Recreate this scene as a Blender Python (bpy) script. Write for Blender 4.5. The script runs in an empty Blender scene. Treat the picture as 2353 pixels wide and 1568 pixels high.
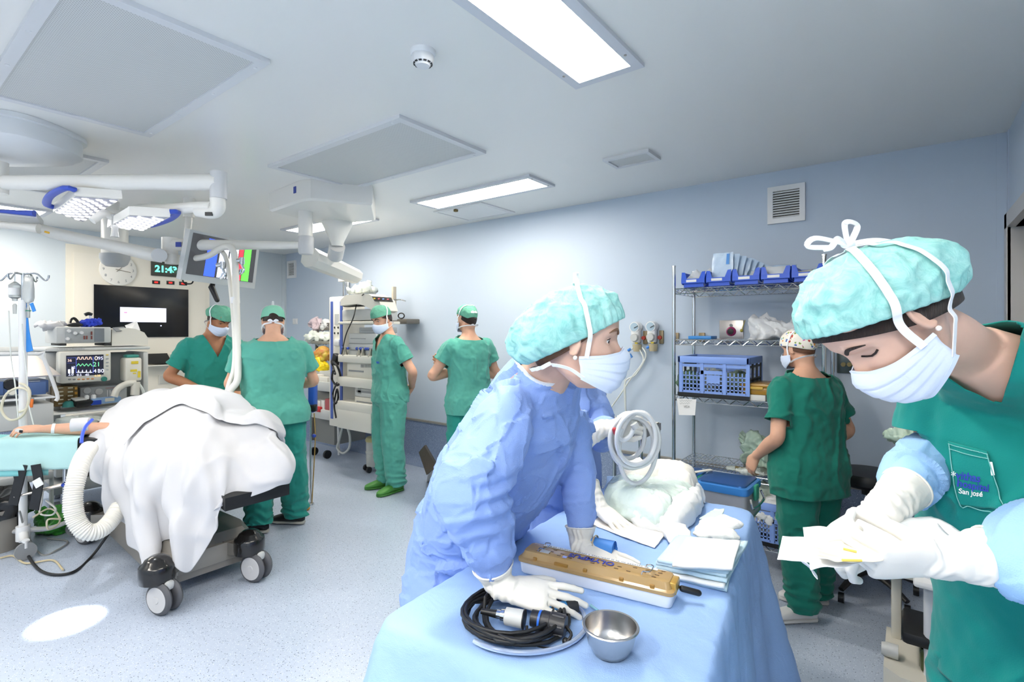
import bpy, bmesh, math, random
import numpy as np
from mathutils import Vector, Matrix
random.seed(7)
PI = math.pi
SC = bpy.context.scene
COL = SC.collection
# camera
F, CX, HY, CAMH, YAW = 1192.0, 1176.5, 760.0, 1.55, math.radians(37.5)
cam_data = bpy.data.cameras.new('camera')
cam_data.sensor_width = 36.0
cam_data.lens = F * 36.0 / 2353.0
cam_data.shift_y = (HY - 784.0) / 2353.0
cam_data.clip_start = 0.05
cam = bpy.data.objects.new('camera', cam_data)
COL.objects.link(cam)
cam.location = (0, 0, CAMH)
cam.rotation_euler = (PI / 2, 0, YAW)
SC.camera = cam
# world, exposure
SC.view_settings.view_transform = 'Standard'
SC.view_settings.look = 'None'
SC.view_settings.gamma = 1.0
SC.view_settings.use_curve_mapping = False
SC.view_settings.exposure = 0.44
world = bpy.data.worlds.new('world')
SC.world = world
world.use_nodes = True
world.node_tree.nodes['Background'].inputs[0].default_value = (1, 1, 1, 1)
world.node_tree.nodes['Background'].inputs[1].default_value = 0.05
LAMP_E = 30.0       # ceiling panels: emission strength of the diffusers
SC.cycles.max_bounces = 8; SC.cycles.diffuse_bounces = 4; SC.cycles.glossy_bounces = 3; SC.cycles.transmission_bounces = 6
SC.cycles.use_adaptive_sampling = True; SC.cycles.adaptive_threshold = .03
SC.cycles.caustics_reflective = False; SC.cycles.caustics_refractive = False
FLOOR_SPOT_W = 1.2   # watts of the head that spills onto the floor
SURGICAL_W = 2.0   # watts of each surgical light head
# measuring helpers
FWD = Vector((-math.sin(YAW), math.cos(YAW), 0)); RGT = Vector((math.cos(YAW), math.sin(YAW), 0)); UPV = Vector((0, 0, 1))
def U(u, v, Z):
 return FWD * Z + RGT * ((u - CX) / F * Z) + UPV * (CAMH + Z * (HY - v) / F)
def PZ(u, v, z):
 return U(u, v, (z - CAMH) * F / (HY - v))
def PY(u, v, Y):
 d = FWD + RGT * ((u - CX) / F); return U(u, v, Y / d.y)
def PX(u, v, X):
 d = FWD + RGT * ((u - CX) / F); return U(u, v, X / d.x)
def V(*a): return Vector(a)
# numpy noise
def _hash(ix, iy, iz):
 n = (ix * 374761393 + iy * 668265263 + iz * 1442695041) & 0xFFFFFFFF
 n = ((n ^ (n >> 13)) * 1274126177) & 0xFFFFFFFF
 return ((n ^ (n >> 16)) & 0xFFFF) / 32767.5 - 1.0
def vnoise(p):
 p = np.asarray(p, float); i = np.floor(p).astype(np.int64); f = p - i
 f = f * f * f * (f * (f * 6 - 15) + 10)
 r = 0
 for dx in (0, 1):
  for dy in (0, 1):
   for dz in (0, 1):
    w = (f[:, 0] if dx else 1 - f[:, 0]) * (f[:, 1] if dy else 1 - f[:, 1]) * (f[:, 2] if dz else 1 - f[:, 2])
    r = r + w * _hash(i[:, 0] + dx, i[:, 1] + dy, i[:, 2] + dz)
 return r
def fbm(p, o=3):
 p = np.asarray(p, float); a = 1.0; r = 0
 for k in range(o):
  r = r + a * vnoise(p * 2.0 ** k + 17.3 * k); a *= .5
 return r
def ridge(p, sharp=1.0):
 return (1 - np.abs(vnoise(p)) * 1.6) ** sharp if sharp == 1 else np.clip(1 - np.abs(vnoise(p)) * 1.6, 0, 1) ** sharp
def facet(p, seed=0):
 """distance-to-cells field of random planes: crisp creases like crumpled non-woven cloth"""
 p = np.asarray(p, float) + seed * 13.7
 i = np.floor(p).astype(np.int64); best = np.full(len(p), 1e9); val = np.zeros(len(p))
 for dx in (-1, 0, 1):
  for dy in (-1, 0, 1):
   for dz in (-1, 0, 1):
    c = i + np.array([dx, dy, dz])
    o = np.stack([_hash(c[:, 0], c[:, 1], c[:, 2] + k * 101) for k in range(6)], 1)
    q = c + .5 + .5 * o[:, :3]
    d = p - q
    d2 = (d * d).sum(1)
    m = d2 < best
    v = (d * o[:, 3:]).sum(1)
    best = np.where(m, d2, best); val = np.where(m, v, val)
 return np.sqrt(best), val
# materials
def lin(h):
 h = h.lstrip('#'); c = [int(h[i:i + 2], 16) / 255 for i in (0, 2, 4)]
 return tuple(x / 12.92 if x <= .04045 else ((x + .055) / 1.055) ** 2.4 for x in c) + (1,)
_mats = {}
def nt(m): return m.node_tree.nodes, m.node_tree.links
def M(name, col, rough=.5, metal=0.0, spec=.5, var=0.0, vscale=8.0, bump=0.0, bscale=40.0, btype='noise', sheen=0.0, trans=0.0, alpha=1.0, emit=None, estr=0.0, coat=0.0, sss=0.0, dark=None, stretch=(1, 1, 1)):
 if name in _mats: return _mats[name]
 m = bpy.data.materials.new(name); m.use_nodes = True; _mats[name] = m
 n, l = nt(m); b = n['Principled BSDF']
 b.inputs['Base Color'].default_value = lin(col)
 b.inputs['Roughness'].default_value = rough; b.inputs['Metallic'].default_value = metal
 b.inputs['Specular IOR Level'].default_value = spec
 b.inputs['Sheen Weight'].default_value = sheen
 b.inputs['Transmission Weight'].default_value = trans
 b.inputs['Alpha'].default_value = alpha
 b.inputs['Coat Weight'].default_value = coat
 if sss:
  b.inputs['Subsurface Weight'].default_value = sss
  b.inputs['Subsurface Radius'].default_value = (1, .35, .2); b.inputs['Subsurface Scale'].default_value = .006
 if emit:
  b.inputs['Emission Color'].default_value = lin(emit); b.inputs['Emission Strength'].default_value = estr
 if var or bump:
  tc = n.new('ShaderNodeTexCoord'); mp = n.new('ShaderNodeMapping'); mp.inputs['Scale'].default_value = stretch
  l.new(tc.outputs['Object'], mp.inputs[0])
 if var:
  t = n.new('ShaderNodeTexNoise'); t.inputs['Scale'].default_value = vscale; t.inputs['Detail'].default_value = 5
  mx = n.new('ShaderNodeMix'); mx.data_type = 'RGBA'
  c = lin(col); d = lin(dark) if dark else tuple(x * (1 - var) for x in c[:3]) + (1,)
  mx.inputs[6].default_value = d; mx.inputs[7].default_value = c
  r = n.new('ShaderNodeValToRGB'); r.color_ramp.elements[0].position = .35; r.color_ramp.elements[1].position = .65
  l.new(mp.outputs[0], t.inputs['Vector']); l.new(t.outputs[0], r.inputs[0]); l.new(r.outputs[0], mx.inputs[0]); l.new(mx.outputs[2], b.inputs['Base Color'])
 if bump:
  bp = n.new('ShaderNodeBump'); bp.inputs['Strength'].default_value = bump; bp.inputs['Distance'].default_value = .01
  if btype == 'noise':
   t = n.new('ShaderNodeTexNoise'); t.inputs['Scale'].default_value = bscale; t.inputs['Detail'].default_value = 4; o = t.outputs[0]
  elif btype == 'crease':
   t = n.new('ShaderNodeTexVoronoi'); t.feature = 'DISTANCE_TO_EDGE'; t.inputs['Scale'].default_value = bscale; o = t.outputs[0]
  else:
   t = n.new('ShaderNodeTexWave'); t.inputs['Scale'].default_value = bscale; t.inputs['Distortion'].default_value = 1.5; o = t.outputs[1]
  l.new(mp.outputs[0], t.inputs['Vector']); l.new(o, bp.inputs['Height']); l.new(bp.outputs[0], b.inputs['Normal'])
 return m
# objects
def root_of(o):
 while o.parent: o = o.parent
 return o
def thing(name, label, cat, loc=(0, 0, 0), rotz=0.0, group=None):
 o = bpy.data.objects.new(name, None); COL.objects.link(o)
 o.empty_display_size = .1
 o.location = loc; o.rotation_euler = (0, 0, rotz)
 return tag(o, label, cat, group)
def tag(o, label, cat, group=None, kind=None):
 o['label'] = label; o['category'] = cat
 if group: o['group'] = group
 if kind: o['kind'] = kind
 return o
def mkobj(name, verts, faces, mat, parent=None, smooth=True, world=True, loc=None, auto=None, mats=None, mi=None):
 """one mesh object; verts in world coordinates (world=True) or in the frame of the top-level thing"""
 v = np.array([tuple(p) for p in verts], float).reshape(-1, 3)
 o_loc = Vector((0, 0, 0))
 if parent is not None:
  if world:
   r = root_of(parent); L = np.array(r.location); a = r.rotation_euler.z
   v = v - L
   if a: c, s = math.cos(a), math.sin(a); v = np.stack([v[:, 0] * c + v[:, 1] * s, -v[:, 0] * s + v[:, 1] * c, v[:, 2]], 1)
 elif loc is not None:
  o_loc = Vector(loc)
  if world: v = v - np.array(o_loc)
 elif world and len(v):
  o_loc = Vector(((v[:, 0].min() + v[:, 0].max()) / 2, (v[:, 1].min() + v[:, 1].max()) / 2, v[:, 2].min()))
  v = v - np.array(o_loc)
 me = bpy.data.meshes.new(name)
 me.from_pydata(v.tolist(), [], [list(map(int, f)) for f in faces]); me.validate(); me.update()
 for m in (mats or [mat]): me.materials.append(m)
 if mi is not None and len(mi) == len(me.polygons):
  me.polygons.foreach_set('material_index', np.array(mi, dtype=np.int32))
 if smooth: me.polygons.foreach_set('use_smooth', np.ones(len(me.polygons), bool))
 o = bpy.data.objects.new(name, me); COL.objects.link(o)
 o.location = o_loc
 if parent is not None: o.parent = parent
 if auto:
  me.set_sharp_from_angle(angle=math.radians(auto))
 return o
def copy_tree(o, parent=None, loc=None, rotz=None, label=None):
 c = o.copy(); COL.objects.link(c)
 if parent is not None: c.parent = parent
 if loc is not None: c.location = loc
 if rotz is not None: c.rotation_euler = (0, 0, rotz)
 if label: c['label'] = label
 for ch in list(o.children): copy_tree(ch, c)
 return c
def rotm(rx=0, ry=0, rz=0):
 return (Matrix.Rotation(rz, 3, 'Z') @ Matrix.Rotation(ry, 3, 'Y') @ Matrix.Rotation(rx, 3, 'X'))
def frame(fwd, up=(0, 0, 1)):
 """3x3 with columns right, forward, up"""
 f = Vector(fwd).normalized(); r = f.cross(Vector(up)).normalized(); u = r.cross(f)
 return Matrix((r, f, u)).transposed()
def crs(pts, n):
 """Catmull-Rom resample of rows (any dimension) to n samples by parameter"""
 P = np.array([list(p) for p in pts], float)
 if len(P) == 2:
  t = np.linspace(0, 1, n)[:, None]; return P[0] * (1 - t) + P[1] * t
 Q = np.vstack([2 * P[0] - P[1], P, 2 * P[-1] - P[-2]])
 d = np.linalg.norm(P[1:, :3] - P[:-1, :3], axis=1); s = np.concatenate([[0], np.cumsum(d)]); s = s / s[-1]
 out = []
 for t in np.linspace(0, 1, n):
  k = min(np.searchsorted(s, t, side='right') - 1, len(P) - 2); u = (t - s[k]) / max(s[k + 1] - s[k], 1e-9)
  a, b, c, e = Q[k], Q[k + 1], Q[k + 2], Q[k + 3]
  out.append(.5 * ((2 * b) + (-a + c) * u + (2 * a - 5 * b + 4 * c - e) * u * u + (-a + 3 * b - 3 * c + e) * u ** 3))
 return np.array(out)
class MB:
 def __init__(s): s.v = []; s.f = []; s.mi = []
 def add(s, verts, faces, mi=0):
  o = len(s.v); s.v += [Vector(p) for p in verts]; s.f += [[i + o for i in f] for f in faces]; s.mi += [mi] * len(faces); return s
 def box(s, c, size, rot=None, bev=0.0, mi=0, seg=2):
  """axis box centred at c; rot a 3x3; bev a rounded-edge width"""
  hx, hy, hz = [d / 2 for d in size]; c = Vector(c)
  if bev <= 0:
   vs = [Vector((x, y, z)) for x in (-hx, hx) for y in (-hy, hy) for z in (-hz, hz)]
   fs = [(0, 1, 3, 2), (4, 6, 7, 5), (0, 4, 5, 1), (2, 3, 7, 6), (0, 2, 6, 4), (1, 5, 7, 3)]
  else:
   bm = bmesh.new(); bmesh.ops.create_cube(bm, size=1)
   for q in bm.verts: q.co = Vector((q.co.x * 2 * hx, q.co.y * 2 * hy, q.co.z * 2 * hz))
   bmesh.ops.bevel(bm, geom=bm.edges[:], offset=min(bev, hx * .98, hy * .98, hz * .98), segments=seg, profile=.5, affect='EDGES', clamp_overlap=True)
   bm.verts.index_update()
   vs = [q.co.copy() for q in bm.verts]; fs = [[q.index for q in f.verts] for f in bm.faces]; bm.free()
  if rot is not None: vs = [rot @ q for q in vs]
  return s.add([q + c for q in vs], fs, mi)
 def slab(s, p0, p1, bev=0.0, mi=0):
  a = Vector(p0); b = Vector(p1)
  return s.box((a + b) / 2, [abs(b[i] - a[i]) for i in range(3)], None, bev, mi)
 def sweep(s, path, rad, seg=12, ref=None, caps='flat', mi=0, closed=False, twist=0.0):
  """tube along path; rad scalar, list of r or list of (r_side, r_ref)"""
  P = [Vector(p[:3]) for p in path]; n = len(P)
  R = rad if isinstance(rad, (list, tuple, np.ndarray)) else [rad] * n
  R = [tuple(r) if isinstance(r, (list, tuple, np.ndarray)) else (r, r) for r in R]
  T = []
  for i in range(n):
   if closed: t = P[(i + 1) % n] - P[i - 1]
   else: t = P[min(i + 1, n - 1)] - P[max(i - 1, 0)]
   T.append(t.normalized() if t.length > 1e-9 else (T[-1] if T else Vector((0, 0, 1))))
  up = Vector(ref) if ref is not None else (Vector((0, 0, 1)) if abs(T[0].z) < .9 else Vector((0, 1, 0)))
  rings = []; nrm = None
  for i in range(n):
   if ref is not None: nn = up - T[i] * up.dot(T[i])
   else:
    nn = up - T[i] * up.dot(T[i]) if nrm is None else nrm - T[i] * nrm.dot(T[i])
   if nn.length < 1e-6: nn = T[i].orthogonal()
   nrm = nn.normalized(); b = T[i].cross(nrm)
   rings.append((P[i], b, nrm, R[i], T[i]))
  vs = []
  def ring(c, b, nn, r):
   for k in range(seg):
    a = 2 * PI * k / seg + twist
    vs.append(c + b * (math.cos(a) * r[0]) + nn * (math.sin(a) * r[1]))
  fs = []; nr = 0
  if caps == 'round' and not closed:
   c, b, nn, r, t = rings[0]
   for q in (80, 55, 28):
    a = math.radians(q); ring(c - t * (math.sin(a) * min(r)), b, nn, (r[0] * math.cos(a), r[1] * math.cos(a))); nr += 1
  for c, b, nn, r, t in rings: ring(c, b, nn, r); nr += 1
  if caps == 'round' and not closed:
   c, b, nn, r, t = rings[-1]
   for q in (28, 55, 80):
    a = math.radians(q); ring(c + t * (math.sin(a) * min(r)), b, nn, (r[0] * math.cos(a), r[1] * math.cos(a))); nr += 1
  m = nr if closed else nr - 1
  for i in range(m):
   j = (i + 1) % nr
   for k in range(seg):
    k2 = (k + 1) % seg
    fs.append((i * seg + k, i * seg + k2, j * seg + k2, j * seg + k))
  if not closed and caps != 'none':
   fs.append(list(range(seg))[::-1]); fs.append([(nr - 1) * seg + k for k in range(seg)])
  return s.add(vs, fs, mi)
 def tube(s, pts, r, n=None, seg=10, caps='flat', mi=0, ref=None):
  """smooth tube through points; r scalar or list per point"""
  if isinstance(r, (int, float)): r = [r] * len(pts)
  rr = [(x, x) if isinstance(x, (int, float)) else tuple(x) for x in r]
  n = n or max(2, (len(pts) - 1) * 8 + 1)
  Q = crs([tuple(p) + q for p, q in zip(pts, rr)], n)
  return s.sweep([q[:3] for q in Q], [(max(q[3], 1e-4), max(q[4], 1e-4)) for q in Q], seg, ref, caps, mi)
 def bar(s, a, b, r, seg=12, mi=0, caps='flat', ref=None):
  return s.sweep([a, b], r, seg, ref, caps, mi)
 def loft(s, rings, cap=True, mi=0, closed=False):
  m = len(rings[0]); vs = [p for r in rings for p in r]; fs = []
  for i in range(len(rings) - 1 + (1 if closed else 0)):
   j = (i + 1) % len(rings)
   for k in range(m):
    k2 = (k + 1) % m; fs.append((i * m + k, i * m + k2, j * m + k2, j * m + k))
  if cap: fs.append(list(range(m))[::-1]); fs.append([(len(rings) - 1) * m + k for k in range(m)])
  return s.add(vs, fs, mi)
 def lathe(s, prof, c=(0, 0, 0), axis=(0, 0, 1), seg=32, mi=0, cap=False):
  ax = Vector(axis).normalized(); x = ax.orthogonal().normalized(); y = ax.cross(x); c = Vector(c)
  rings = [[c + ax * h + x * (math.cos(2 * PI * k / seg) * r) + y * (math.sin(2 * PI * k / seg) * r) for k in range(seg)] for r, h in prof]
  return s.loft(rings, cap, mi)
 def grid(s, fn, nu, nv, mi=0, closed_u=False):
  vs = [fn(i / (nu if closed_u else nu - 1), j / (nv - 1)) for j in range(nv) for i in range(nu)]
  fs = [(j * nu + i, j * nu + (i + 1) % nu, (j + 1) * nu + (i + 1) % nu, (j + 1) * nu + i) for j in range(nv - 1) for i in range(nu if closed_u else nu - 1)]
  return s.add(vs, fs, mi)
 def prism(s, poly, off, mi=0):
  """closed polygon (3-D points) extruded by the vector off"""
  o = Vector(off); a = [Vector(p) for p in poly]; n = len(a)
  return s.add(a + [p + o for p in a], [list(range(n))[::-1], [n + k for k in range(n)]] + [(k, (k + 1) % n, n + (k + 1) % n, n + k) for k in range(n)], mi)
 def ball(s, c, r, seg=16, rings=10, rot=None, mi=0):
  r = r if isinstance(r, (tuple, list)) else (r, r, r); c = Vector(c)
  R = []
  for j in range(rings + 1):
   t = PI * (j + .02) / (rings + .04) if j in (0, rings) else PI * j / rings
   R.append([Vector((r[0] * math.sin(t) * math.cos(2 * PI * k / seg), r[1] * math.sin(t) * math.sin(2 * PI * k / seg), -r[2] * math.cos(t))) for k in range(seg)])
  if rot is not None: R = [[rot @ p for p in q] for q in R]
  return s.loft([[p + c for p in q] for q in R], True, mi)
 def xf(s, rot, off):
  s.v = [rot @ p + Vector(off) for p in s.v]; return s
 def build(s, name, mat, parent=None, smooth=True, world=True, loc=None, auto=40, mats=None):
  return mkobj(name, s.v, s.f, mat, parent, smooth, world, loc, auto if smooth else None, mats, s.mi if mats else None)
def fuse(mb, voxel, smooth=4, factor=.5):
 """voxel-union of closed overlapping shells -> (verts, faces, normals) as numpy"""
 me = bpy.data.meshes.new('tmp'); me.from_pydata([tuple(p) for p in mb.v], [], mb.f); me.update()
 bm = bmesh.new(); bm.from_mesh(me); bmesh.ops.recalc_face_normals(bm, faces=bm.faces[:]); bm.to_mesh(me); bm.free()
 o = bpy.data.objects.new('tmp', me); COL.objects.link(o)
 r = o.modifiers.new('r', 'REMESH'); r.mode = 'VOXEL'; r.voxel_size = voxel; r.adaptivity = 0
 if smooth:
  q = o.modifiers.new('s', 'SMOOTH'); q.factor = factor; q.iterations = smooth
 dg = bpy.context.evaluated_depsgraph_get(); m2 = bpy.data.meshes.new_from_object(o.evaluated_get(dg))
 nv = len(m2.vertices); v = np.empty(nv * 3); m2.vertices.foreach_get('co', v)
 nn = np.empty(nv * 3); m2.vertices.foreach_get('normal', nn)
 f = [list(p.vertices) for p in m2.polygons]
 bpy.data.objects.remove(o); bpy.data.meshes.remove(me); bpy.data.meshes.remove(m2)
 return v.reshape(-1, 3), f, nn.reshape(-1, 3)
def normals(v, f):
 me = bpy.data.meshes.new('tmp'); me.from_pydata(v.tolist(), [], f); me.update()
 nn = np.empty(len(v) * 3); me.vertices.foreach_get('normal', nn); bpy.data.meshes.remove(me)
 return nn.reshape(-1, 3)
def cut(v, f, planes, region=None):
 """bisect by planes [(co, no)], then delete what lies outside ALL planes' outer side (inside region)"""
 me = bpy.data.meshes.new('tmp'); me.from_pydata(np.asarray(v).tolist(), [], f); me.update()
 bm = bmesh.new(); bm.from_mesh(me)
 for co, no in planes:
  fs = [q for q in bm.faces if region is None or region(q.calc_center_median())]
  es = list({e for q in fs for e in q.edges}); vs = list({w for q in fs for w in q.verts})
  bmesh.ops.bisect_plane(bm, geom=vs + es + fs, plane_co=co, plane_no=no, dist=1e-5)
 dead = []
 for q in bm.faces:
  c = q.calc_center_median()
  if region is not None and not region(c): continue
  if all((c - Vector(co)).dot(Vector(no)) > 0 for co, no in planes): dead.append(q)
 bmesh.ops.delete(bm, geom=dead, context='FACES')
 bm.verts.index_update()
 v2 = np.array([tuple(q.co) for q in bm.verts]); f2 = [[q.index for q in p.verts] for p in bm.faces]
 bm.free(); bpy.data.meshes.remove(me)
 return v2, f2
def solid(o, t, off=-1):
 m = o.modifiers.new('thickness', 'SOLIDIFY'); m.thickness = t; m.offset = off; return o
def subsurf(o, n=1):
 m = o.modifiers.new('subdivision', 'SUBSURF'); m.levels = n; m.render_levels = n; return o
def text_obj(name, txt, size, mat, origin, xdir, ydir, parent=None, depth=.0006, align='CENTER', bold=0.0, spacing=1.0):
 """lettering as a mesh of its own, reading along xdir with its up along ydir"""
 cu = bpy.data.curves.new('tmp', 'FONT'); cu.body = txt; cu.size = size; cu.extrude = depth; cu.align_x = align; cu.align_y = 'CENTER'; cu.offset = bold; cu.space_character = spacing
 o = bpy.data.objects.new('tmp', cu); COL.objects.link(o)
 dg = bpy.context.evaluated_depsgraph_get(); me = bpy.data.meshes.new_from_object(o.evaluated_get(dg))
 x = Vector(xdir).normalized(); y = Vector(ydir).normalized(); z = x.cross(y); O = Vector(origin)
 vs = [O + x * q.co.x + y * q.co.y + z * (q.co.z) for q in me.vertices]; fs = [list(p.vertices) for p in me.polygons]
 bpy.data.objects.remove(o); bpy.data.curves.remove(cu); bpy.data.meshes.remove(me)
 return mkobj(name, vs, fs, mat, parent, False)
# == ROOM
XW, YW, XR, YF, HC = -7.5, 4.13, 0.45, -2.0, 2.7
def floor_mat(name, base, dk, lt, rough=.28):
 m = M(name, base, rough, spec=.5); n, l = nt(m); b = n['Principled BSDF']
 tc = n.new('ShaderNodeTexCoord')
 def speck(scale, lo, hi):
  t = n.new('ShaderNodeTexVoronoi'); t.inputs['Scale'].default_value = scale; t.feature = 'F1'
  l.new(tc.outputs['Object'], t.inputs['Vector'])
  r = n.new('ShaderNodeValToRGB'); r.color_ramp.elements[0].position = lo; r.color_ramp.elements[1].position = hi
  r.color_ramp.elements[0].color = (1, 1, 1, 1); r.color_ramp.elements[1].color = (0, 0, 0, 1)
  l.new(t.outputs['Distance'], r.inputs[0]); return r.outputs[0]
 prev = None
 big = n.new('ShaderNodeTexNoise'); big.inputs['Scale'].default_value = 55; big.inputs['Detail'].default_value = 3
 l.new(tc.outputs['Object'], big.inputs['Vector'])
 mx = n.new('ShaderNodeMix'); mx.data_type = 'RGBA'; mx.inputs[6].default_value = lin(base); mx.inputs[7].default_value = lin(lt)
 l.new(big.outputs[0], mx.inputs[0]); prev = mx.outputs[2]
 for sc, lo, hi, c in ((70, .12, .2, dk), (110, .1, .18, '#6f80a4'), (90, .13, .2, '#e8eef8')):
  m2 = n.new('ShaderNodeMix'); m2.data_type = 'RGBA'; l.new(speck(sc, lo, hi), m2.inputs[0]); l.new(prev, m2.inputs[6]); m2.inputs[7].default_value = lin(c); prev = m2.outputs[2]
 l.new(prev, b.inputs['Base Color'])
 return m
m_floor = floor_mat('speckled_vinyl', '#afbbce', '#3e4a66', '#bbc6d7')
m_wains = floor_mat('speckled_blue_skirting', '#7e8fae', '#34425f', '#8a9bb8', .45)
m_wall = M('pale_blue_wall', '#c0cddd', .5, spec=.3, bump=.06, bscale=220)
m_wall_l = M('pale_grey_blue_wall', '#cdd6dc', .5, spec=.3, bump=.04, bscale=220)
m_ceil = M('white_ceiling_paint', '#ebeae6', .3, spec=.45)
m_white = M('white_enamel', '#e4e5e6', .35)
m_white2 = M('warm_white_plastic', '#e2ded3', .4)
m_cream = M('cream_panel', '#ebe5d6', .45)
m_steel = M('brushed_steel', '#b4aeaa', .32, 1.0, bump=.03, bscale=60, stretch=(1, 1, 12))
m_chrome = M('chrome', '#d2d4d6', .12, 1.0)
m_dark = M('dark_gap', '#2b2c2e', .6)
m_grey = M('grey_plastic', '#8d9093', .5)
m_black = M('black_plastic', '#141517', .4)
m_blue = M('blue_plastic', '#2447b4', .4)
def wallplane(name, pts, mat):
 o = mkobj(name, pts, [(0, 1, 2, 3)], mat, None, False); o['kind'] = 'structure'; return o
def struct(o): o['kind'] = 'structure'; return o
mb = MB(); mb.slab((XW - .1, YF - .1, -.1), (XR + .6, YW + .1, 0)); struct(mb.build('floor', m_floor, smooth=False))
mb = MB(); mb.slab((XW - .1, YF - .1, HC), (XR + .6, YW + .1, HC + .1)); struct(mb.build('ceiling', m_ceil, smooth=False))
mb = MB(); mb.slab((XW - .1, YW, 0), (XR + .6, YW + .1, HC)); struct(mb.build('wall_back', m_wall, smooth=False))
mb = MB(); mb.slab((XW - .1, YF - .1, 0), (XW, YW, HC)); struct(mb.build('wall_left', m_wall_l, smooth=False))
mb = MB(); mb.slab((XW, YF - .1, 0), (XR + .6, YF, HC)); struct(mb.build('wall_front', m_wall, smooth=False))
D0, D1, DH = 2.45, 3.9, 2.11
m_door = M('satin_door_steel', '#cfcbc8', .45, .55, bump=.03, bscale=60, stretch=(1, 1, 12))
mb = MB(); mb.slab((XR, D1, 0), (XR + .35, YW, HC)); mb.slab((XR, YF, 0), (XR + .35, D0, HC)); mb.slab((XR, D0, DH), (XR + .35, D1, HC))
struct(mb.build('wall_right', m_wall, smooth=False))
mb = MB(); mb.slab((XR - .03, D1 - .03, 0), (XR + .36, D1, DH + .03)); mb.slab((XR - .03, D0, 0), (XR + .36, D0 + .03, DH + .03)); mb.slab((XR - .03, D0, DH), (XR + .36, D1, DH + .03))
mb.slab((XR - .035, D1 - .03, 0), (XR - .03 + .012, D1 + .05, DH + .08)); mb.slab((XR - .035, D0 - .05, 0), (XR - .018, D0 + .03, DH + .08)); mb.slab((XR - .035, D0 - .05, DH), (XR - .018, D1 + .05, DH + .08))
struct(mb.build('trim_1', m_door, smooth=False))
mb = MB(); mb.slab((XR + .36, D0, 0), (XR + .41, D1, DH + .03)); d = struct(mb.build('door_1', m_door, smooth=False))
hb = MB(); hb.tube([(XR + .36, 2.75, .95), (XR + .31, 2.75, .97), (XR + .31, 2.75, 1.25), (XR + .36, 2.75, 1.27)], .012); hb.build('door_handle', m_chrome, d)
mb = MB(); mb.slab((XR - .05, YW - .006, .5), (XR, YW, HC)); mb.slab((XR - .006, YW - .05, .5), (XR, YW, HC)); struct(mb.build('trim_2', m_wall, smooth=False))
mb = MB(); mb.slab((XW, YW - .05, .5), (XW + .006, YW, HC)); mb.slab((XW, YW - .006, .5), (XW + .05, YW, HC)); struct(mb.build('trim_3', m_wall_l, smooth=False))
def upstand(name, pts, capname):
 a, b, nrm = [Vector(p) for p in pts]
 prof = [(.004, .5), (.004, .1), (.012, .06), (.03, .03), (.06, .012), (.1, .001), (0, .0005), (0, .5)]
 mb = MB(); mb.loft([[p + nrm * d + V(0, 0, h) for d, h in prof] for p in (a, b)], True); struct(mb.build(name, m_wains, auto=60))
 mb = MB(); mb.loft([[p + nrm * d + V(0, 0, h) for d, h in [(0, .495), (.012, .495), (.012, .515), (0, .52)]] for p in (a, b)], True); struct(mb.build(capname, M('grey_cap_strip', '#8f8d88', .5), smooth=False))
upstand('baseboard_back', ((XW, YW, 0), (XR, YW, 0), (0, -1, 0)), 'trim_4')
upstand('baseboard_left', ((XW, YF, 0), (XW, YW, 0), (1, 0, 0)), 'trim_5')
# ceiling: lamps, vents, detector, hatch
m_lamp = M('lamp_diffuser', '#ffffff', .5, emit='#fff7ea', estr=LAMP_E)
m_lamp_dim = M('lamp_diffuser_dim', '#ffffff', .5, emit='#fff7ea', estr=LAMP_E * .88); m_lamp_hi = M('lamp_diffuser_bright', '#ffffff', .5, emit='#fff7ea', estr=LAMP_E * 1.12)
m_frame = M('lamp_frame_paint', '#d2d4da', .4)
def ceil_lamp(x0, x1, y0, y1, label):
 lm = m_lamp_dim if y0 > 2 else m_lamp_hi if y0 < -.5 and x0 > -4 else m_lamp
 t = thing('ceiling_lamp', label, 'ceiling lamp', ((x0 + x1) / 2, (y0 + y1) / 2, HC), 0, 'recessed ceiling lamps')
 f = MB(); w = .045; z0 = HC - .018
 f.slab((x0 - w, y0 - w, z0), (x1 + w, y0, HC)); f.slab((x0 - w, y1, z0), (x1 + w, y1 + w, HC)); f.slab((x0 - w, y0, z0), (x0, y1, HC)); f.slab((x1, y0, z0), (x1 + w, y1, HC))
 f.build('frame', m_frame, t, False)
 g = MB(); g.slab((x0, y0, HC - .012), (x1, y1, HC - .002)); g.build('diffuser', lm, t, False)
 for sx in (0.08, .92):
  for (px, py) in ((x0 - w / 2, y0 + (y1 - y0) * sx), (x1 + w / 2, y0 + (y1 - y0) * sx)):
   s = MB(); s.lathe([(.0001, 0), (.006, .001), (.006, .005)], (px, py, z0 - .004), (0, 0, 1), 10); s.build('screw', m_steel, t)
 return t
ceil_lamp(-1.2, -.95, .85, 2.07, 'bright long ceiling lamp at the top edge above the woman in the blue gown')
ceil_lamp(-3.47, -2.26, 3.14, 3.4, 'bright ceiling lamp between the square vent and the hatch near the long blue wall')
ceil_lamp(-5.6, -4.38, 3.1, 3.36, 'bright ceiling lamp partly hidden behind the ceiling pendant column')
ceil_lamp(-6.82, -6.55, -.05, 1.22, 'bright ceiling lamp behind the surgical light near the cream panel wall')
ceil_lamp(-3.47, -2.26, -1.1, -.84, 'bright ceiling lamp behind the camera over the open floor')
ceil_lamp(-5.6, -4.38, -1.1, -.84, 'bright ceiling lamp behind the camera towards the cream panel wall')
ceil_lamp(-1.2, -.95, -1.5, -.28, 'bright ceiling lamp behind the camera in line with the one above the gowned woman')
ceil_lamp(0, .25, -1.4, -.18, 'added unseen fill lamp behind the camera close to the door wall')  # unseen extra lamp, added to brighten the figures on the right
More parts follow.
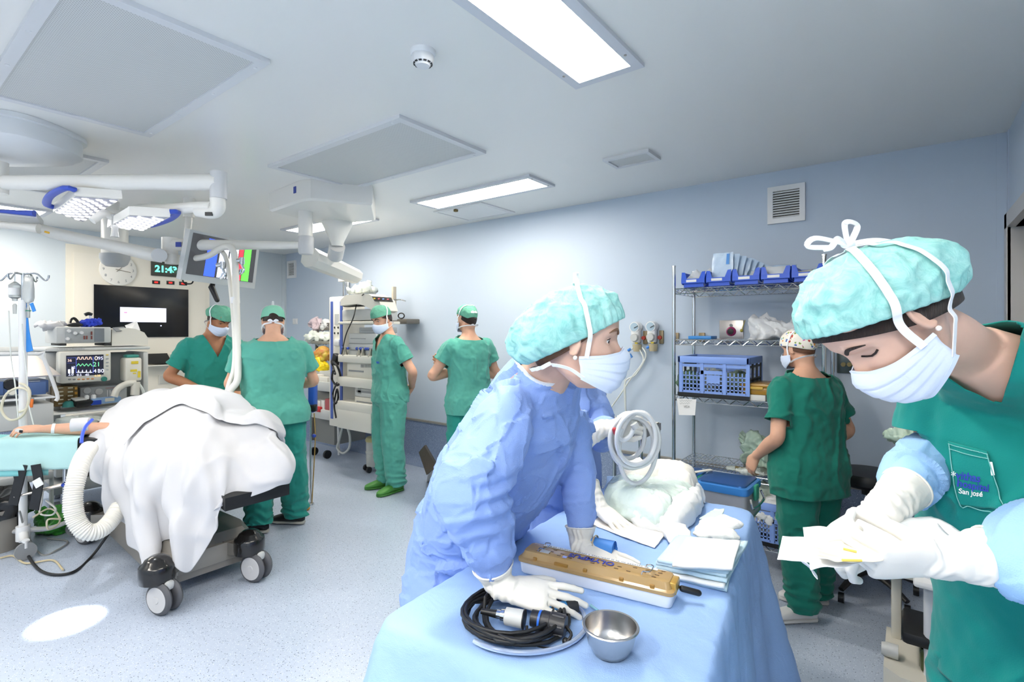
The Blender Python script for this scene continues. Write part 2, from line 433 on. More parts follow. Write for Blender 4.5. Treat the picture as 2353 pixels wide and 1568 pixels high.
def perf_mat():
 m = M('perforated_sheet', '#cbccca', .5); n, l = nt(m); b = n['Principled BSDF']
 tc = n.new('ShaderNodeTexCoord'); sp = n.new('ShaderNodeSeparateXYZ'); l.new(tc.outputs['Object'], sp.inputs[0])
 def sn(o):
  a = n.new('ShaderNodeMath'); a.operation = 'MULTIPLY'; a.inputs[1].default_value = 2 * PI / .013; l.new(o, a.inputs[0])
  c = n.new('ShaderNodeMath'); c.operation = 'SINE'; l.new(a.outputs[0], c.inputs[0]); return c.outputs[0]
 k = n.new('ShaderNodeMath'); k.operation = 'MULTIPLY'; l.new(sn(sp.outputs[0]), k.inputs[0]); l.new(sn(sp.outputs[1]), k.inputs[1])
 r = n.new('ShaderNodeValToRGB'); r.color_ramp.elements[0].position = .25; r.color_ramp.elements[1].position = .5
 r.color_ramp.elements[0].color = lin('#d2d3d1'); r.color_ramp.elements[1].color = lin('#a9aaa9')
 l.new(k.outputs[0], r.inputs[0]); l.new(r.outputs[0], b.inputs['Base Color']); return m
m_perf = perf_mat()
def diffuser(name, x0, x1, y0, y1, label, w=.045, cross=True, screws=True):
 t = thing(name, label, 'ceiling vent', ((x0 + x1) / 2, (y0 + y1) / 2, HC), 0, 'ceiling air vents')
 f = MB(); z0 = HC - .02
 f.slab((x0, y0, z0), (x1, y0 + w, HC)); f.slab((x0, y1 - w, z0), (x1, y1, HC)); f.slab((x0, y0 + w, z0), (x0 + w, y1 - w, HC)); f.slab((x1 - w, y0 + w, z0), (x1, y1 - w, HC))
 f.build('frame', M('vent_frame_paint', '#dadbdd', .4), t, False)
 g = MB(); g.slab((x0 + w, y0 + w, HC - .012), (x1 - w, y1 - w, HC - .004)); g.build('perforated_panel', m_perf, t, False)
 if screws:
  for i in range(4):
   for y in (y0 + w / 2, y1 - w / 2):
    s = MB(); s.lathe([(.0001, -.003), (.008, -.002), (.008, .002)], (x0 + (x1 - x0) * (.06 + .88 * i / 3), y, z0 - .001), seg=10); s.build('screw', m_white, t)
 return t
diffuser('ceiling_vent', -3.53, -2.15, .42, 1.12, 'large perforated ceiling vent next to the white dome of the surgical light')
diffuser('ceiling_vent', -3.53, -2.15, 1.82, 2.53, 'large perforated ceiling vent beside the ceiling pendant housing')
diffuser('ceiling_vent', -5.66, -4.28, .42, 1.12, 'perforated ceiling vent farthest from the camera, behind the surgical light dome')
diffuser('ceiling_grille', -1.63, -1.31, 3.12, 3.33, 'small square ceiling grille nearest the long blue wall', .025, False, False)
t = thing('smoke_detector', 'round white smoke detector on the ceiling', 'smoke detector', (-1.59, 1.47, HC))
mb = MB(); mb.lathe([(.052, 0), (.052, -.012), (.048, -.02), (.0001, -.02)], (-1.59, 1.47, HC), seg=32); mb.build('base', m_white, t)
mb = MB(); mb.lathe([(.044, -.02), (.046, -.035), (.04, -.05), (.03, -.055), (.028, -.062), (.0001, -.064)], (-1.59, 1.47, HC), seg=32); h = mb.build('head', m_white, t)
for k in range(12):
 a = 2 * PI * k / 12; mb = MB(); mb.box((-1.59 + .036 * math.cos(a), 1.47 + .036 * math.sin(a), HC - .052), (.006, .012, .006), rotm(0, 0, a)); mb.build('slot', m_dark, h, False)
t = thing('ceiling_hatch', 'white square access hatch in the ceiling by the wall', 'hatch', (-3.33, 3.76, HC))
mb = MB(); x0, x1, y0, y1 = -3.64, -3.03, 3.5, 4.0; w = .025
for a, b in (((x0, y0), (x1, y0 + w)), ((x0, y1 - w), (x1, y1)), ((x0, y0 + w), (x0 + w, y1 - w)), ((x1 - w, y0 + w), (x1, y1 - w))): mb.slab((a[0], a[1], HC - .012), (b[0], b[1], HC))
mb.build('frame', m_white, t, False)
mb = MB(); mb.slab((x0 + w + .008, y0 + w + .012, HC - .01), (x1 - w - .01, y1 - w - .006, HC - .002)); mb.build('panel', m_white, t, False)
mb = MB(); mb.slab((x0 + w, y0 + w, HC - .003), (x1 - w, y1 - w, HC - .0005)); mb.build('gap', m_dark, t, False)
mb = MB(); mb.box((x0 + .25, y0 + .05, HC - .02), (.035, .03, .025), None, .004); mb.build('latch', M('brass', '#7a6b48', .4, .8), t)
def wall_vent(x0, x1, z0, z1, label):
 t = thing('wall_vent', label, 'wall vent', ((x0 + x1) / 2, YW, z0), 0, 'louvred wall vents')
 f = MB(); w = .035; y0 = YW - .022
 f.slab((x0, y0, z0), (x1, YW, z0 + w)); f.slab((x0, y0, z1 - w), (x1, YW, z1)); f.slab((x0, y0, z0 + w), (x0 + w, YW, z1 - w)); f.slab((x1 - w, y0, z0 + w), (x1, YW, z1 - w))
 f.build('frame', m_white, t, False)
 g = MB(); g.slab((x0 + w, YW - .004, z0 + w), (x1 - w, YW - .001, z1 - w)); g.build('backing', M('duct_shadow', '#3c3b34', .8), t, False)
 n = 11; h = (z1 - z0 - 2 * w) / n
 for k in range(n):
  s = MB(); s.box(((x0 + x1) / 2, YW - .012, z0 + w + h * (k + .5)), (x1 - x0 - 2 * w, .018, .003 + h * .22), rotm(.5)); s.build('slat', m_white, t, False)
wall_vent(-.82, -.58, 2.32, 2.585, 'louvred white wall vent above the wire shelving')
wall_vent(-7.40, -7.17, 2.33, 2.585, 'louvred white wall vent near the far corner behind the tilted monitor')
t = thing('light_switch', 'white double wall switch below the far louvred vent', 'switch', tuple(PY(679, 740, YW)))
p = PY(679, 739, YW); mb = MB(); mb.box((p.x, YW - .005, p.z), (.13, .01, .085), None, .004); mb.build('plate', m_white, t)
for s in (-1, 1):
 mb = MB(); mb.box((p.x + s * .03, YW - .012, p.z), (.05, .006, .055), None, .002); mb.build('rocker', m_white, t)
# == PEOPLE: body, clothing, hands
def skin_mat(name, c):
 return M(name, c, .5, spec=.35, var=.1, vscale=14, bump=.03, bscale=120, sss=.08)
m_skin = skin_mat('skin_light', '#d9a98e'); m_skin2 = skin_mat('skin_tan', '#b37c5b'); m_skin3 = skin_mat('skin_pale', '#e0b8a4')
m_hair = M('dark_brown_hair', '#2e211b', .55, var=.3, vscale=60, bump=.5, bscale=30, btype='wave', stretch=(6, 1, 1))
m_eye = M('eye_white', '#dcd6d2', .2); m_iris = M('iris_brown', '#2a1c16', .2)
m_maskc = M('surgical_mask_cloth', '#d3def3', .8, spec=.2, bump=.08, bscale=300, sheen=.2); m_tie = M('white_tie_tape', '#eef0f4', .8, bump=.1, bscale=400)
m_glove = M('latex_glove', '#e9e6df', .5, spec=.4, bump=.05, bscale=90)
m_scrub = M('green_scrub_cotton', '#58a696', .85, spec=.15, var=.08, vscale=9, bump=.12, bscale=350, sheen=.15)
m_scrub_t = M('green_scrub_cotton_dark', '#2d8d80', .85, spec=.15, var=.08, vscale=9, bump=.12, bscale=350, sheen=.15)
m_scrub_n = M('deep_green_scrub_cotton', '#1f7a6a', .85, spec=.15, var=.08, vscale=9, bump=.12, bscale=350, sheen=.15)
m_scrub_w = M('teal_scrub_cotton', '#178a83', .85, spec=.15, var=.06, vscale=9, bump=.12, bscale=350, sheen=.15)
m_capg = M('green_bouffant_nonwoven', '#6db097', .85, spec=.2, bump=.25, bscale=60, var=.12, vscale=30)
def cap_mat(name, c, d, st=.5):
 """thin non-woven: cloudy two-tone web with fine crossing threads"""
 m = M(name, c, .75, spec=.3); n, l = nt(m); b = n['Principled BSDF']
 tc = n.new('ShaderNodeTexCoord')
 w = n.new('ShaderNodeTexNoise'); w.inputs['Scale'].default_value = 26; w.inputs['Detail'].default_value = 8; w.inputs['Roughness'].default_value = .75; w.inputs['Distortion'].default_value = 1.2
 l.new(tc.outputs['Object'], w.inputs['Vector'])
 r = n.new('ShaderNodeValToRGB'); r.color_ramp.elements[0].position = .36; r.color_ramp.elements[1].position = .64
 r.color_ramp.elements[0].color = lin(d); r.color_ramp.elements[1].color = lin(c)
 l.new(w.outputs[0], r.inputs[0]); l.new(r.outputs[0], b.inputs['Base Color'])
 vo = n.new('ShaderNodeTexVoronoi'); vo.feature = 'DISTANCE_TO_EDGE'; vo.inputs['Scale'].default_value = 34; l.new(tc.outputs['Object'], vo.inputs['Vector'])
 bp = n.new('ShaderNodeBump'); bp.inputs['Strength'].default_value = st; bp.inputs['Distance'].default_value = .004
 ad = n.new('ShaderNodeMath'); ad.operation = 'ADD'; l.new(vo.outputs['Distance'], ad.inputs[0]); l.new(w.outputs[0], ad.inputs[1])
 l.new(ad.outputs[0], bp.inputs['Height']); l.new(bp.outputs[0], b.inputs['Normal'])
 b.inputs['Subsurface Weight'].default_value = .0
 return m
m_capt = cap_mat('aqua_bouffant_nonwoven', '#aee0da', '#84c6c2')
# head, in its own frame: x right, y forward, z up, origin between the eyes' level and the skull centre
HZ = [-.118, -.105, -.085, -.06, -.035, 0, .03, .06, .09, .108, .118]
HF = [.045, .076, .085, .087, .085, .083, .091, .09, .074, .05, .012]
HB = [.0, -.02, -.045, -.068, -.084, -.098, -.102, -.097, -.078, -.052, -.012]
HW = [.02, .036, .05, .058, .064, .070, .074, .074, .063, .043, .012]
def head_mesh(mb, c, Mx, s=1.0, nose=1.0):
 rings = []; n = 96
 for z in np.linspace(-.118, .118, 60):
  f, b, w = (np.interp(z, HZ, q) for q in (HF, HB, HW)); ring = []
  for k in range(n):
   a = 2 * PI * k / n; ca, sa = math.cos(a), math.sin(a); p = 2.25
   x = w * math.copysign(abs(ca) ** (2 / p), ca); y = math.copysign(abs(sa) ** (2 / p), sa)
   y = y * f if y > 0 else -y * b
   if sa > 0:
    na = np.interp(z, [-.055, -.047, -.036, -.012, .008, .022], [0, .012, .027, .013, .004, 0]) * nose
    y += na * math.exp(-(x / np.interp(z, [-.05, -.03, .02], [.017, .013, .008])) ** 2)
    y -= .011 * math.exp(-((abs(x) - .032) / .018) ** 2 - (z / .014) ** 2)
    y += .004 * math.exp(-((abs(x) - .033) / .022) ** 2 - ((z - .022) / .008) ** 2)
    y += .005 * math.exp(-((abs(x) - .045) / .02) ** 2 - ((z + .035) / .02) ** 2)
    y += .006 * math.exp(-(x / .02) ** 2 - ((z + .072) / .008) ** 2) - .003 * math.exp(-(x / .018) ** 2 - ((z + .088) / .006) ** 2)
   ring.append(Vector(c) + Mx @ (Vector((x, y, z)) * s))
  rings.append(ring)
 mb.loft(rings)
 for sx in (-1, 1):
  q = Vector(c) + Mx @ (Vector((sx * .073, -.012, -.012)) * s); R = Mx @ rotm(0, 0, sx * -.35)
  mb.ball(q, (.008 * s, .017 * s, .029 * s), 14, 8, R)
  mb.sweep([q + R @ (Vector((sx * .006, .015 * math.cos(a), .004 + .027 * math.sin(a))) * s) for a in np.linspace(-1.9, 2.6, 14)], .0042 * s, 8, None, 'round')
def face_y(x, z):
 f, w = np.interp(z, HZ, HF), np.interp(z, HZ, HW); p = 2.25
 return f * max(0, 1 - (abs(x) / w) ** p) ** (1 / p) - .011 * math.exp(-((abs(x) - .032) / .018) ** 2 - (z / .014) ** 2) + .004 * math.exp(-((abs(x) - .033) / .022) ** 2 - ((z - .022) / .008) ** 2) + .005 * math.exp(-((abs(x) - .045) / .02) ** 2 - ((z + .035) / .02) ** 2)
def hp(c, Mx, p, s=1.0): return Vector(c) + Mx @ (Vector(p) * s)
def eyes(P, c, Mx, s=1.0, lid=.35, gaze=0.0, drop=0.0, brow=True, sides=(-1, 1), lash=True, bmat=None):
 for sx in sides:
  q = hp(c, Mx, (sx * .0325, .0575 if lid < .8 else .05, 0), s)
  g = rotm(-drop, 0, gaze); mb = MB(); mb.ball((0, 0, 0), .0125 * s, 20, 16)
  mi = [1 if (Vector(sum((mb.v[i] for i in f), Vector())) / len(f)).normalized().y > .86 else 0 for f in mb.f]
  mb.v = [q + Mx @ (g @ p) for p in mb.v]; mb.mi = mi
  mb.build('eye', None, P, mats=[m_eye, m_iris])
  lm = MB()
  def lidf(u, v, lo, hi):
   a = lo + (hi - lo) * v; b = (u - .5) * PI * .84
   r = .0142 * s
   return q + Mx @ Vector((r * math.sin(b), r * math.cos(b) * math.cos(a), r * math.cos(b) * math.sin(a)))
  lm.grid(lambda u, v: lidf(u, v, 1.5, .75 - 1.5 * lid), 14, 8); lm.grid(lambda u, v: lidf(u, v, -1.5, -.55), 14, 6)
  ob = lm.build('eyelid', P.get('skinmat_o') or P_skin[0], P); solid(ob, .001)
  if lash:
   a = .75 - 1.5 * lid
   pts = [lidf(u, 1, 1.5, a) + Mx @ Vector((0, .0006, -.0004)) for u in np.linspace(.08, .92, 9)]
   if lid > .8: pts = [hp(c, Mx, (sx * x, face_y(x, z) + .0012, z), s) for x, z in ((.018, -.003), (.025, -.007), (.033, -.009), (.041, -.007), (.048, -.003))]
   lb = MB(); lb.sweep(pts, (.0011 if lid < .8 else .0019) * s, 6); lb.build('eyelashes', m_hair, P)
  if brow and (brow is True or brow == sx):
   pts = [hp(c, Mx, (sx * x, face_y(x, z) + .0015, z), s) for x, z in ((.012, .017), (.022, .021), (.034, .028), (.045, .026), (.053, .019))]
   bb = MB(); bb.tube(pts, [(.001, .0025), (.0022, .004), (.002, .0038), (.0016, .003), (.0008, .001)], seg=8, ref=Mx @ Vector((0, 0, 1))); bb.build('eyebrow', bmat or m_hair, P)
P_skin = [m_skin]
def dome(c, Mx, front, back, side, height, bulge=(0.1, .35), noise=.006, gather=0, s=1.0, nscale=22, seed=0, thick=0, nu=96, nv=40, lean=0.0, nz=None, ex=.8):
 """cloth or hair dome over the skull: edge ring through front/back/side (y,z | y,z | x,z), closed at the crown"""
 (yf, zf), (yb, zb), (xs, zs) = front, back, side
 vs = []; E = []
 cy, cz = (yf + yb) / 2, (zf + zb) / 2
 N = Vector((0, -(zf - zb), (yf - yb))).normalized(); Fv = Vector((0, yf - cy, zf - cz))
 for i in range(nu):
  a = 2 * PI * i / nu; ca, sa = math.cos(a), math.sin(a)
  E.append((Vector((xs * ca, 0, 0)) + Fv * sa + N * ((zs - cz) * abs(ca) ** 3), sa))
 C = Vector((0, cy, cz))
 pts = []
 for j in range(nv):
  t = j / (nv - 1); th = t * PI / 2 * .985
  for i in range(nu):
   e, sa = E[i]; bl = bulge[0] + (bulge[1] - bulge[0]) * (.5 - .5 * sa)
   k = math.cos(th) ** ex * (1 + bl * math.sin(min(1, t * 1.6) * PI * .72) ** .8)
   p = C + e * k + N * (math.sin(th) * height) + Fv.normalized() * (lean * math.sin(th))
   pts.append(p)
 P = np.array([tuple(p) for p in pts]); cen = np.array(tuple(C + N * height * .3))
 d = P - cen; d /= np.linalg.norm(d, axis=1)[:, None]
 tt = np.repeat(np.linspace(0, 1, nv), nu); aa = np.tile(np.arange(nu) * 2 * PI / nu, nv)
 amp = noise * np.clip(tt * 4, .15, 1)
 disp = amp * (fbm(P * nscale + seed, 3) * .7 + (ridge(P * nscale * 1.3 + seed + 5, 2) - .5) * .6)
 if gather: disp = disp + .003 * np.sin(aa * gather) * np.exp(-((tt - .08) / .08) ** 2) + .0035 * np.sin(aa * gather * .45 + 2 * vnoise(P * 30)) * np.exp(-((tt - .22) / .16) ** 2)
 P = P + d * disp[:, None]
 return [hp(c, Mx, p, s) for p in P], [(j * nu + i, j * nu + (i + 1) % nu, (j + 1) * nu + (i + 1) % nu, (j + 1) * nu + i) for j in range(nv - 1) for i in range(nu)] + [[(nv - 1) * nu + i for i in range(nu)]]
_dome = {}
def dome_obj(name, mat, parent, *a, thick=.0015, **k):
 v, f = dome(*a, **k); _dome[parent.name] = v; o = mkobj(name, v, f, mat, parent); solid(o, thick); return o
def ribbon(pts, outs, width, th=.0007, n=None):
 """flat tape through pts, its face turned to outs"""
 n = n or len(pts) * 8; Q = crs([tuple(p) + tuple(o) for p, o in zip(pts, outs)], n); mb = MB(); rings = []
 for i in range(n):
  t = Vector(Q[min(i + 1, n - 1), :3] - Q[max(i - 1, 0), :3]).normalized(); o = Vector(Q[i, 3:6]); o = (o - t * o.dot(t)).normalized(); b = t.cross(o); p = Vector(Q[i, :3])
  rings.append([p + b * width / 2 - o * th, p + b * width / 2 + o * th, p - b * width / 2 + o * th, p - b * width / 2 - o * th])
 mb.loft(rings); return mb
def head_tie(P, c, Mx, path, s, width=.008, name='mask_tie', mat=None):
 pts = [hp(c, Mx, p, s) for p in path]; cen = hp(c, Mx, (0, -.01, .02), s)
 if P.name in _dome:
  A = np.array([tuple(q) for q in _dome[P.name]]) - np.array(cen); L = np.linalg.norm(A, axis=1); A = A / L[:, None]
  def snap(p, h):
   d = np.array(p - cen); d = d / np.linalg.norm(d); g = A @ d; i = int(np.argmax(g))
   if g[i] > .985 and h: return cen + Vector(d) * (L[g > min(.995, g[i] - .001)].max() + .003 * s)
   return p
  pts = [snap(Vector(q[:3]), k > 1) for k, q in enumerate(crs(pts, len(pts) * 4))]
 return ribbon(pts, [(p - cen) for p in pts], width * s).build(name, mat or m_tie, P)
def face_mask(P, c, Mx, s=1.0, sag=0.0, fine=True, pleat=.0035, open_=1.0):
 nu, nv = (49, 33) if fine else (21, 13)
 def fn(u, v):
  q = (u - .5) * 2; g = abs(q)
  zt = np.interp(g, [0, .25, .6, 1], [-.014, -.028, -.036, -.042]); zb = np.interp(g, [0, .4, 1], [-.124, -.12, -.088])
  z = zt + (zb - zt) * v
  yc = np.interp(v, [0, .12, .3, .6, .85, 1], [.103, .117, .121, .115, .103, .083]) + sag * math.sin(PI * v)
  a = 1.32; ys = .002 + .004 * v
  y = ys + (yc - ys) * (math.cos(a * q) - math.cos(a)) / (1 - math.cos(a)); x = .081 * math.sin(a * q) / math.sin(a)
  pl = pleat * (((v * 4.2) % 1.0) - .5) * (1 - g ** 3) * (1 if .08 < v < .95 else 0)
  ruf = .0022 * math.sin(q * 31 + v * 5) * g ** 2 * math.sin(PI * v) + .002 * math.sin(q * 9 + 4 * v + s)
  return hp(c, Mx, (x * (1 + pl * 6), y + pl + ruf, z), s)
 mb = MB(); mb.grid(fn, nu, nv); o = mb.build('face_mask', m_maskc, P, auto=None); solid(o, .0012, 0)
 if fine:
  for v in (0.0, 1.0):
   h = MB(); pts = [fn(u, v) for u in np.linspace(0, 1, 40)]; cen = hp(c, Mx, (0, 0, -.07), s)
   h = ribbon(pts, [p - cen for p in pts], .007 * s, .0012, 60); h.build('hem', m_maskc, o)
 return o, fn
# hands: built in their own frame (y to the fingertips, z out of the back of the hand, x to the thumb), then placed
def hand_mesh(mb, wrist, ydir, zdir, side=1, s=1.0, curl=(.35, .35, .3), curls=None, spread=.09, thumb=(.7, .35, .25, .3), cuff=None):
 y = Vector(ydir).normalized(); z = Vector(zdir); z = (z - y * z.dot(y)).normalized(); x = y.cross(z) * side
 W = Vector(wrist)
 def L(p): return W + (x * p[0] + y * p[1] + z * p[2]) * s
 rings = []
 for (yy, hw, hz, xo) in ((-.03, .027, .02, 0), (-.005, .029, .02, 0), (.02, .036, .02, .003), (.05, .042, .017, .003), (.075, .043, .015, .001), (.092, .041, .0125, 0), (.1, .036, .009, 0)):
  rings.append([L((xo + hw * math.copysign(abs(math.cos(a)) ** .75, math.cos(a)), yy, hz * math.copysign(abs(math.sin(a)) ** .85, math.sin(a)))) for a in np.linspace(0, 2 * PI, 25)[:-1]])
 mb.loft(rings)
 tips = []
 spec = ((.031, .092, .044, .026, .022, .0092, 1), (.0105, .098, .049, .03, .023, .0094, .3), (-.0105, .095, .045, .028, .023, .0089, -.4), (-.03, .086, .034, .021, .02, .008, -1.2))
 for i, (bx, by, l1, l2, l3, r, sp) in enumerate(spec):
  c = curls[i] if curls else curl
  d = math.sin(sp * spread); p = np.array([bx, by, 0.0]); ang = 0; pts = [np.array([bx * .9, by - .03, 0]), p.copy()]
  for ln, ca in zip((l1, l2, l3), c):
   ang += ca; p = p + ln * np.array([d * math.cos(ang), math.cos(ang) * math.cos(sp * spread), -math.sin(ang)]); pts.append(p.copy())
  rr = [r * 1.12, r * 1.12, r * 1.06, r * 1.0, r * .86]
  Q = []
  for k in range(len(pts) - 1):
   for t in (0, .3, .7): Q.append(tuple(pts[k] * (1 - t) + pts[k + 1] * t) + ((rr[k] * (1 - t) + rr[k + 1] * t) * (1 - .07 * (t > 0)),))
  Q.append(tuple(pts[-1]) + (rr[-1],))
  mb.sweep([L(q[:3]) for q in Q], [q[3] * s for q in Q], 12, None, 'round')
  tips.append(L(pts[-1]))
 a0, drop, t1, t2 = thumb
 p = np.array([.026, .02, -.008]); pts = [np.array([.012, .005, -.004]), p.copy()]; a = a0; dz = drop
 for ln, bend in ((.043, 0), (.034, t1), (.027, t2)):
  a -= bend; p = p + ln * np.array([math.sin(a) * math.cos(dz), math.cos(a) * math.cos(dz), -math.sin(dz)]); pts.append(p.copy())
 rr = [.015, .0165, .0125, .0112, .0088]
 Q = []
 for k in range(len(pts) - 1):
  for t in (0, .35, .7): Q.append(tuple(pts[k] * (1 - t) + pts[k + 1] * t) + (rr[k] * (1 - t) + rr[k + 1] * t,))
 Q.append(tuple(pts[-1]) + (rr[-1],))
 mb.sweep([L(q[:3]) for q in Q], [q[3] * s for q in Q], 12, None, 'round'); tips.append(L(pts[-1]))
 return tips
# torso / limbs
def rings_torso(secs, n=36, m=40):
 """secs: (centre, right vector, rx, ry_front, ry_back, p)"""
 Q = crs([tuple(c) + tuple(r) + (a, b, d, p) for c, r, a, b, d, p in secs], m); R = []
 for i in range(m):
  q = Q[i]; t = Vector(Q[min(i + 1, m - 1), :3] - Q[max(i - 1, 0), :3]).normalized(); r = Vector(q[3:6]); r = (r - t * r.dot(t)).normalized(); f = t.cross(r)
  ring = []
  for k in range(n):
   a = 2 * PI * k / n; ca, sa = math.cos(a), math.sin(a); e = 2 / q[9]
   ring.append(Vector(q[:3]) + r * (q[6] * math.copysign(abs(ca) ** e, ca)) + f * ((q[7] if sa > 0 else q[8]) * math.copysign(abs(sa) ** e, sa)))
  R.append(ring)
 return R
def wrinkle(v, nn, amp, freq=(9, 9, 4), seed=0, sharp=2, fine=.3):
 p = v * np.array(freq) + seed
 d = amp * ((ridge(p + .6 * fbm(v * 5 + seed, 2)[:, None], sharp) - .45) + fine * fbm(v * 26 + seed, 2))
 return v + nn * d[:, None]
def crumple(v, nn, amp, scale=7, seed=0, stretch=(1, 1, 1)):
 """crisp flat facets with sharp creases"""
 p = v * np.array(stretch) * scale; p = p + .35 * np.stack([vnoise(p + 3), vnoise(p + 9), vnoise(p + 15)], 1)
 d1, a = facet(p, seed); d2, b = facet(p * 2.1, seed + 4)
 return v + nn * (amp * (a * .9 + b * .35))[:, None]
class Person:
 def __init__(s, label, base, fwd, H=1.75, skin=None, voxel=.008, lean=0.0, twist=0.0, headpitch=0.0, headyaw=0.0, wide=1.0, hips=1.0):
  s.k = H / 1.75; k = s.k; s.B = Vector(base); s.fw = Vector((fwd[0], fwd[1], 0)).normalized(); s.rt = s.fw.cross(UPV); s.vox = voxel
  s.root = thing('person', label, 'person', base); s.skin = skin or m_skin; s.wide = wide; s.hips = hips; s.lean = lean; s.twist = twist
  s.H = H
  s.neck = s.sp(1.455); up, f, r = s.axes(1.46)
  nk2 = s.neck + up * (.075 * k) + f * (.01 * k)
  hf = (Matrix.Rotation(headyaw, 3, UPV) @ (Matrix.Rotation(-headpitch, 3, r) @ f)); hu = Matrix.Rotation(headyaw, 3, UPV) @ (Matrix.Rotation(-headpitch, 3, r) @ up)
  s.hM = frame(hf, hu); s.hc = nk2 + hu * (.1 * k) + hf * (.028 * k); s.nk2 = nk2; s.hs = k * .97
  s.arms = {}; s.legs = {}
  for sd in (-1, 1):
   sh = s.sp(1.385, sd * .172 * wide)
   s.arms[sd] = [sh, sh + r * (sd * .06 * k) - UPV * (.29 * k), sh + r * (sd * .05 * k) - UPV * (.55 * k) + s.fw * .08 * k]
   s.legs[sd] = [s.sp(.9, sd * .088 * hips), s.lp(sd * .1 * hips, .015, .49), s.lp(sd * .1 * hips, -.02, .085)]
  s.toe = {-1: s.fw - s.rt * .2, 1: s.fw + s.rt * .2}
 def lp(s, x, y, z): return s.B + s.rt * (x * s.k) + s.fw * (y * s.k) + UPV * (z * s.k)
 def axes(s, z):
  t = min(1, max(0, (z - .93) / .4)); a = s.lean * t; tw = s.twist * t
  f = s.fw; r = s.rt
  if tw: f = Matrix.Rotation(tw, 3, UPV) @ f; r = Matrix.Rotation(tw, 3, UPV) @ r
  return (UPV * math.cos(a) + f * math.sin(a)), (f * math.cos(a) - UPV * math.sin(a)), r
 def sp(s, z, x=0.0, y=0.0):
  p = Vector((0, 0, 0)); z0 = min(z, .93); n = 12
  p = UPV * z0
  for i in range(n):
   if z > .93: p = p + s.axes(.93 + (z - .93) * (i + .5) / n)[0] * ((z - .93) / n)
  u, f, r = s.axes(z)
  return s.B + (p + r * x + f * y) * s.k
 def secs(s, rows, grow=0.0):
  k = s.k; out = []
  for z, x, yf, yb, p in rows: out.append((s.sp(z), s.axes(z)[2], (x * (s.wide if z > 1.2 else s.hips) + grow) * k, (yf + grow) * k, (yb + grow) * k, p))
  return out
 BODY = ((.83, .1, .07, .07, 2), (.9, .165, .1, .115, 2.2), (1.0, .158, .1, .108, 2.2), (1.1, .148, .1, .098, 2.2), (1.25, .16, .115, .105, 2.3), (1.36, .165, .1, .1, 2.3), (1.43, .13, .075, .082, 2.1), (1.47, .085, .062, .066, 2), (1.5, .058, .056, .058, 2))
 def body(s, hands=None, nose=1.0, feet=False):
  mb = MB(); k = s.k
  mb.loft(rings_torso(s.secs(s.BODY)))
  u = s.axes(1.46)[0]
  mb.tube([s.sp(1.42), s.sp(1.47), s.nk2, s.nk2 + (s.hM @ Vector((0, -.012, .05))) * k], [.075 * k, .064 * k, .056 * k, .055 * k], seg=20)
  head_mesh(mb, s.hc, s.hM, s.hs, nose)
  for sd, (a, b, c) in s.arms.items():
   mb.tube([a, a.lerp(b, .35), a.lerp(b, .75), b, b.lerp(c, .35), b.lerp(c, .8), c], [.056 * k, .05 * k, .043 * k, .042 * k, .042 * k, .031 * k, (.029 * k, .024 * k)], n=40, seg=16, caps='round')
   h = (hands or {}).get(sd)
   if h: hand_mesh(mb, c, h['y'], h['z'], h.get('side', -sd), k * h.get('s', 1), **h.get('kw', {}))
  for sd, (a, b, c) in s.legs.items():
   mb.tube([a, a.lerp(b, .5), b, b.lerp(c, .35), c], [.085 * k, .075 * k, .056 * k, .055 * k, .036 * k], n=30, seg=16, caps='round')
  v, f, nn = fuse(mb, s.vox * .75, 3)
  o = mkobj('body', v, f, s.skin, s.root); return o
 def top(s, mat, hem=.80, sleeve=.62, loose=.022, vneck=.13, rows=None, flare=.02, wr=.012, seed=0, neckz=1.468, name='scrub_top', freq=(10, 10, 4)):
  k = s.k; mb = MB()
  R = [(hem - .03, .168 + flare, .115 + flare, .125 + flare, 2.3), (.93, .175 + flare, .115 + flare * .8, .125 + flare * .7, 2.3), (1.05, .17, .115, .115, 2.3), (1.22, .168, .122, .112, 2.3), (1.35, .172, .108, .108, 2.3), (1.42, .15, .085, .09, 2.1), (1.462, .1, .07, .074, 2), (1.5, .07, .06, .064, 2)]
  mb.loft(rings_torso(s.secs(rows or R, loose)))
  ends = []
  for sd, (a, b, c) in s.arms.items():
   e = a.lerp(b, sleeve + .12); up = (a - b).normalized()
   mb.tube([a - s.axes(1.4)[2] * (sd * .05 * k), a, a.lerp(b, .4), e], [.054 * k, .071 * k, .073 * k, .076 * k], n=24, seg=20, caps='flat')
   ends.append((a.lerp(b, sleeve), (b - a).normalized(), a, b))
  v, f, nn = fuse(mb, s.vox, 5)
  v = wrinkle(v, nn, wr * k, freq, seed)
  v, f = cut(v, f, [(s.sp(hem), -UPV)], lambda c: (c - s.sp(hem)).z < .05 and abs((c - s.B).dot(s.rt)) < .3)
  rz = [q[0] for q in (rows or R)]; rx = [q[1] * (s.wide if q[0] > 1.2 else s.hips) + loose for q in (rows or R)]
  def off_torso(c):
   z = min(1.45, max(.75, (c.z - s.B.z) / k + .12 * (1 - math.cos(s.lean)))); ax = s.axes(z)[2]
   return abs((c - s.sp(z)).dot(ax)) > (np.interp(z, rz, rx) + .012) * k
  for q, d, a, b in ends: v, f = cut(v, f, [(q, d)], lambda c: (c - q).length < .16 * k and (c - q).dot(d) > -.05 and ((c - q) - d * (c - q).dot(d)).length < .105 * k and (off_torso(c) or abs((c - q).dot(d)) < .0))
  u, fv, r = s.axes(1.45)
  v, f = cut(v, f, [(s.sp(neckz), (u - fv * .25).normalized())], lambda c: (c - s.sp(1.46)).length < .14 * k and ((c - s.sp(1.46)) - u * (c - s.sp(1.46)).dot(u)).length < .135 * k)
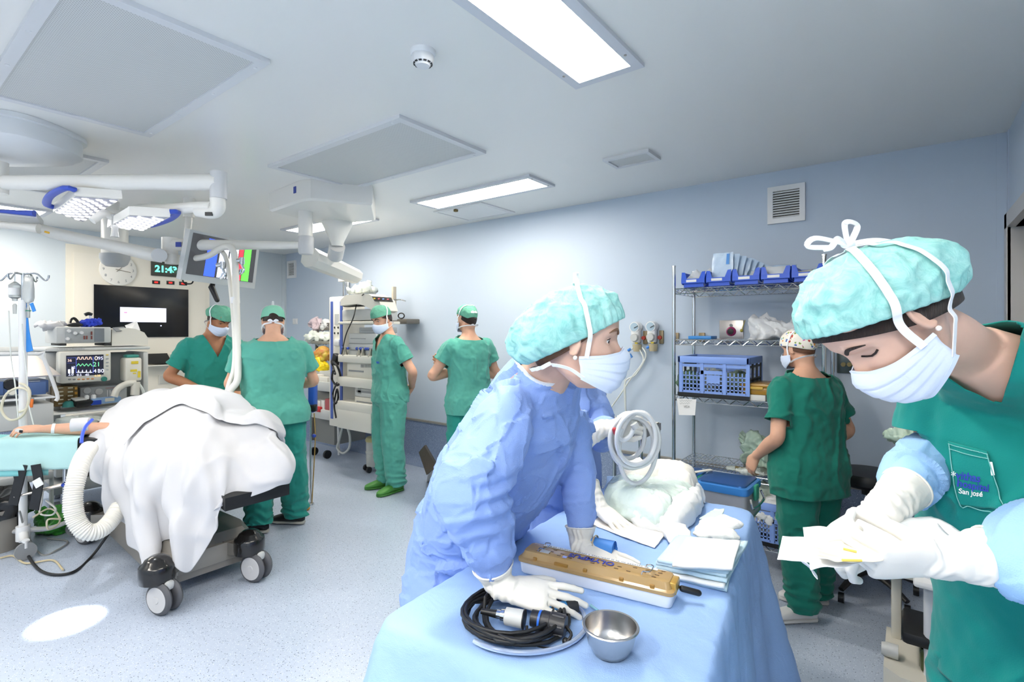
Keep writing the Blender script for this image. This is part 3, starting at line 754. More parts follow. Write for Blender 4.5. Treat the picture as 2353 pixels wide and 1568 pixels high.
  if vneck:
   q = s.sp(neckz - vneck, 0, .1); w = .085 * k / (vneck * k)
   nl = (r * 1 + u * w).normalized(); nr = (-r + u * w).normalized()
   v, f = cut(v, f, [(q, nl), (q, nr)], lambda c: (c - s.sp(1.43)).dot(fv) > -.02 * k and (c - q).length < .26 * k and abs((c - q).dot(r)) < .11 * k)
  o = mkobj(name, v, f, mat, s.root); solid(o, .003); return o
 def trousers(s, mat, loose=.03, wr=.012, seed=3, bottom=.05, name='trousers'):
  k = s.k; mb = MB()
  R = [(.80, .15, .11, .12, 2.2), (.88, .175, .12, .13, 2.3), (.97, .17, .118, .12, 2.3), (1.02, .16, .112, .115, 2.3)]
  mb.loft(rings_torso(s.secs(R, loose * .4)))
  for sd, (a, b, c) in s.legs.items():
   e = c.lerp(b, -.09)
   mb.tube([a + UPV * .02, a.lerp(b, .5), b, b.lerp(c, .5), c, e], [(.09 + loose) * k, (.078 + loose) * k, (.062 + loose * 1.05) * k, (.058 + loose * 1.1) * k, (.052 + loose * .95) * k, (.052 + loose) * k], n=40, seg=22)
  v, f, nn = fuse(mb, s.vox, 5)
  z = (v[:, 2] - s.B.z) / k
  low = np.clip(1 - (z - .08) / .25, 0, 1) ** 1.5
  v = wrinkle(v, nn, wr * k, (8, 8, 3), seed)
  v = v + nn * (low * .012 * k * np.sin(z * 95 + 5 * vnoise(v * 9 + seed)))[:, None]
  for sd, (a, b, c) in s.legs.items():
   q = c.lerp(b, -.05); v, f = cut(v, f, [(q, (c - b).normalized())], lambda p: (p - q).length < .16 * k)
  o = mkobj(name, v, f, mat, s.root); solid(o, .003); return o
 def shoes(s, upper, sole, clog=False, L=.27, names='shoe', lift={}):
  k = s.k
  for sd in (-1, 1):
   c = s.legs[sd][2]; t = Vector(s.toe[sd]); t.z = 0; t.normalize(); r = t.cross(UPV); z0 = c.z - .085 * k
   base = Vector((c.x, c.y, z0)) - t * (.065 * k)
   def ring(y, hw, zt, zb, toe=0):
    out = []
    for i in range(20):
     a = 2 * PI * i / 20; ca, sa = math.cos(a), math.sin(a)
     out.append(base + t * (y * k) + r * (hw * math.copysign(abs(ca) ** .75, ca) * k) + UPV * ((zb + (zt - zb) * (.5 + .5 * math.copysign(abs(sa) ** .8, sa))) * k))
    return out
   h = 1.0
   secs = [(-.012, .018, .05, .022), (0, .033, .075, .016), (.04, .037, .1, .016), (.09, .038, .1, .016), (.14, .044, .082, .016), (.19, .05, .066, .016), (.235, .046, .052, .016), (.262, .033, .042, .018), (.275, .014, .034, .022)]
   mb = MB(); mb.loft([ring(y, w, zt, zb) for y, w, zt, zb in secs]); o = mb.build(names, upper, s.root, auto=None); subsurf(o)
   mb = MB(); mb.loft([ring(y, w * 1.06, .026, .0) for y, w, zt, zb in secs]); mb.build('sole', sole, o, auto=60)
# == PEOPLE standing in the back of the room
def dirn(r, f): return RGT * r + FWD * f
def mask_set(p, s, fine=False, nape=True, hang=False):
 c, Mx = p.hc, p.hM
 face_mask(p.root, c, Mx, s, fine=fine)
 for sx in (-1, 1):
  head_tie(p.root, c, Mx, [(sx * .08, .016, -.042), (sx * .094, 0, .02), (sx * .088, -.03, .08), (sx * .05, -.06, .13), (0, -.07, .142)], s, .011)
  head_tie(p.root, c, Mx, [(sx * .08, .012, -.088), (sx * .082, -.03, -.075), (sx * .066, -.08, -.066), (sx * .01, -.105, -.062)], s, .011)
def bow(p, c, Mx, at, s, up=.03):
 for sx in (-1, 1):
  pts = [(at[0], at[1], at[2]), (at[0] + sx * .02, at[1] - .012, at[2] + up * .6), (at[0] + sx * .035, at[1] - .008, at[2] + .004), (at[0] + sx * .004, at[1] - .006, at[2])]
  head_tie(p.root, c, Mx, pts, s, .01, 'tie_loop')
# man with green clogs, hands behind his back
P = Person('person in green scrubs and green clogs, standing beside the equipment tower, hands behind back', (-4.02, 3.28, 0), dirn(-.78, -.62), 1.80, m_skin, .008, lean=.05, headpitch=.3, headyaw=.25)
for sd in (-1, 1):
 P.arms[sd][1] = P.lp(sd * .27, -.1, 1.13); P.arms[sd][2] = P.lp(sd * .07, -.2, .97)
P.body({sd: dict(y=-P.rt * sd - UPV * .6, z=-P.fw) for sd in (-1, 1)})
P_skin[0] = m_skin; eyes(P.root, P.hc, P.hM, P.hs, .3, drop=.3)
t_ = P.top(m_scrub, hem=.84, seed=1, vneck=.15)
P.trousers(m_scrub, loose=.04)
P.shoes(M('green_clog_rubber', '#4c8f3c', .5), M('green_clog_sole', '#3d7a2e', .6))
dome_obj('hair', m_hair, P.root, P.hc, P.hM, (.093, .05), (-.1, -.055), (.078, .0), .106, (.0, .02), .002, s=P.hs)
dome_obj('surgical_cap', m_capg, P.root, P.hc, P.hM, (.1, .04), (-.107, .01), (.083, .035), .11, (.03, .1), .004, s=P.hs)
mb = MB(); q = P.sp(1.22, -.085, .15); mb.box(q, (.035, .004, .02), P.hM); mb.build('pocket_emblem', M('blue_stitching', '#2c62b8', .7), t_)
mask_set(P, P.hs)
# man seen from behind, arms crossed
P = Person('person in green scrubs seen from behind with crossed arms, near the long wall', (-3.07, 3.38, 0), dirn(-.55, .83), 1.78, m_skin, .008, headyaw=.15)
for sd in (-1, 1):
 P.arms[sd][1] = P.lp(sd * .29, .03, 1.13); P.arms[sd][2] = P.lp(-sd * .1, .22, 1.2 + .02 * sd)
P.arms[-1][1] = P.lp(-.31, .07, 1.14)
P.body({sd: dict(y=-P.rt * sd + UPV * .45, z=P.fw) for sd in (-1, 1)})
P.top(m_scrub, hem=.82, seed=2, vneck=0, sleeve=.5); P.trousers(m_scrub_t, seed=7); P.shoes(m_white, m_white)
dome_obj('hair', m_hair, P.root, P.hc, P.hM, (.093, .05), (-.098, -.06), (.0765, .0), .106, (.0, .02), .002, s=P.hs)
dome_obj('surgical_cap', m_capg, P.root, P.hc, P.hM, (.1, .04), (-.106, -.012), (.083, .03), .11, (.03, .1), .004, s=P.hs)
mask_set(P, P.hs); bow(P, P.hc, P.hM, (0, -.118, .05), P.hs); bow(P, P.hc, P.hM, (0, -.112, -.064), P.hs, .012)
# large man from behind at the operating table
P = Person('broad person in green scrubs and dark shoes seen from behind beside the operating table', (-3.95, 2.08, 0), dirn(-.42, .9), 1.77, m_skin, .008, lean=.1, wide=1.22, hips=1.12, headpitch=.35)
for sd in (-1, 1):
 P.arms[sd][1] = P.lp(sd * .3, .1, 1.12); P.arms[sd][2] = P.lp(sd * .16, .34, 1.06)
P.legs[1] = [P.sp(.9, .1), P.lp(.14, .0, .5), P.lp(.16, .04, .09)]; P.legs[-1] = [P.sp(.9, -.1), P.lp(-.09, .03, .49), P.lp(-.1, -.04, .09)]
P.toe = {-1: dirn(-1, .1), 1: dirn(-1, .15)}
P.body({sd: dict(y=P.fw - P.rt * sd * .3, z=UPV) for sd in (-1, 1)})
P.top(m_scrub, hem=.83, seed=5, vneck=0, sleeve=.62, loose=.035, flare=.04, freq=(7, 7, 2.5)); P.trousers(m_scrub_t, seed=9, loose=.045); P.shoes(M('black_canvas', '#1d1f22', .7), M('pale_rubber', '#b9b6ac', .6))
dome_obj('hair', m_hair, P.root, P.hc, P.hM, (.093, .05), (-.1, -.045), (.078, .0), .106, (.0, .02), .002, s=P.hs)
dome_obj('surgical_cap', M('pale_green_cap', '#7fc3aa', .85, bump=.2, bscale=80), P.root, P.hc, P.hM, (.105, .03), (-.11, -.005), (.09, .02), .115, (.0, .03), .003, s=P.hs, ex=.62)
mask_set(P, P.hs); bow(P, P.hc, P.hM, (0, -.115, -.06), P.hs, .02); bow(P, P.hc, P.hM, (0, -.05, .155), P.hs, .02)
# man behind the operating table
P = Person('person in green scrubs and bouffant cap leaning over the far side of the operating table', (-4.92, 2.03, 0), dirn(.72, -.69), 1.80, m_skin2, .008, lean=.12, headpitch=.4, headyaw=.35)
P.arms[1][1] = P.lp(.31, -.02, 1.13); P.arms[1][2] = P.lp(.13, .2, 1.02)
P.arms[-1][1] = P.lp(-.28, .08, 1.12); P.arms[-1][2] = P.lp(-.14, .3, 1.0)
P.body({sd: dict(y=P.fw * .8 - P.rt * sd * .9 - UPV * .35, z=UPV + P.fw * .3) for sd in (-1, 1)})
P_skin[0] = m_skin2; eyes(P.root, P.hc, P.hM, P.hs, .45, drop=.35)
P.top(m_scrub_t, hem=.82, seed=8, vneck=.17, sleeve=.7, loose=.03); P.trousers(m_scrub_t, seed=4); P.shoes(m_white, m_white)
dome_obj('hair', m_hair, P.root, P.hc, P.hM, (.093, .05), (-.102, -.06), (.078, -.005), .106, (.0, .02), .002, s=P.hs)
dome_obj('bouffant_cap', m_capg, P.root, P.hc, P.hM, (.102, .035), (-.11, -.03), (.086, .025), .12, (.06, .3), .006, 26, s=P.hs)
mask_set(P, P.hs)
# nurse with the butterfly cap
P = Person('person in dark green scrubs with butterfly print cap by the wire shelving', tuple(V(-.52, 3.2, 0) + RGT * .1), dirn(-.34, .94), 1.565, m_skin, .007, lean=.06, wide=1.16, hips=1.22, headpitch=.15, headyaw=.12)
P.arms[-1][1] = P.lp(-.29, -.03, 1.1); P.arms[-1][2] = P.lp(-.25, .17, .94)
P.arms[1][1] = P.lp(.3, -.02, 1.1); P.arms[1][2] = P.lp(.24, .17, .95)
P.toe = {-1: dirn(-1, .0), 1: dirn(-.97, .25)}
P.legs[-1] = [P.sp(.9, -.09), P.lp(-.1, .0, .49), P.lp(-.115, -.06, .085)]; P.legs[1] = [P.sp(.9, .09), P.lp(.12, .04, .49), P.lp(.13, .07, .085)]
P.body({sd: dict(y=P.fw * .5 - UPV * .9, z=P.rt * sd, kw=dict(curl=(.5, .6, .4))) for sd in (-1, 1)})
P.top(m_scrub_n, hem=.74, seed=11, vneck=0, sleeve=.66, loose=.032, flare=.015, wr=.014); P.trousers(m_scrub_n, seed=12, loose=.045)
P.shoes(M('white_clog_rubber', '#e8e6e4', .5), M('white_clog_sole', '#d9d7d5', .6))
for o in [q for q in P.root.children if q.name.startswith('shoe')]:
 pass
dome_obj('hair', M('brown_hair', '#6b4630', .6, var=.3, vscale=60), P.root, P.hc, P.hM, (.093, .05), (-.098, -.055), (.0775, -.01), .106, (.0, .02), .002, s=P.hs)
def butterfly_mat():
 m = M('butterfly_print_cotton', '#efe9dc', .85); n, l = nt(m); b = n['Principled BSDF']; tc = n.new('ShaderNodeTexCoord'); prev = None
 base = lin('#efe9dc')
 for sc, off, cols in ((36, 0, ('#c8372c', '#2f63b5', '#d8862a', '#c85a9a')), (44, 3.3, ('#63b6c4', '#b23a2f', '#7d9a3a', '#d98a36'))):
  mp = n.new('ShaderNodeMapping'); mp.inputs['Location'].default_value = (off, off, off); l.new(tc.outputs['Object'], mp.inputs[0])
  nz = n.new('ShaderNodeTexNoise'); nz.inputs['Scale'].default_value = 90; l.new(mp.outputs[0], nz.inputs['Vector'])
  ad = n.new('ShaderNodeMix'); ad.data_type = 'VECTOR'; ad.inputs[0].default_value = .018; l.new(mp.outputs[0], ad.inputs[4]); l.new(nz.outputs[1], ad.inputs[5])
  v = n.new('ShaderNodeTexVoronoi'); v.inputs['Scale'].default_value = sc; v.inputs['Randomness'].default_value = .8; l.new(ad.outputs[1], v.inputs['Vector'])
  r = n.new('ShaderNodeValToRGB'); r.color_ramp.elements[0].position = .24; r.color_ramp.elements[1].position = .29; r.color_ramp.elements[0].color = (1, 1, 1, 1); r.color_ramp.elements[1].color = (0, 0, 0, 1)
  l.new(v.outputs['Distance'], r.inputs[0])
  cr = n.new('ShaderNodeValToRGB'); cr.color_ramp.interpolation = 'CONSTANT'
  for i, c in enumerate(cols):
   e = cr.color_ramp.elements[i] if i < 2 else cr.color_ramp.elements.new(i / 4)
   e.position = i / 4; e.color = lin(c)
  l.new(v.outputs['Color'], cr.inputs[0])
  mx = n.new('ShaderNodeMix'); mx.data_type = 'RGBA'; l.new(r.outputs[0], mx.inputs[0]); mx.inputs[6].default_value = base
  if prev: l.new(prev, mx.inputs[6])
  l.new(cr.outputs[0], mx.inputs[7]); prev = mx.outputs[2]
 l.new(prev, b.inputs['Base Color']); return m
dome_obj('printed_cap', butterfly_mat(), P.root, P.hc, P.hM, (.103, .035), (-.112, -.03), (.088, .012), .122, (.06, .16), .004, s=P.hs)
mask_set(P, P.hs)
# == FOREGROUND: instrument table under a blue drape
def drape_mat(name, c):
 m = M(name, c, .6, spec=.3); n, l = nt(m); b = n['Principled BSDF']; tc = n.new('ShaderNodeTexCoord')
 v = n.new('ShaderNodeTexVoronoi'); v.inputs['Scale'].default_value = 420; l.new(tc.outputs['Object'], v.inputs['Vector'])
 w = n.new('ShaderNodeTexNoise'); w.inputs['Scale'].default_value = 7; w.inputs['Detail'].default_value = 6; w.inputs['Distortion'].default_value = 1.0; l.new(tc.outputs['Object'], w.inputs['Vector'])
 a = n.new('ShaderNodeMath'); a.operation = 'MULTIPLY_ADD'; a.inputs[1].default_value = .06; l.new(v.outputs['Distance'], a.inputs[0]); l.new(w.outputs[0], a.inputs[2])
 bp = n.new('ShaderNodeBump'); bp.inputs['Strength'].default_value = .35; bp.inputs['Distance'].default_value = .02; l.new(a.outputs[0], bp.inputs['Height']); l.new(bp.outputs[0], b.inputs['Normal']); return m
m_drape = drape_mat('blue_sterile_drape', '#98b9ea'); m_gown = drape_mat('blue_surgical_gown', '#8fabe8'); m_sleeve = drape_mat('sky_blue_sleeve', '#9fc8f4')
TA, TB, TC, TD = V(-1.03, .80, 0), V(-.30, .92, 0), V(-.49, 2.2, 0), V(-1.1, 2.12, 0); TZ = .85
t = thing('instrument_table', 'instrument table hidden under the blue drape in the foreground', 'table', (-.72, 1.5, 0))
mb = MB(); mb.prism([p.lerp((TA + TB + TC + TD) / 4, .06) + V(0, 0, TZ - .04) for p in (TA, TB, TC, TD)], (0, 0, .03)); mb.build('table_top', m_steel, t, False)
for p in (TA, TB, TC, TD):
 q = p.lerp((TA + TB + TC + TD) / 4, .12); mb = MB(); mb.bar(q + V(0, 0, .08), q + V(0, 0, TZ - .04), .014); lg = mb.build('leg', m_chrome, t)
 mb = MB(); mb.sweep([q + V(0, -.014, .04), q + V(0, .014, .04)], .04, 20); mb.build('caster', m_black, lg)
def table_drape():
 P4 = [TA, TB, TC, TD]; cen = (TA + TB + TC + TD) / 4; loop = []; rad = .07
 for i in range(4):
  p, a, b = P4[i], P4[i - 1], P4[(i + 1) % 4]; da = (a - p).normalized(); db = (b - p).normalized()
  for u in np.linspace(0, 1, 9):
   q0, q1 = p + da * rad, p + db * rad
   loop.append((q0.lerp(p, u)).lerp(p.lerp(q1, u), u))
  L = (b - p).length
  for u in np.linspace(0, 1, 34)[1:-1]: loop.append(p + db * rad + (b - p - db * 2 * rad) * u)
 n = len(loop); vs = []; fs = []
 acc = [0]
 for i in range(1, n): acc.append(acc[-1] + (loop[i] - loop[i - 1]).length)
 rows = []
 for k in (0.02, .2, .4, .6, .75, .86, .93, .97): rows.append(('t', k))
 for d in (0, .012, .03, .06, .1, .14, .19, .24, .3, .36, .42, .48, .54, .6, .66): rows.append(('s', d))
 for kind, d in rows:
  for i in range(n):
   p = loop[i]; o = (p - cen).normalized(); tg = (loop[(i + 1) % n] - loop[i - 1]).normalized(); nr = V(tg.y, -tg.x, 0)
   corner = min((p - c).length for c in P4)
   if kind == 't':
    q = cen.lerp(p, d); z = TZ + .0015 - .006 * max(0, d - .9) * 10
    vs.append(V(q.x, q.y, z))
   else:
    s = acc[i]; ck = math.exp(-(corner / .13) ** 2)
    fold = math.sin(s * 17 + 1.5 * math.sin(s * 5)) * .5 + math.sin(s * 31 + 2) * .25
    off = .012 * min(1, d / .02) + d * ((.07 if p.x > -.52 and p.y > .95 else .16) + .13 * ck) + fold * d ** 1.1 * .1 * (1 - .4 * ck) + .02 * ck * d
    vs.append(V(p.x, p.y, 0) + nr * off + V(0, 0, TZ - .012 - d * (1 - .05 * ck) + .006 * (1 - min(1, d / .02))))
 m = len(rows)
 for j in range(m - 1):
  for i in range(n): fs.append([j * n + i, j * n + (i + 1) % n, (j + 1) * n + (i + 1) % n, (j + 1) * n + i])
 fs.append(list(range(n))[::-1])
 v = np.array([tuple(p) for p in vs])
 return v, fs
v, f = table_drape()
o = mkobj('tablecloth', v, f, m_drape); subsurf(o, 2)
tag(o, 'pale blue sterile drape hanging over the instrument table in the foreground', 'drape')
tx = bpy.data.textures.new('crease', 'CLOUDS'); tx.noise_scale = .09; tx.noise_depth = 2
d_ = o.modifiers.new('creases', 'DISPLACE'); d_.texture = tx; d_.strength = .012; d_.mid_level = .5; d_.texture_coords = 'LOCAL'
# == FOREGROUND PEOPLE
def fbody(P, secs, neckpts, neckr, armr, voxel=.005, hands=None, nose=1.0):
 mb = MB(); mb.loft(rings_torso(secs)); mb.tube(neckpts, neckr, seg=24, n=20); head_mesh(mb, P.hc, P.hM, P.hs, nose)
 for sd, pts in P.arms.items(): mb.tube(pts, armr[:len(pts)], n=30, seg=16, caps='round')
 for sd, pts in P.legs.items(): mb.tube(pts, [.085, .075, .056, .055, .036][:len(pts)], n=30, seg=16, caps='round')
 v, f, nn = fuse(mb, voxel, 2, .4); return mkobj('body', v, f, P.skin, P.root)
def glove(P, wrist, y, z, side, s, cuff, cr, label=None, voxel=.0026, cuffmat=None, **kw):
 mb = MB(); hand_mesh(mb, wrist, y, z, side, s, **kw)
 W = Vector(wrist); yy = Vector(y).normalized()
 mb.tube([W + yy * .02] + list(cuff), [(.03, .025)] + list(cr), n=28, seg=24, ref=z)
 v, f, nn = fuse(mb, voxel, 4)
 far = np.clip(1 - (np.linalg.norm(v - np.array(W), axis=1) / .13), 0, 1)
 t = (v - np.array(W)) @ np.array(yy); wr = np.clip((.035 - t) / .05, 0, 1)
 v = v + nn * (wr * (.0022 * np.sin(t * 240 + 7 * vnoise(v * 22)) * (.4 + .6 * np.exp(-(t / .04) ** 2)) + .0016 * fbm(v * 45, 2)))[:, None]
 o = mkobj('glove', v, f, m_glove, P.root)
 if label: o['label'] = label
 e = Vector(cuff[-1]); d = (e - Vector(cuff[-2])).normalized(); a = d.orthogonal().normalized(); b = d.cross(a); r = cr[-1] if isinstance(cr[-1], (int, float)) else max(cr[-1])
 mb = MB(); mb.sweep([e + (a * math.cos(q) + b * math.sin(q)) * (r * 1.0) for q in np.linspace(0, 2 * PI, 33)[:-1]], .0022, 8, None, closed=True); mb.build('cuff_rim', m_glove, o)
 return o
def rv(fr, ff): return dirn(fr, ff)
# woman in the blue gown, bending over the table
a = math.radians(33); f0 = dirn(math.cos(a), -math.sin(a)); r0 = f0.cross(UPV)
P = Person('person in a blue surgical gown and aqua bouffant cap bending over the instrument table', tuple(U(1010, 1500, 1.8) * V(1, 1, 0) if False else (U(1010, 1300, 1.8).x, U(1010, 1300, 1.8).y, 0)), f0, 1.7, m_skin3, .006)
W1 = P
ha = math.radians(9); hp_ = math.radians(3)
hf = dirn(math.cos(ha), -math.sin(ha)) * math.cos(hp_) - UPV * math.sin(hp_)
P.hM = frame(hf, UPV); P.hc = U(1334, 780, 1.29); P.hs = 1.01
pel = U(1070, 1240, 1.84); ch = U(1205, 985, 1.56); shc = U(1232, 905, 1.47); nk = U(1262, 852, 1.40)
P.arms = {1: [U(1165, 945, 1.35), U(1088, 1120, 1.24), U(1140, 1330, 1.31)], -1: [U(1300, 950, 1.62), U(1330, 1085, 1.64), U(1335, 1238, 1.60)]}
P.legs = {sd: [pel - r0 * (-sd * .09), (pel - r0 * (-sd * .1)) * V(1, 1, 0) + V(0, 0, .48) if False else V((pel + r0 * sd * .1).x, (pel + r0 * sd * .1).y, .48), V((pel + r0 * sd * .1).x, (pel + r0 * sd * .1).y, .09)] for sd in (-1, 1)}
base = V(pel.x, pel.y, 0)
fbody(P, [(pel - UPV * .08, r0, .13, .09, .1, 2), (pel, r0, .15, .1, .11, 2), (ch, r0, .15, .1, .1, 2), (shc, r0, .15, .075, .08, 2), (nk, r0, .07, .06, .065, 2)],
  [shc, nk, U(1292, 822, 1.36), U(1335, 790, 1.31)], [.08, .064, .057, .056], [.05, .038, .028], .0045)
P_skin[0] = m_skin3
eyes(P.root, P.hc, P.hM, P.hs, lid=.2, gaze=-.15, drop=.2, brow=1, bmat=M('light_brow', '#7d5d48', .7))
mb = MB(); rings = rings_torso([(V(base.x, base.y, .28), r0, .27, .22, .22, 2.2), (V(base.x, base.y, .6), r0, .235, .19, .2, 2.2), (pel, r0, .205, .16, .185, 2.2), (U(1140, 1105, 1.66), r0, .2, .17, .18, 2.3), (ch, r0, .195, .15, .155, 2.3), (shc, r0, .165, .1, .1, 2.2), (nk, r0, .085, .072, .075, 2), (nk + (nk - shc) * .4, r0, .07, .06, .065, 2)], 44, 50); mb.loft(rings)
s1, e1, w1 = P.arms[1]; s2, e2, w2 = P.arms[-1]
mb.tube([shc.lerp(s1, .55), s1, s1.lerp(e1, .5), e1 + U(1085, 1120, 1.2) * 0, e1.lerp(w1, .4), e1.lerp(w1, .75), w1], [.06, .078, .088, .088, .078, .06, .034], n=50, seg=28)
mb.tube([shc.lerp(s2, .6), s2, s2.lerp(e2, .5), e2, e2.lerp(w2, .5), w2.lerp(e2, .05)], [.06, .07, .068, .062, .052, .034], n=44, seg=26)
v, f, nn = fuse(mb, .006, 6)
v_0 = v.copy(); v = crumple(v, nn, .024, 4.2, 2); nn = normals(v, f)
v = wrinkle(v, nn, .006, (8, 8, 6), 4, 5, .1); v = wrinkle(v, normals(v, f), .004, (15, 15, 12), 9, 7, .0)
for (q0, q1, amp) in ((e1.lerp(w1, .3), w1, .010), (s1.lerp(e1, .8), e1.lerp(w1, .35), .012), (e2.lerp(w2, .4), w2, .008)):
 ax = (q1 - q0); L = ax.length; ax = np.array(ax.normalized()); t = (v - np.array(q0)) @ ax; rad = np.linalg.norm(v - np.array(q0) - t[:, None] * ax, axis=1)
 g = np.exp(-((t - L / 2) / (L * .6)) ** 2) * (rad < .11)
 v = v + normals(v, f) * (g * amp * np.sin(t * 110 + 7 * vnoise(v * 8)))[:, None] * .5
for w_ in (w1, w2): k_ = np.clip(np.linalg.norm(v_0 - np.array(w_), axis=1) / .17, .1, 1)[:, None]; v = v_0 + (v - v_0) * k_
v, f = cut(v, f, [(nk + (nk - shc).normalized() * .011, ((nk - shc).normalized() - f0 * .22).normalized())], lambda c: (c - nk).length < .13 and (c - nk).cross((nk - shc).normalized()).length < .1)
v, f = cut(v, f, [(w1.lerp(e1, .03), (w1 - e1).normalized())], lambda c: (c - w1).length < .07)
v, f = cut(v, f, [(w2.lerp(e2, .08), (w2 - e2).normalized())], lambda c: (c - w2).length < .08)
o = mkobj('gown', v, f, m_gown, P.root); solid(o, .002)
me = o.data; from collections import defaultdict
def edge_loop(v, f, near, rad):
 cnt = defaultdict(int)
 for q in f:
  for i in range(len(q)): cnt[tuple(sorted((q[i], q[(i + 1) % len(q)])))] += 1
 adj = defaultdict(list)
 for (i, j), c in cnt.items():
  if c == 1 and np.linalg.norm(v[i] - near) < rad: adj[i].append(j); adj[j].append(i)
 best = []
 seen = set()
 for s0 in adj:
  if s0 in seen: continue
  loop = [s0]; seen.add(s0)
  while True:
   nx = [q for q in adj[loop[-1]] if q not in seen]
   if not nx: break
   loop.append(nx[0]); seen.add(nx[0])
  if len(loop) > len(best): best = loop
 return [Vector(v[i]) for i in best]
def binding(P, loop, axis, w, mat, name, th=.0015, step=4):
 L = loop[::step]; c = sum(L, Vector()) / len(L)
 P3 = [(L[i - 1] + L[i] + L[(i + 1) % len(L)]) / 3 for i in range(len(L))]
 ax = Vector(axis).normalized(); mb = MB(); rings = []
 for i, p in enumerate(P3):
  o = (p - c); o = (o - ax * o.dot(ax)).normalized()
  rings.append([p + o * (th * 2) + ax * w * .4, p + o * (th * 2.2) - ax * w * .6, p - o * th - ax * w * .6, p - o * th + ax * w * .4])
 mb.loft(rings, False, closed=True); return mb.build(name, mat, P)
lp_ = edge_loop(v, f, np.array(nk), .14)
binding(o, lp_, (nk - shc), .011, m_tie, 'neck_binding')
dome_obj('hair', M('light_brown_hair', '#6d4a33', .55, var=.3, vscale=60), P.root, P.hc, P.hM, (.09, .062), (-.1, -.075), (.0765, -.012), .108, (.0, .02), .002, s=P.hs)
dome_obj('bouffant_cap', m_capt, P.root, P.hc, P.hM, (.104, .058), (-.125, -.07), (.088, -.008), .134, (.12, .42), .008, 34, s=P.hs, nscale=24, seed=3, nu=160, nv=70)
mk, mfn = face_mask(P.root, P.hc, P.hM, P.hs)
c, Mx, s = P.hc, P.hM, P.hs
for sx in (-1, 1):
 head_tie(P.root, c, Mx, [(sx * .08, .018, -.042), (sx * .086, .022, .01), (sx * .087, .01, .06), (sx * .065, -.01, .115), (0, -.02, .15)], s, .011)
 head_tie(P.root, c, Mx, [(sx * .081, .014, -.088), (sx * .086, -.02, -.068), (sx * .078, -.06, -.062), (sx * .03, -.1, -.07), (0, -.108, -.072)], s, .01)
for sx in (-1, 1):
 mb = MB(); mb.ball(hp(c, Mx, (sx * .083, -.008, -.042), s), .0055, 14, 10); mb.build('earring', M('pearl', '#efe9e4', .15, coat=.6), P.root)
head_tie(P.root, c, Mx, [(.0, -.02, .158), (.02, -.03, .18), (.03, -.02, .165), (.005, -.02, .16)], s, .01, 'tie_loop'); head_tie(P.root, c, Mx, [(.0, -.02, .158), (-.02, -.0, .185), (-.03, -.02, .16), (-.005, -.02, .16)], s, .01, 'tie_loop')
yv = dirn(.96, -.12) - UPV * .1; zv = UPV * .86 - FWD * .5
h1 = U(1166, 1356, 1.27)
glove(P, h1, yv, zv, -1, 1.0, [U(1146, 1342, 1.29), w1.lerp(e1, .03), w1.lerp(e1, .16)], [(.034, .032), .041, .051], None, curls=((.12, .15, .1), (.2, .2, .12), (.28, .22, .15), (.22, .22, .15)), spread=.13, thumb=(.6, .3, .15, .2))
yv = dirn(.86, -.45) - UPV * .1; zv = UPV * .95 - FWD * .2
h2 = U(1340, 1264, 1.565)
glove(P, h2, yv, zv, 1, 1.0, [U(1335, 1250, 1.59), w2.lerp(e2, .05), w2.lerp(e2, .18)], [(.034, .032), .039, .047], None, curl=(.1, .12, .1), spread=.1, thumb=(.6, .3, .15, .2))
# woman on the right in teal scrubs, opening a packet
a = math.radians(26); f0 = dirn(-math.cos(a), -math.sin(a)); r0 = f0.cross(UPV)
pel = U(2378, 1400, 1.12)
P = Person('person in teal scrubs with a large aqua bouffant cap opening a white packet', (pel.x, pel.y, 0), f0, 1.72, m_skin3, .006)
W2 = P
ha = math.radians(-6); hp_ = math.radians(54)
hf = dirn(-math.cos(ha), -math.sin(ha)) * math.cos(hp_) - UPV * math.sin(hp_)
P.hM = frame(hf, UPV); P.hc = U(2026, 735, .97); P.hs = 1.06
ch = U(2325, 1060, 1.1); shc = U(2360, 905, 1.06); nk = U(2225, 815, 1.04)
sN = shc - r0 * .17 - UPV * .01; sF = shc + r0 * .15
eN = U(2470, 1290, .80); wN = U(2245, 1280, .85); eF = U(2140, 1052, 1.19); wF = U(2062, 1142, 1.08)
P.arms = {-1: [sN, eN, wN], 1: [sF, eF, wF]}
P.legs = {sd: [pel + r0 * sd * .09, V((pel + r0 * sd * .1).x, (pel + r0 * sd * .1).y, .48), V((pel + r0 * sd * .1).x, (pel + r0 * sd * .1).y, .09)] for sd in (-1, 1)}
fbody(P, [(pel - UPV * .08, r0, .13, .09, .1, 2), (pel, r0, .15, .1, .11, 2), (ch, r0, .145, .1, .1, 2), (shc, r0, .15, .08, .08, 2), (nk, r0, .068, .06, .065, 2)],
  [shc, nk, U(2170, 775, 1.0), U(2095, 745, .98)], [.08, .06, .054, .056], [.05, .038, .028], .0045)
eyes(P.root, P.hc, P.hM, P.hs, lid=.93, drop=.5, brow=-1)
mb = MB(); mb.loft(rings_torso([(V(pel.x, pel.y, .74), r0, .185, .13, .15, 2.2), (pel, r0, .182, .125, .14, 2.3), (U(2340, 1230, 1.12), r0, .178, .128, .13, 2.3), (ch, r0, .18, .135, .12, 2.3), (shc, r0, .168, .1, .1, 2.2), (nk, r0, .1, .08, .08, 2), (nk + (nk - shc) * .35, r0, .08, .068, .07, 2)], 44, 50))
for s_, e_ in ((sN, eN), (sF, eF)):
 mb.tube([shc.lerp(s_, .6), s_, s_.lerp(e_, .4), s_.lerp(e_, .72)], [.06, .078, .082, .088], n=30, seg=24)
v, f, nn = fuse(mb, .006, 5); v = wrinkle(v, nn, .012, (8, 8, 3), 21, 2, .2)
u_ = (nk - shc).normalized(); fv = f0
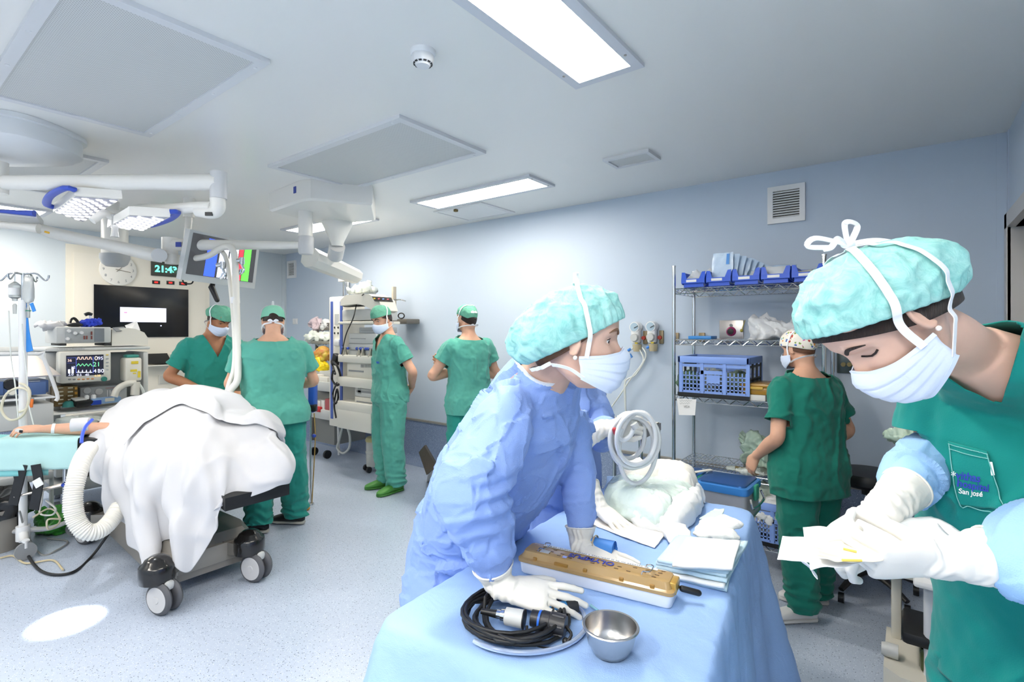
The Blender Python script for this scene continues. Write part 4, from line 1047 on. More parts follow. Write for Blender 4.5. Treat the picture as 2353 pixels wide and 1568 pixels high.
v, f = cut(v, f, [(nk + u_ * .012, (u_ - fv * .35).normalized())], lambda c: (c - nk).length < .13)
q = nk - u_ * .16 + fv * .1; w = .52
v, f = cut(v, f, [(q, (r0 + u_ * w).normalized()), (q, (-r0 + u_ * w).normalized())], lambda c: (c - nk).dot(fv) > -.01 and (c - q).length < .26 and abs((c - q).dot(r0)) < .11)
for s_, e_ in ((sN, eN), (sF, eF)):
 k_ = s_.lerp(e_, .66); d_ = (e_ - s_).normalized(); v, f = cut(v, f, [(k_, d_)], lambda c: (c - k_).length < .13 and (c - k_).dot(d_) > -.05 and (c - shc).dot(e_ - s_) > 0 and abs((c - shc).dot(r0)) > .15)
v, f = cut(v, f, [(V(0, 0, .76), -UPV)], lambda c: c.z < .8)
top = mkobj('scrub_top', v, f, m_scrub_w, P.root); solid(top, .003)
mb = MB(); mb.loft(rings_torso([(pel - UPV * .16, r0, .15, .1, .11, 2.2), (pel, r0, .17, .11, .125, 2.2)]))
for sd in (-1, 1):
 g = P.legs[sd]; mb.tube([g[0], g[1], g[2] - UPV * .03], [.094, .092, .085], n=30, seg=22)
v, f, nn = fuse(mb, .009, 4); v = wrinkle(v, nn, .012, (8, 8, 3), 31); mkobj('trousers', v, f, m_scrub_w, P.root)
P.toe = {-1: f0, 1: f0}; P.legs = {sd: [g[0], g[1], V(g[2].x, g[2].y, .088)] for sd, g in P.legs.items()}; P.shoes(M('white_clog_rubber', '#e8e6e4', .5), M('white_clog_sole', '#d9d7d5', .6))
dome_obj('hair', m_hair, P.root, P.hc, P.hM, (.099, .064), (-.104, -.075), (.081, -.014), .112, (.0, .02), .002, s=P.hs)
dome_obj('bouffant_cap', m_capt, P.root, P.hc, P.hM, (.104, .082), (-.114, -.062), (.089, .012), .12, (.07, .34), .009, 40, s=P.hs, nscale=22, seed=9, nu=180, nv=80)
face_mask(P.root, P.hc, P.hM, P.hs)
c, Mx, s = P.hc, P.hM, P.hs
for sx in (-1, 1):
 head_tie(P.root, c, Mx, [(sx * .08, .026, -.042), (sx * .088, .022, .01), (sx * .1, .0, .05), (sx * .08, -.03, .1), (sx * .02, -.06, .12), (0, -.068, .12)], s, .013)
 head_tie(P.root, c, Mx, [(sx * .08, .012, -.086), (sx * .088, -.045, -.04), (sx * .1, -.08, .01), (sx * .08, -.092, .06), (sx * .02, -.085, .1), (0, -.08, .11)], s, .013)
mb = MB(); mb.ball(hp(c, Mx, (-.083, -.01, -.04), s), .0048, 14, 10); mb.build('earring', M('pearl', '#efe9e4', .15, coat=.6), P.root)
kn = hp(c, Mx, (0, -.072, .122), s)
for pts in ([(0, 0, 0), (-.06, .0, .012), (-.075, .0, -.004), (-.03, .0, -.006)], [(0, 0, .0), (-.005, .0, .04), (.018, 0, .036), (.006, 0, .004)], [(0, 0, 0), (.05, -.01, .006), (.1, -.02, -.006)], [(0, 0, 0), (-.03, -.02, .008), (-.05, -.03, -.01), (-.065, -.03, -.014)]):
 P3 = [kn + RGT * a_ + FWD * b_ + UPV * (c_ + .004) for a_, b_, c_ in pts]
 ribbon(P3, [UPV * .6 - FWD] * 4, .011).build('tie_loop', m_tie, P.root)
mb = MB(); mb.ball(kn + UPV * .004, (.012, .009, .008), 12, 8); mb.build('tie_knot', m_tie, P.root)
def sleeve(P, pts, rs, seed):
 mb = MB(); mb.tube(pts, rs, n=44, seg=28); v, f, nn = fuse(mb, .005, 3); v = crumple(v, nn, .016, 5, seed); nn = normals(v, f); v = wrinkle(v, nn, .006, (11, 11, 11), seed, 3, .1)
 return mkobj('protective_sleeve', v, f, m_sleeve, P.root)
sleeve(P, [eN + (eN - wN) * .3, eN, eN.lerp(wN, .35), eN.lerp(wN, .62), eN.lerp(wN, .8), eN.lerp(wN, .96)], [.075, .085, .085, .076, .064, .04], 3)
sleeve(P, [eF + (eF - wF) * .1, eF.lerp(wF, .2), eF.lerp(wF, .55), eF.lerp(wF, .85)], [.058, .062, .06, .042], 6)
yv = dirn(-1, .02) - UPV * .05; zv = -FWD * .75 - UPV * .45
glove(P, U(2150, 1286, .855), yv, zv, 1, 1.0, [U(2200, 1284, .853), U(2240, 1282, .85), U(2275, 1280, .848)], [.036, .043, .047], None, curls=((.8, .9, .6), (.95, 1., .7), (1.05, 1.05, .7), (1.1, 1., .7)), spread=.05, thumb=(.12, .8, .2, .2), voxel=.0022)
yv = dirn(-.85, -.25) - UPV * .45; zv = dirn(-.4, -.4) + UPV * .85
glove(P, U(2012, 1186, 1.03), yv, zv, -1, .98, [U(2036, 1168, 1.05), U(2062, 1143, 1.08), U(2082, 1122, 1.1)], [.036, .042, .046], None, curls=((.8, .9, .6), (.95, 1., .6), (1.05, 1., .7), (1.1, 1., .7)), spread=.05, thumb=(.2, .45, .3, .3), voxel=.0022)
# == helpers for things squared to the room
def xbox(mb, u0, v0, u1, v1, X, depth, bev=.006, mi=0):
 """box with its front in the plane X (facing +X), reaching back by depth"""
 a, b = PX(u0, v1, X), PX(u1, v0, X); return mb.slab((X - depth, a.y, a.z), (X, b.y, b.z), bev, mi)
def ybox(mb, u0, v0, u1, v1, Y, depth, bev=.006, mi=0):
 a, b = PY(u0, v1, Y), PY(u1, v0, Y); return mb.slab((a.x, Y, a.z), (b.x, Y + depth, b.z), bev, mi)
def one(name, mat, label, cat, mb, group=None, auto=40, loc=None):
 return tag(mb.build(name, mat, auto=auto, loc=loc), label, cat, group)
def part(name, mat, parent, mb, **k): return mb.build(name, mat, parent, **k)
m_cloth_w = M('white_cotton_sheet', '#cdcdd0', .9, spec=.1, bump=.15, bscale=500, sheen=.2)
m_cyan = M('aqua_cotton_cloth', '#b0d6d6', .9, spec=.1, bump=.15, bscale=400)
m_hose = M('ribbed_white_hose', '#e4e2db', .5)
m_vinyl = M('black_vinyl', '#17181a', .45, bump=.05, bscale=60)
m_tabgrey = M('table_base_grey', '#8c8780', .4, .4)
m_tube = M('clear_tubing', '#d8dcd8', .25, spec=.6); m_cable = M('black_cable', '#191a1c', .45)
m_arm = M('cream_white_arm', '#e0ded6', .35)
m_lgrey = M('light_grey_case', '#c4c6c5', .45); m_mgrey = M('mid_grey_case', '#a3a7a9', .5)
m_plastic_bag = M('clear_polythene', '#e6efec', .15, spec=.6, trans=.35, bump=.5, bscale=25)
# left wall: cream service panel and what hangs on it
t = thing('service_panel', 'cream wall panel carrying the clock and the black screen', 'wall panel', (XW, 2.3, 1.5))
mb = MB(); a, b = PX(150, 560, XW), PX(480, 740, XW); mb.slab((XW + .004, a.y, .525), (XW + .02, b.y, a.z)); mb.build('panel', m_cream, t, False)
mb = MB(); mb.slab((XW + .02, a.y + .07, .6), (XW + .03, b.y - .06, a.z - .09)); mb.build('inner_panel', M('cream_inner_panel', '#eee8da', .4), t, False)
t = thing('wall_screen', 'black wall screen showing a pale dialog box on the cream panel', 'screen', (XW + .03, 2.3, 1.74))
xs = XW + .045
mb = MB(); xbox(mb, 216, 666, 433, 776, xs, .014, 0); part('screen_panel', M('black_screen_glass', '#15171b', .12, spec=.5), t, mb, smooth=False)
mb = MB(); xbox(mb, 276, 709, 382, 740, xs + .003, .002, 0); part('dialog_box', M('lit_dialog', '#dfe3fa', .4, emit='#e4e6ff', estr=.75), t, mb, smooth=False)
mb = MB(); xbox(mb, 285, 717, 292, 720, xs + .005, .001, 0); part('icon', M('pink_icon', '#d9a5c8', .5, emit='#d9a5c8', estr=.3), t, mb, smooth=False)
mb = MB(); mb.ball(PX(370, 749, xs + .003), .008, 8, 6); part('cursor', M('lit_cursor', '#ffffff', .4, emit='#cdd2ff', estr=1.0), t, mb)
c = PX(271, 621, XW + .03); t = thing('wall_clock', 'round white wall clock above the black screen', 'clock', tuple(c))
mb = MB(); mb.lathe([(.0001, .0), (.185, 0), (.185, .02), (.175, .026), (.0001, .026)], c, (1, 0, 0), 40); part('face', M('clock_white', '#efece4', .4), t, mb)
for k in range(1, 13):
 a = 2 * PI * k / 12; q = c + V(.0275, math.sin(a) * .145, math.cos(a) * .145)
 text_obj('numeral', str(k), .042, m_grey, q, (0, 1, 0), (0, 0, 1), t)
for L, a, w in ((.14, math.radians(42), .006), (.12, math.radians(100), .008)):
 mb = MB(); d = V(0, math.sin(a), math.cos(a)); q = c + V(.03, 0, 0); mb.bar(q - d * .03, q + d * L, w / 2, 6); part('hand', M('clock_hand', '#8d8478', .5), t, mb)
t = thing('digital_clock', 'green digital clock reading 21:43 on the cream panel', 'digital clock', tuple(PX(385, 620, XW + .03)))
mb = MB(); xbox(mb, 348, 606, 421, 633, XW + .05, .02, .002); part('housing', M('olive_black', '#43443c', .4), t, mb)
m_led = M('green_led', '#7cf0d0', .5, emit='#59f5cc', estr=1.6)
p = PX(382, 620, XW + .052); text_obj('digits', '21:43', .112, m_led, p, (0, 1, 0), (.0, 0, 1), t, bold=.004)
mb = MB(); mb.ball(PX(413, 620, XW + .052), .012, 8, 6); part('indicator', m_led, t, mb)
for i, (u, v) in enumerate(((359, 649), (392, 650), (421, 652))):
 t = thing('room_display', ['small red display nearest the clock on the cream panel', 'small red display in the middle below the digital clock', 'small red display under the tilted monitor edge'][i], 'display', tuple(PX(u, v, XW + .03)), 0, 'small red displays')
 mb = MB(); xbox(mb, u - 9, v - 3.5, u + 9, v + 3.5, XW + .036, .01, .001); part('housing', m_black, t, mb)
 mb = MB(); xbox(mb, u - 4, v - 1.6, u + 4, v + 1.6, XW + .038, .003, 0); part('red_digits', M('red_led', '#d01818', .5, emit='#ff2a20', estr=.9), t, mb)
t = thing('keyboard_shelf', 'fold-down keyboard shelf on the cream wall panel', 'shelf', tuple(PX(365, 830, XW + .3)))
mb = MB(); xbox(mb, 338, 838, 397, 843, XW + .25, .25, .004); part('tray', m_white2, t, mb)
mb = MB(); a, b = PX(340, 836, XW + .2), PX(386, 812, XW + .06); mb.loft([[V(XW + .22, a.y, a.z), V(XW + .22, b.y, a.z), V(XW + .2, b.y, a.z - .012), V(XW + .2, a.y, a.z - .012)], [V(XW + .05, a.y, b.z), V(XW + .05, b.y, b.z), V(XW + .04, b.y, b.z - .012), V(XW + .04, a.y, b.z - .012)]]); part('keyboard', m_vinyl, t, mb)
mb = MB(); b1 = PX(388, 812, XW + .05); mb.slab((XW + .03, b1.y - .02, PX(388, 840, XW).z), (XW + .2, b1.y + .02, b1.z), .004); part('side_bracket', m_white2, t, mb)
t = thing('speaker_grille', 'small perforated grille below the keyboard shelf', 'grille', tuple(PX(380, 872, XW + .03)))
mb = MB(); xbox(mb, 364, 861, 399, 884, XW + .04, .012, .002); part('plate', m_white2, t, mb)
for k in range(7):
 mb = MB(); xbox(mb, 367, 863.5 + k * 2.8, 396, 864.8 + k * 2.8, XW + .042, .003, 0); part('slot', m_mgrey, t, mb, smooth=False)
t = thing('wall_rail', 'stainless equipment rail along the wall behind the IV pole', 'rail', (XW, 1.3, 1.35))
mb = MB(); a, b = PX(-20, 803, XW + .06), PX(118, 800, XW + .06); mb.slab((XW + .03, a.y - .5, a.z - .03), (XW + .06, b.y, a.z + .02), .004); part('rail', m_lgrey, t, mb)
# anaesthesia workstation (front faces +X)
X0 = -5.85
t = thing('anaesthesia_machine', 'white anaesthesia machine with patient monitor and vaporizers', 'medical machine', (X0 - .3, 1.5, 0))
mb = MB(); xbox(mb, 104, 796, 346, 809, X0 + .05, .55, .012); part('top_shelf', m_lgrey, t, mb)
text_obj('maker_text', 'Datex-Ohmeda', .03, m_mgrey, PX(163, 802, X0 + .052), (0, 1, 0), (0, 0, 1), t)
mb = MB(); xbox(mb, 130, 809, 338, 930, X0 - .22, .2, .01); part('back_panel', m_mgrey, t, mb)
mb = MB(); xbox(mb, 329, 809, 341, 1000, X0 + .03, .5, .01); part('side_column', m_lgrey, t, mb)
mb = MB(); xbox(mb, 104, 809, 140, 1000, X0 - .05, .4, .01); part('side_column', m_lgrey, t, mb)
mb = MB(); xbox(mb, 118, 932, 340, 956, X0 + .22, .7, .014); part('worktop', m_white, t, mb)
mb = MB(); xbox(mb, 128, 956, 336, 1100, X0 + .1, .55, .012); bd = part('cabinet', m_lgrey, t, mb)
for k in range(3):
 mb = MB(); xbox(mb, 150, 985 + k * 34, 326, 1013 + k * 34, X0 + .112, .012, .004); dr = part('drawer', m_white, bd, mb)
mb = MB(); xbox(mb, 118, 1100, 336, 1118, X0 + .2, .7, .02); part('base', m_mgrey, t, mb)
for u in (130, 325):
 for dx in (.12, -.4):
  q = PX(u, 1120, X0 + dx); mb = MB(); mb.sweep([V(X0 + dx, q.y - .02, .05), V(X0 + dx, q.y + .02, .05)], .05, 20); part('caster', m_grey, t, mb)
mon = MB(); xbox(mon, 137, 806, 256, 883, X0 + .16, .14, .02); mo = part('patient_monitor', M('ivory_case', '#dddbd2', .4), t, mon)
mb = MB(); xbox(mb, 152, 815, 238, 866, X0 + .163, .004, 0); sc = part('monitor_screen', M('dark_screen', '#1c1d27', .25, emit='#23253a', estr=.4), mo, mb, smooth=False)
def trace(u0, v0, u1, amp, n, mat, shape, X):
 pts = []
 for k in range(n * 12 + 1):
  f_ = (k / 12) % 1.0; y = {'square': 1 if .25 < f_ < .7 else 0, 'tri': 1 - abs(f_ * 2 - 1), 'ecg': 1.4 if abs(f_ - .5) < .06 else (-.3 if abs(f_ - .6) < .05 else 0)}[shape]
  pts.append(PX(u0 + (u1 - u0) * k / (n * 12), v0 - amp * y, X))
 m = MB(); m.sweep(pts, .0028, 5); m.build('screen_trace', mat, mo)
XS = X0 + .165
def em(name, c, e=.9): return M(name, c, .5, emit=c, estr=e)
trace(176, 826, 212, 5, 4, em('trace_pink', '#d8b7a8'), 'square', XS); trace(176, 842, 212, 6, 4, em('trace_green', '#63c28a'), 'tri', XS); trace(176, 856, 212, 4, 4, em('trace_white', '#d9dcff'), 'ecg', XS)
for (u, v, s_, tx_, c_) in ((221, 824, .05, '0', '#e6d9d0'), (231, 824, .04, '95', '#cfd2ff'), (222, 838, .055, '21', '#74d29a'), (222, 853, .045, '41', '#dde0ff'), (232, 853, .045, '30', '#dde0ff'), (160, 829, .03, '36', '#e9c6c0'), (168, 845, .03, '12', '#bfc6ff'), (163, 861, .03, '2.0', '#dde0ff'), (182, 862, .028, '0.5', '#dde0ff'), (200, 862, .028, '40', '#dde0ff'), (224, 864, .026, '4:30', '#e8c98f')):
 text_obj('screen_number', tx_, s_, em('num_' + c_[1:], c_), PX(u, v, XS), (0, 1, 0), (0, 0, 1), mo)
for u, h in ((159, 9), (167, 14)):
 mb = MB(); xbox(mb, u - 2.5, 858 - h, u + 2.5, 858, XS, .002, 0); part('screen_bar', em('bar_white', '#dfe2ff'), mo, mb, smooth=False)
for u0, v0, u1, v1 in ((154, 822, 173, 823), (154, 834, 173, 835), (174.5, 822, 175.5, 858), (213.5, 820, 214.5, 858)):
 mb = MB(); xbox(mb, u0, v0, u1, v1, XS, .001, 0); part('screen_line', em('line_blue', '#5a6bd8', .6), mo, mb, smooth=False)
for k, c_ in enumerate(('#8a8d8f', '#8a8d8f', '#c98d5a', '#c98d5a', '#c98d5a', '#c98d5a')):
 mb = MB(); mb.ball(PX(160 + k * 10.5, 872 - (k > 3), X0 + .16), (.006, .012, .007), 10, 6); part('button', M('button_' + c_[1:], c_, .5), mo, mb)
mb = MB(); q = PX(238, 871, X0 + .155); mb.lathe([(.0001, .03), (.02, .03), (.022, 0)], q, (1, 0, 0), 20); part('knob', M('teal_knob', '#2f7a70', .4), mo, mb)
for k in range(5):
 mb = MB(); mb.ball(PX(246.5, 816 + k * 8.5, X0 + .16), (.006, .012, .006), 8, 6); part('button', M('button_yellow', '#cdb04a', .5) if k == 0 else m_mgrey, mo, mb)
vp = MB(); xbox(vp, 124, 886, 180, 936, X0 + .08, .2, .008); v_ = part('vaporizer_rack', M('bronze_panel', '#6b5836', .4, .5), t, vp)
for i in range(2):
 for k in range(5):
  mb = MB(); xbox(mb, 134 + i * 22, 890 + k * 9, 146 + i * 22, 894 + k * 9, X0 + .09, .012, .002); part('slot', M('vap_silver', '#b9b4a2', .4, .6), v_, mb)
 for k in range(4):
  mb = MB(); xbox(mb, 172, 890 + k * 11, 178, 896 + k * 11, X0 + .09, .012, .002); part('dial', M('amber_dial', '#c08a2f', .4), v_, mb) if i else None
mb = MB(); xbox(mb, 184, 884, 292, 932, X0 - .02, .2, .008); gp = part('gauge_panel', m_mgrey, t, mb)
for u, v in ((200, 898), (227, 900), (262, 905)):
 mb = MB(); mb.lathe([(.0001, .012), (.028, .012), (.032, 0)], PX(u, v, X0 - .02), (1, 0, 0), 20); part('gauge', m_lgrey, gp, mb)
mb = MB(); xbox(mb, 243, 890, 277, 893, X0 - .012, .01, 0); part('red_strip', M('red_strip', '#b9503e', .5), gp, mb, smooth=False)
for k in range(5):
 mb = MB(); xbox(mb, 246 + k * 6, 897, 248 + k * 6, 920, X0 - .014, .01, .001); part('flow_tube', m_white, gp, mb)
mb = MB(); mb.tube([PX(262, 912, X0 + .2), PX(270, 895, X0 + .2), PX(290, 883, X0 + .2), PX(312, 880, X0 + .2)], .028, 24, 12); mb.tube([PX(312, 878, X0 + .2), PX(310, 908, X0 + .2)], .035, 8, 14); part('breathing_arm', M('ivory_tube', '#ddd9cf', .4), t, mb)
mb = MB(); mb.tube([PX(318, 880, X0 + .2), PX(330, 905, X0 + .22), PX(322, 940, X0 + .25), PX(300, 950, X0 + .25)], .012, 24, 10); part('hose', m_tube, t, mb)
t = thing('monitor_module', 'grey module rack with knobs on top of the anaesthesia machine', 'medical device', tuple(PX(190, 795, X0)))
mb = MB(); xbox(mb, 129, 752, 256, 790, X0 + .04, .4, .012); part('case', m_lgrey, t, mb)
mb = MB(); xbox(mb, 150, 755, 217, 787, X0 + .048, .01, .003); fp = part('front_panel', m_mgrey, t, mb)
mb = MB(); xbox(mb, 217, 755, 240, 786, X0 + .05, .012, .003); part('vent_block', M('slate_block', '#777d84', .5), t, mb)
for u, v in ((158, 761), (172, 766), (187, 765), (155, 779)):
 mb = MB(); mb.lathe([(.0001, .02), (.013, .02), (.015, 0)], PX(u, v, X0 + .048), (1, 0, 0), 14); part('connector', m_white, fp, mb)
for u, v in ((194, 776), (200, 776), (211, 766), (211, 776)):
 mb = MB(); xbox(mb, u - 1.5, v - 4, u + 1.5, v + 4, X0 + .058, .012, .001); part('socket', M('maroon_socket', '#7c3c34', .5), fp, mb)
for s_ in (145, 248):
 mb = MB(); xbox(mb, s_ - 8, 789, s_ + 8, 795, X0 + .02, .3, .003); part('foot', m_dark, t, mb)
t = thing('infusion_device', 'rounded white device beside the module rack on the anaesthesia machine', 'medical device', tuple(PX(298, 795, X0)))
mb = MB(); a, b = PX(257, 795, X0 + .02), PX(340, 752, X0 + .02); h = b.z - a.z
prof = [(a.y, 0), (a.y, h * .88), (a.y + .12, h * .95), (b.y - .1, h * .9), (b.y - .03, h * .7), (b.y, h * .4), (b.y, 0)]
mb.prism([V(X0 + .02, y, a.z + z) for y, z in prof], (-.35, 0, 0)); part('case', m_white2, t, mb, auto=50)
mb = MB(); q0, q1, q2, q3 = PX(258, 755, X0 + .03), PX(284, 753, X0 - .06), PX(293, 762, X0 - .02), PX(267, 763, X0 + .045); mb.loft([[q0, q1, q2, q3], [q + V(.008, 0, .008) for q in (q0, q1, q2, q3)]]); part('display', m_grey, t, mb)
t = thing('white_printout', 'white paper sheet leaning on the rounded device', 'paper', tuple(PX(305, 750, X0 - .1)))
mb = MB(); q = [PX(287, 749, X0 - .1), PX(314, 739, X0 - .1), PX(322, 760, X0 - .02), PX(296, 765, X0)]; mb.loft([q, [p + V(.004, 0, .004) for p in q]]); part('sheet', m_white, t, mb, smooth=False)
t = thing('black_headset', 'black looped strap lying on the module rack', 'strap', tuple(PX(168, 748, X0 - .1)))
mb = MB(); mb.tube([PX(159, 749, X0 - .05), PX(163, 735, X0 - .1), PX(170, 732, X0 - .1), PX(177, 738, X0 - .1), PX(182, 749, X0 - .05)], (.012), 30, 8); part('loop', m_black, t, mb)
mb = MB(); mb.ball(PX(172, 747, X0 - .05), (.03, .06, .02), 14, 8); part('pad', m_black, t, mb)
t = thing('blue_mask_strap', 'crumpled bright blue strap with black nozzle on the module rack', 'strap', tuple(PX(208, 746, X0 - .1)))
v, f, nn = fuse(MB().ball(PX(208, 742, X0 - .1), (.06, .09, .035), 20, 12), .008, 0); v = crumple(v, nn, .03, 16, 2); mkobj('strap', v, f, M('ultramarine_fabric', '#2a45c8', .7), t, False)
mb = MB(); mb.tube([PX(195, 724, X0 - .1), PX(203, 721, X0 - .1), PX(211, 724, X0 - .1)], .016, 12, 10); part('nozzle', m_black, t, mb)
mb = MB(); mb.tube([PX(208, 724, X0 - .1), PX(207, 738, X0 - .1)], .01, 6, 8); part('stem', m_white, t, mb)
o = MB(); v, f, nn = fuse(MB().ball(PX(118, 748, X0 - .15), (.14, .1, .03), 20, 12), .01, 0); v = crumple(v, nn, .04, 9, 4)
tag(mkobj('folded_cloth', v, f, m_cloth_w), 'white cloth hanging over the edge of the module rack', 'cloth')
t = thing('gas_absorber', 'white canister with yellow stickers and teal lid by the patient monitor', 'canister', tuple(PX(308, 880, X0 + .1)))
mb = MB(); xbox(mb, 288, 822, 327, 878, X0 + .15, .16, .02); part('body', m_white2, t, mb)
mb = MB(); xbox(mb, 292, 815, 321, 823, X0 + .13, .12, .012); part('lid', M('teal_lid', '#3f8f86', .4), t, mb)
for u0, v0, u1, v1 in ((302, 830, 318, 837), (300, 849, 315, 855), (306, 857, 313, 860), (317, 853, 323, 868)):
 mb = MB(); xbox(mb, u0, v0, u1, v1, X0 + .154, .004, 0); part('sticker', M('yellow_sticker', '#e2c93c', .5), t, mb, smooth=False)
zt = PX(200, 933, X0 + .15).z
def on_top(u, X): return V(X, PX(u, 930, X).y, zt)
t = thing('teal_cup', 'teal round cup at the corner of the anaesthesia worktop', 'cup', tuple(on_top(160, X0 + .1)))
mb = MB(); mb.lathe([(.0001, 0), (.05, 0), (.045, .035), (.03, .05), (.0001, .05)], on_top(160, X0 + .1), seg=20); part('body', M('teal_cup', '#3d8f8a', .5), t, mb)
t = thing('handheld_meter', 'black and white handheld meter on the anaesthesia worktop', 'medical device', tuple(on_top(186, X0 + .15)))
mb = MB(); q = on_top(188, X0 + .12); mb.box(q + V(0, 0, .03), (.1, .13, .05), rotm(0, .3, .3), .01); part('body', m_black, t, mb)
mb = MB(); mb.box(q + V(.0, -.02, .062), (.07, .09, .01), rotm(0, .3, .3), .003); part('keypad', m_lgrey, t, mb)
t = thing('vial_rack', 'blue rack with two white vials on the anaesthesia worktop', 'rack', tuple(on_top(207, X0 + .1)))
mb = MB(); q = on_top(207, X0 + .1); mb.box(q + V(0, 0, .02), (.1, .14, .04), None, .006); part('tray', m_blue, t, mb)
for d in (-.025, .025):
 mb = MB(); mb.lathe([(.0001, .04), (.018, .04), (.018, .08), (.01, .09), (.0001, .09)], q + V(0, d, 0), seg=14); part('vial', m_white, t, mb)
t = thing('blue_packet', 'pale blue packet with a white label on the anaesthesia worktop', 'packet', tuple(on_top(240, X0 + .1)))
mb = MB(); q = on_top(243, X0 + .1); mb.box(q + V(0, 0, .03), (.06, .22, .05), rotm(0, .2, .1), .01); part('packet', M('pale_blue_packet', '#8fb0d8', .5), t, mb)
mb = MB(); mb.box(q + V(.035, .02, .035), (.01, .07, .03), rotm(0, .2, .1), .002); part('packet_label', m_white2, t, mb)
v, f, nn = fuse(MB().ball(PX(190, 985, X0 + .35), (.1, .28, .09), 24, 14), .015, 0); v = crumple(v, nn, .09, 6, 7)
tag(mkobj('plastic_wrap', v, f, m_plastic_bag), 'translucent plastic wrapping bunched in front of the anaesthesia machine', 'plastic wrap')
# electrosurgical trolley at the left edge
X1 = -5.35
t = thing('equipment_trolley', 'pale grey equipment trolley at the left edge behind the IV pole', 'trolley', (X1 - .3, .6, 0))
mb = MB(); xbox(mb, -60, 915, 128, 925, X1, .55, .008); part('shelf', m_white, t, mb)
mb = MB(); xbox(mb, -60, 926, 124, 1000, X1 - .03, .5, .01); part('cabinet', m_lgrey, t, mb)
mb = MB(); xbox(mb, -60, 1100, 124, 1112, X1, .55, .01); part('base', m_lgrey, t, mb)
mb = MB(); mb.tube([PX(-60, 814, X1), PX(90, 814, X1), PX(98, 818, X1), PX(131, 905, X1), PX(128, 922, X1)], .013, 40, 10); part('rail_frame', m_white, t, mb)
for u in (-50, 118):
 q = PX(u, 1112, X1 - .06); mb = MB(); mb.bar(V(X1 - .06, q.y, .1), V(X1 - .06, q.y, PX(0, 1000, X1).z), .015); part('post', m_lgrey, t, mb)
 mb = MB(); mb.sweep([V(X1 - .06, q.y - .015, .05), V(X1 - .06, q.y + .015, .05)], .05, 18); part('caster', m_grey, t, mb)
t = thing('instrument_cover', 'shiny slanted metal cover above the blue unit at the left edge', 'cover', tuple(PX(40, 870, X1 - .1)))
mb = MB(); a, b = PX(-60, 872, X1 - .02), PX(98, 818, X1 - .3); mb.loft([[V(X1 - .02, a.y, a.z), V(X1 - .02, b.y + .06, a.z), V(X1 - .02, b.y + .06, a.z - .01), V(X1 - .02, a.y, a.z - .01)], [V(X1 - .42, a.y, b.z), V(X1 - .42, b.y - .02, b.z), V(X1 - .42, b.y - .02, b.z - .01), V(X1 - .42, a.y, b.z - .01)]]); part('cover_plate', m_steel, t, mb)
t = thing('electrosurgical_unit', 'dark blue electrosurgical unit on the trolley at the left edge', 'medical device', tuple(PX(50, 915, X1)))
mb = MB(); xbox(mb, -60, 873, 112, 914, X1 - .02, .4, .008); part('case', M('navy_case', '#3c5582', .4), t, mb)
for u0, u1 in ((-50, 8), (48, 106)):
 mb = MB(); xbox(mb, u0, 877, u1, 910, X1 - .012, .01, .003); part('panel', M('navy_panel', '#4a6596', .4), t, mb)
mb = MB(); mb.lathe([(.0001, .02), (.04, .02), (.045, 0)], PX(25, 884, X1 - .02), (1, 0, 0), 24); part('dial', m_black, t, mb)
mb = MB(); mb.lathe([(.0001, .05), (.02, .05), (.022, 0)], PX(25, 901, X1 - .02), (1, 0, 0), 16); part('plug', m_white2, t, mb)
mb = MB(); xbox(mb, 66, 875.5, 92, 878, X1 - .009, .003, 0); part('pale_print', m_lgrey, t, mb, smooth=False)
# IV pole with its hanging things
zp = 3.62; base = U(53, 1245, zp); px_, py_ = base.x, base.y
def at_pole(v, z_=None): d_ = V(px_, py_, 0); Zp = d_.dot(FWD); return V(px_, py_, CAMH + Zp * (HY - v) / F)
t = thing('iv_pole', 'white wheeled IV pole with steel hooks at the left edge', 'IV pole', (px_, py_, 0))
mb = MB(); mb.bar(at_pole(1245), at_pole(690), .024, 16); part('lower_pole', m_white, t, mb)
mb = MB(); mb.bar(at_pole(690), at_pole(628), .011, 12); part('upper_pole', m_chrome, t, mb)
q = at_pole(631)
for sg in (-1, 1):
 for dv, o_ in ((RGT, 1.0), (FWD, .6)):
  d_ = dv * sg
  mb = MB(); mb.tube([q, q + d_ * .05 + V(0, 0, .008), q + d_ * .1 * o_ + V(0, 0, .002), q + d_ * .15 * o_ - V(0, 0, .04), q + d_ * .175 * o_ - V(0, 0, .03), q + d_ * .18 * o_ - V(0, 0, .005)], .006, 30, 8); part('hook', m_chrome, t, mb)
for tx, ty in ((-5.0, 1.1), (-5.3, .72), (-4.74, .78)):
 e = V(tx, ty, .13); b0 = V(px_, py_, .16); mb = MB(); mb.tube([b0, b0.lerp(e, .5) - V(0, 0, .03), e], [(.028, .02), (.024, .016), (.022, .014)], 20, 10); part('base_leg', m_white, t, mb)
 mb = MB(); mb.bar(e, e - V(0, 0, .05), .014); st = part('caster_fork', m_white, t, mb)
 mb = MB(); mb.sweep([V(tx - .012, ty, .06), V(tx + .012, ty, .06)], .058, 24); part('caster_wheel', m_grey, st, mb)
mb = MB(); mb.bar(at_pole(1225) - V(0, 0, .05), at_pole(1225) + V(0, 0, .05), .04); part('hub', m_white, t, mb)
m_clear = M('clear_plastic', '#e3e8e8', .12, spec=.6, trans=.6); m_fluid = M('iv_bag_film', '#dfe4e4', .2, spec=.6, trans=.4)
def hang(u, v): Zp = V(px_, py_, 0).dot(FWD) ; return U(u, v, Zp)
t = thing('iv_bottle', 'glass infusion bottle hanging on the IV pole', 'infusion bottle', tuple(hang(34, 690)))
c = hang(34, 672); mb = MB(); mb.lathe([(.0001, -.062), (.014, -.06), (.016, -.045), (.032, -.035), (.034, .05), (.02, .065), (.008, .075), (.0001, .076)], c, seg=24); part('glass', m_clear, t, mb)
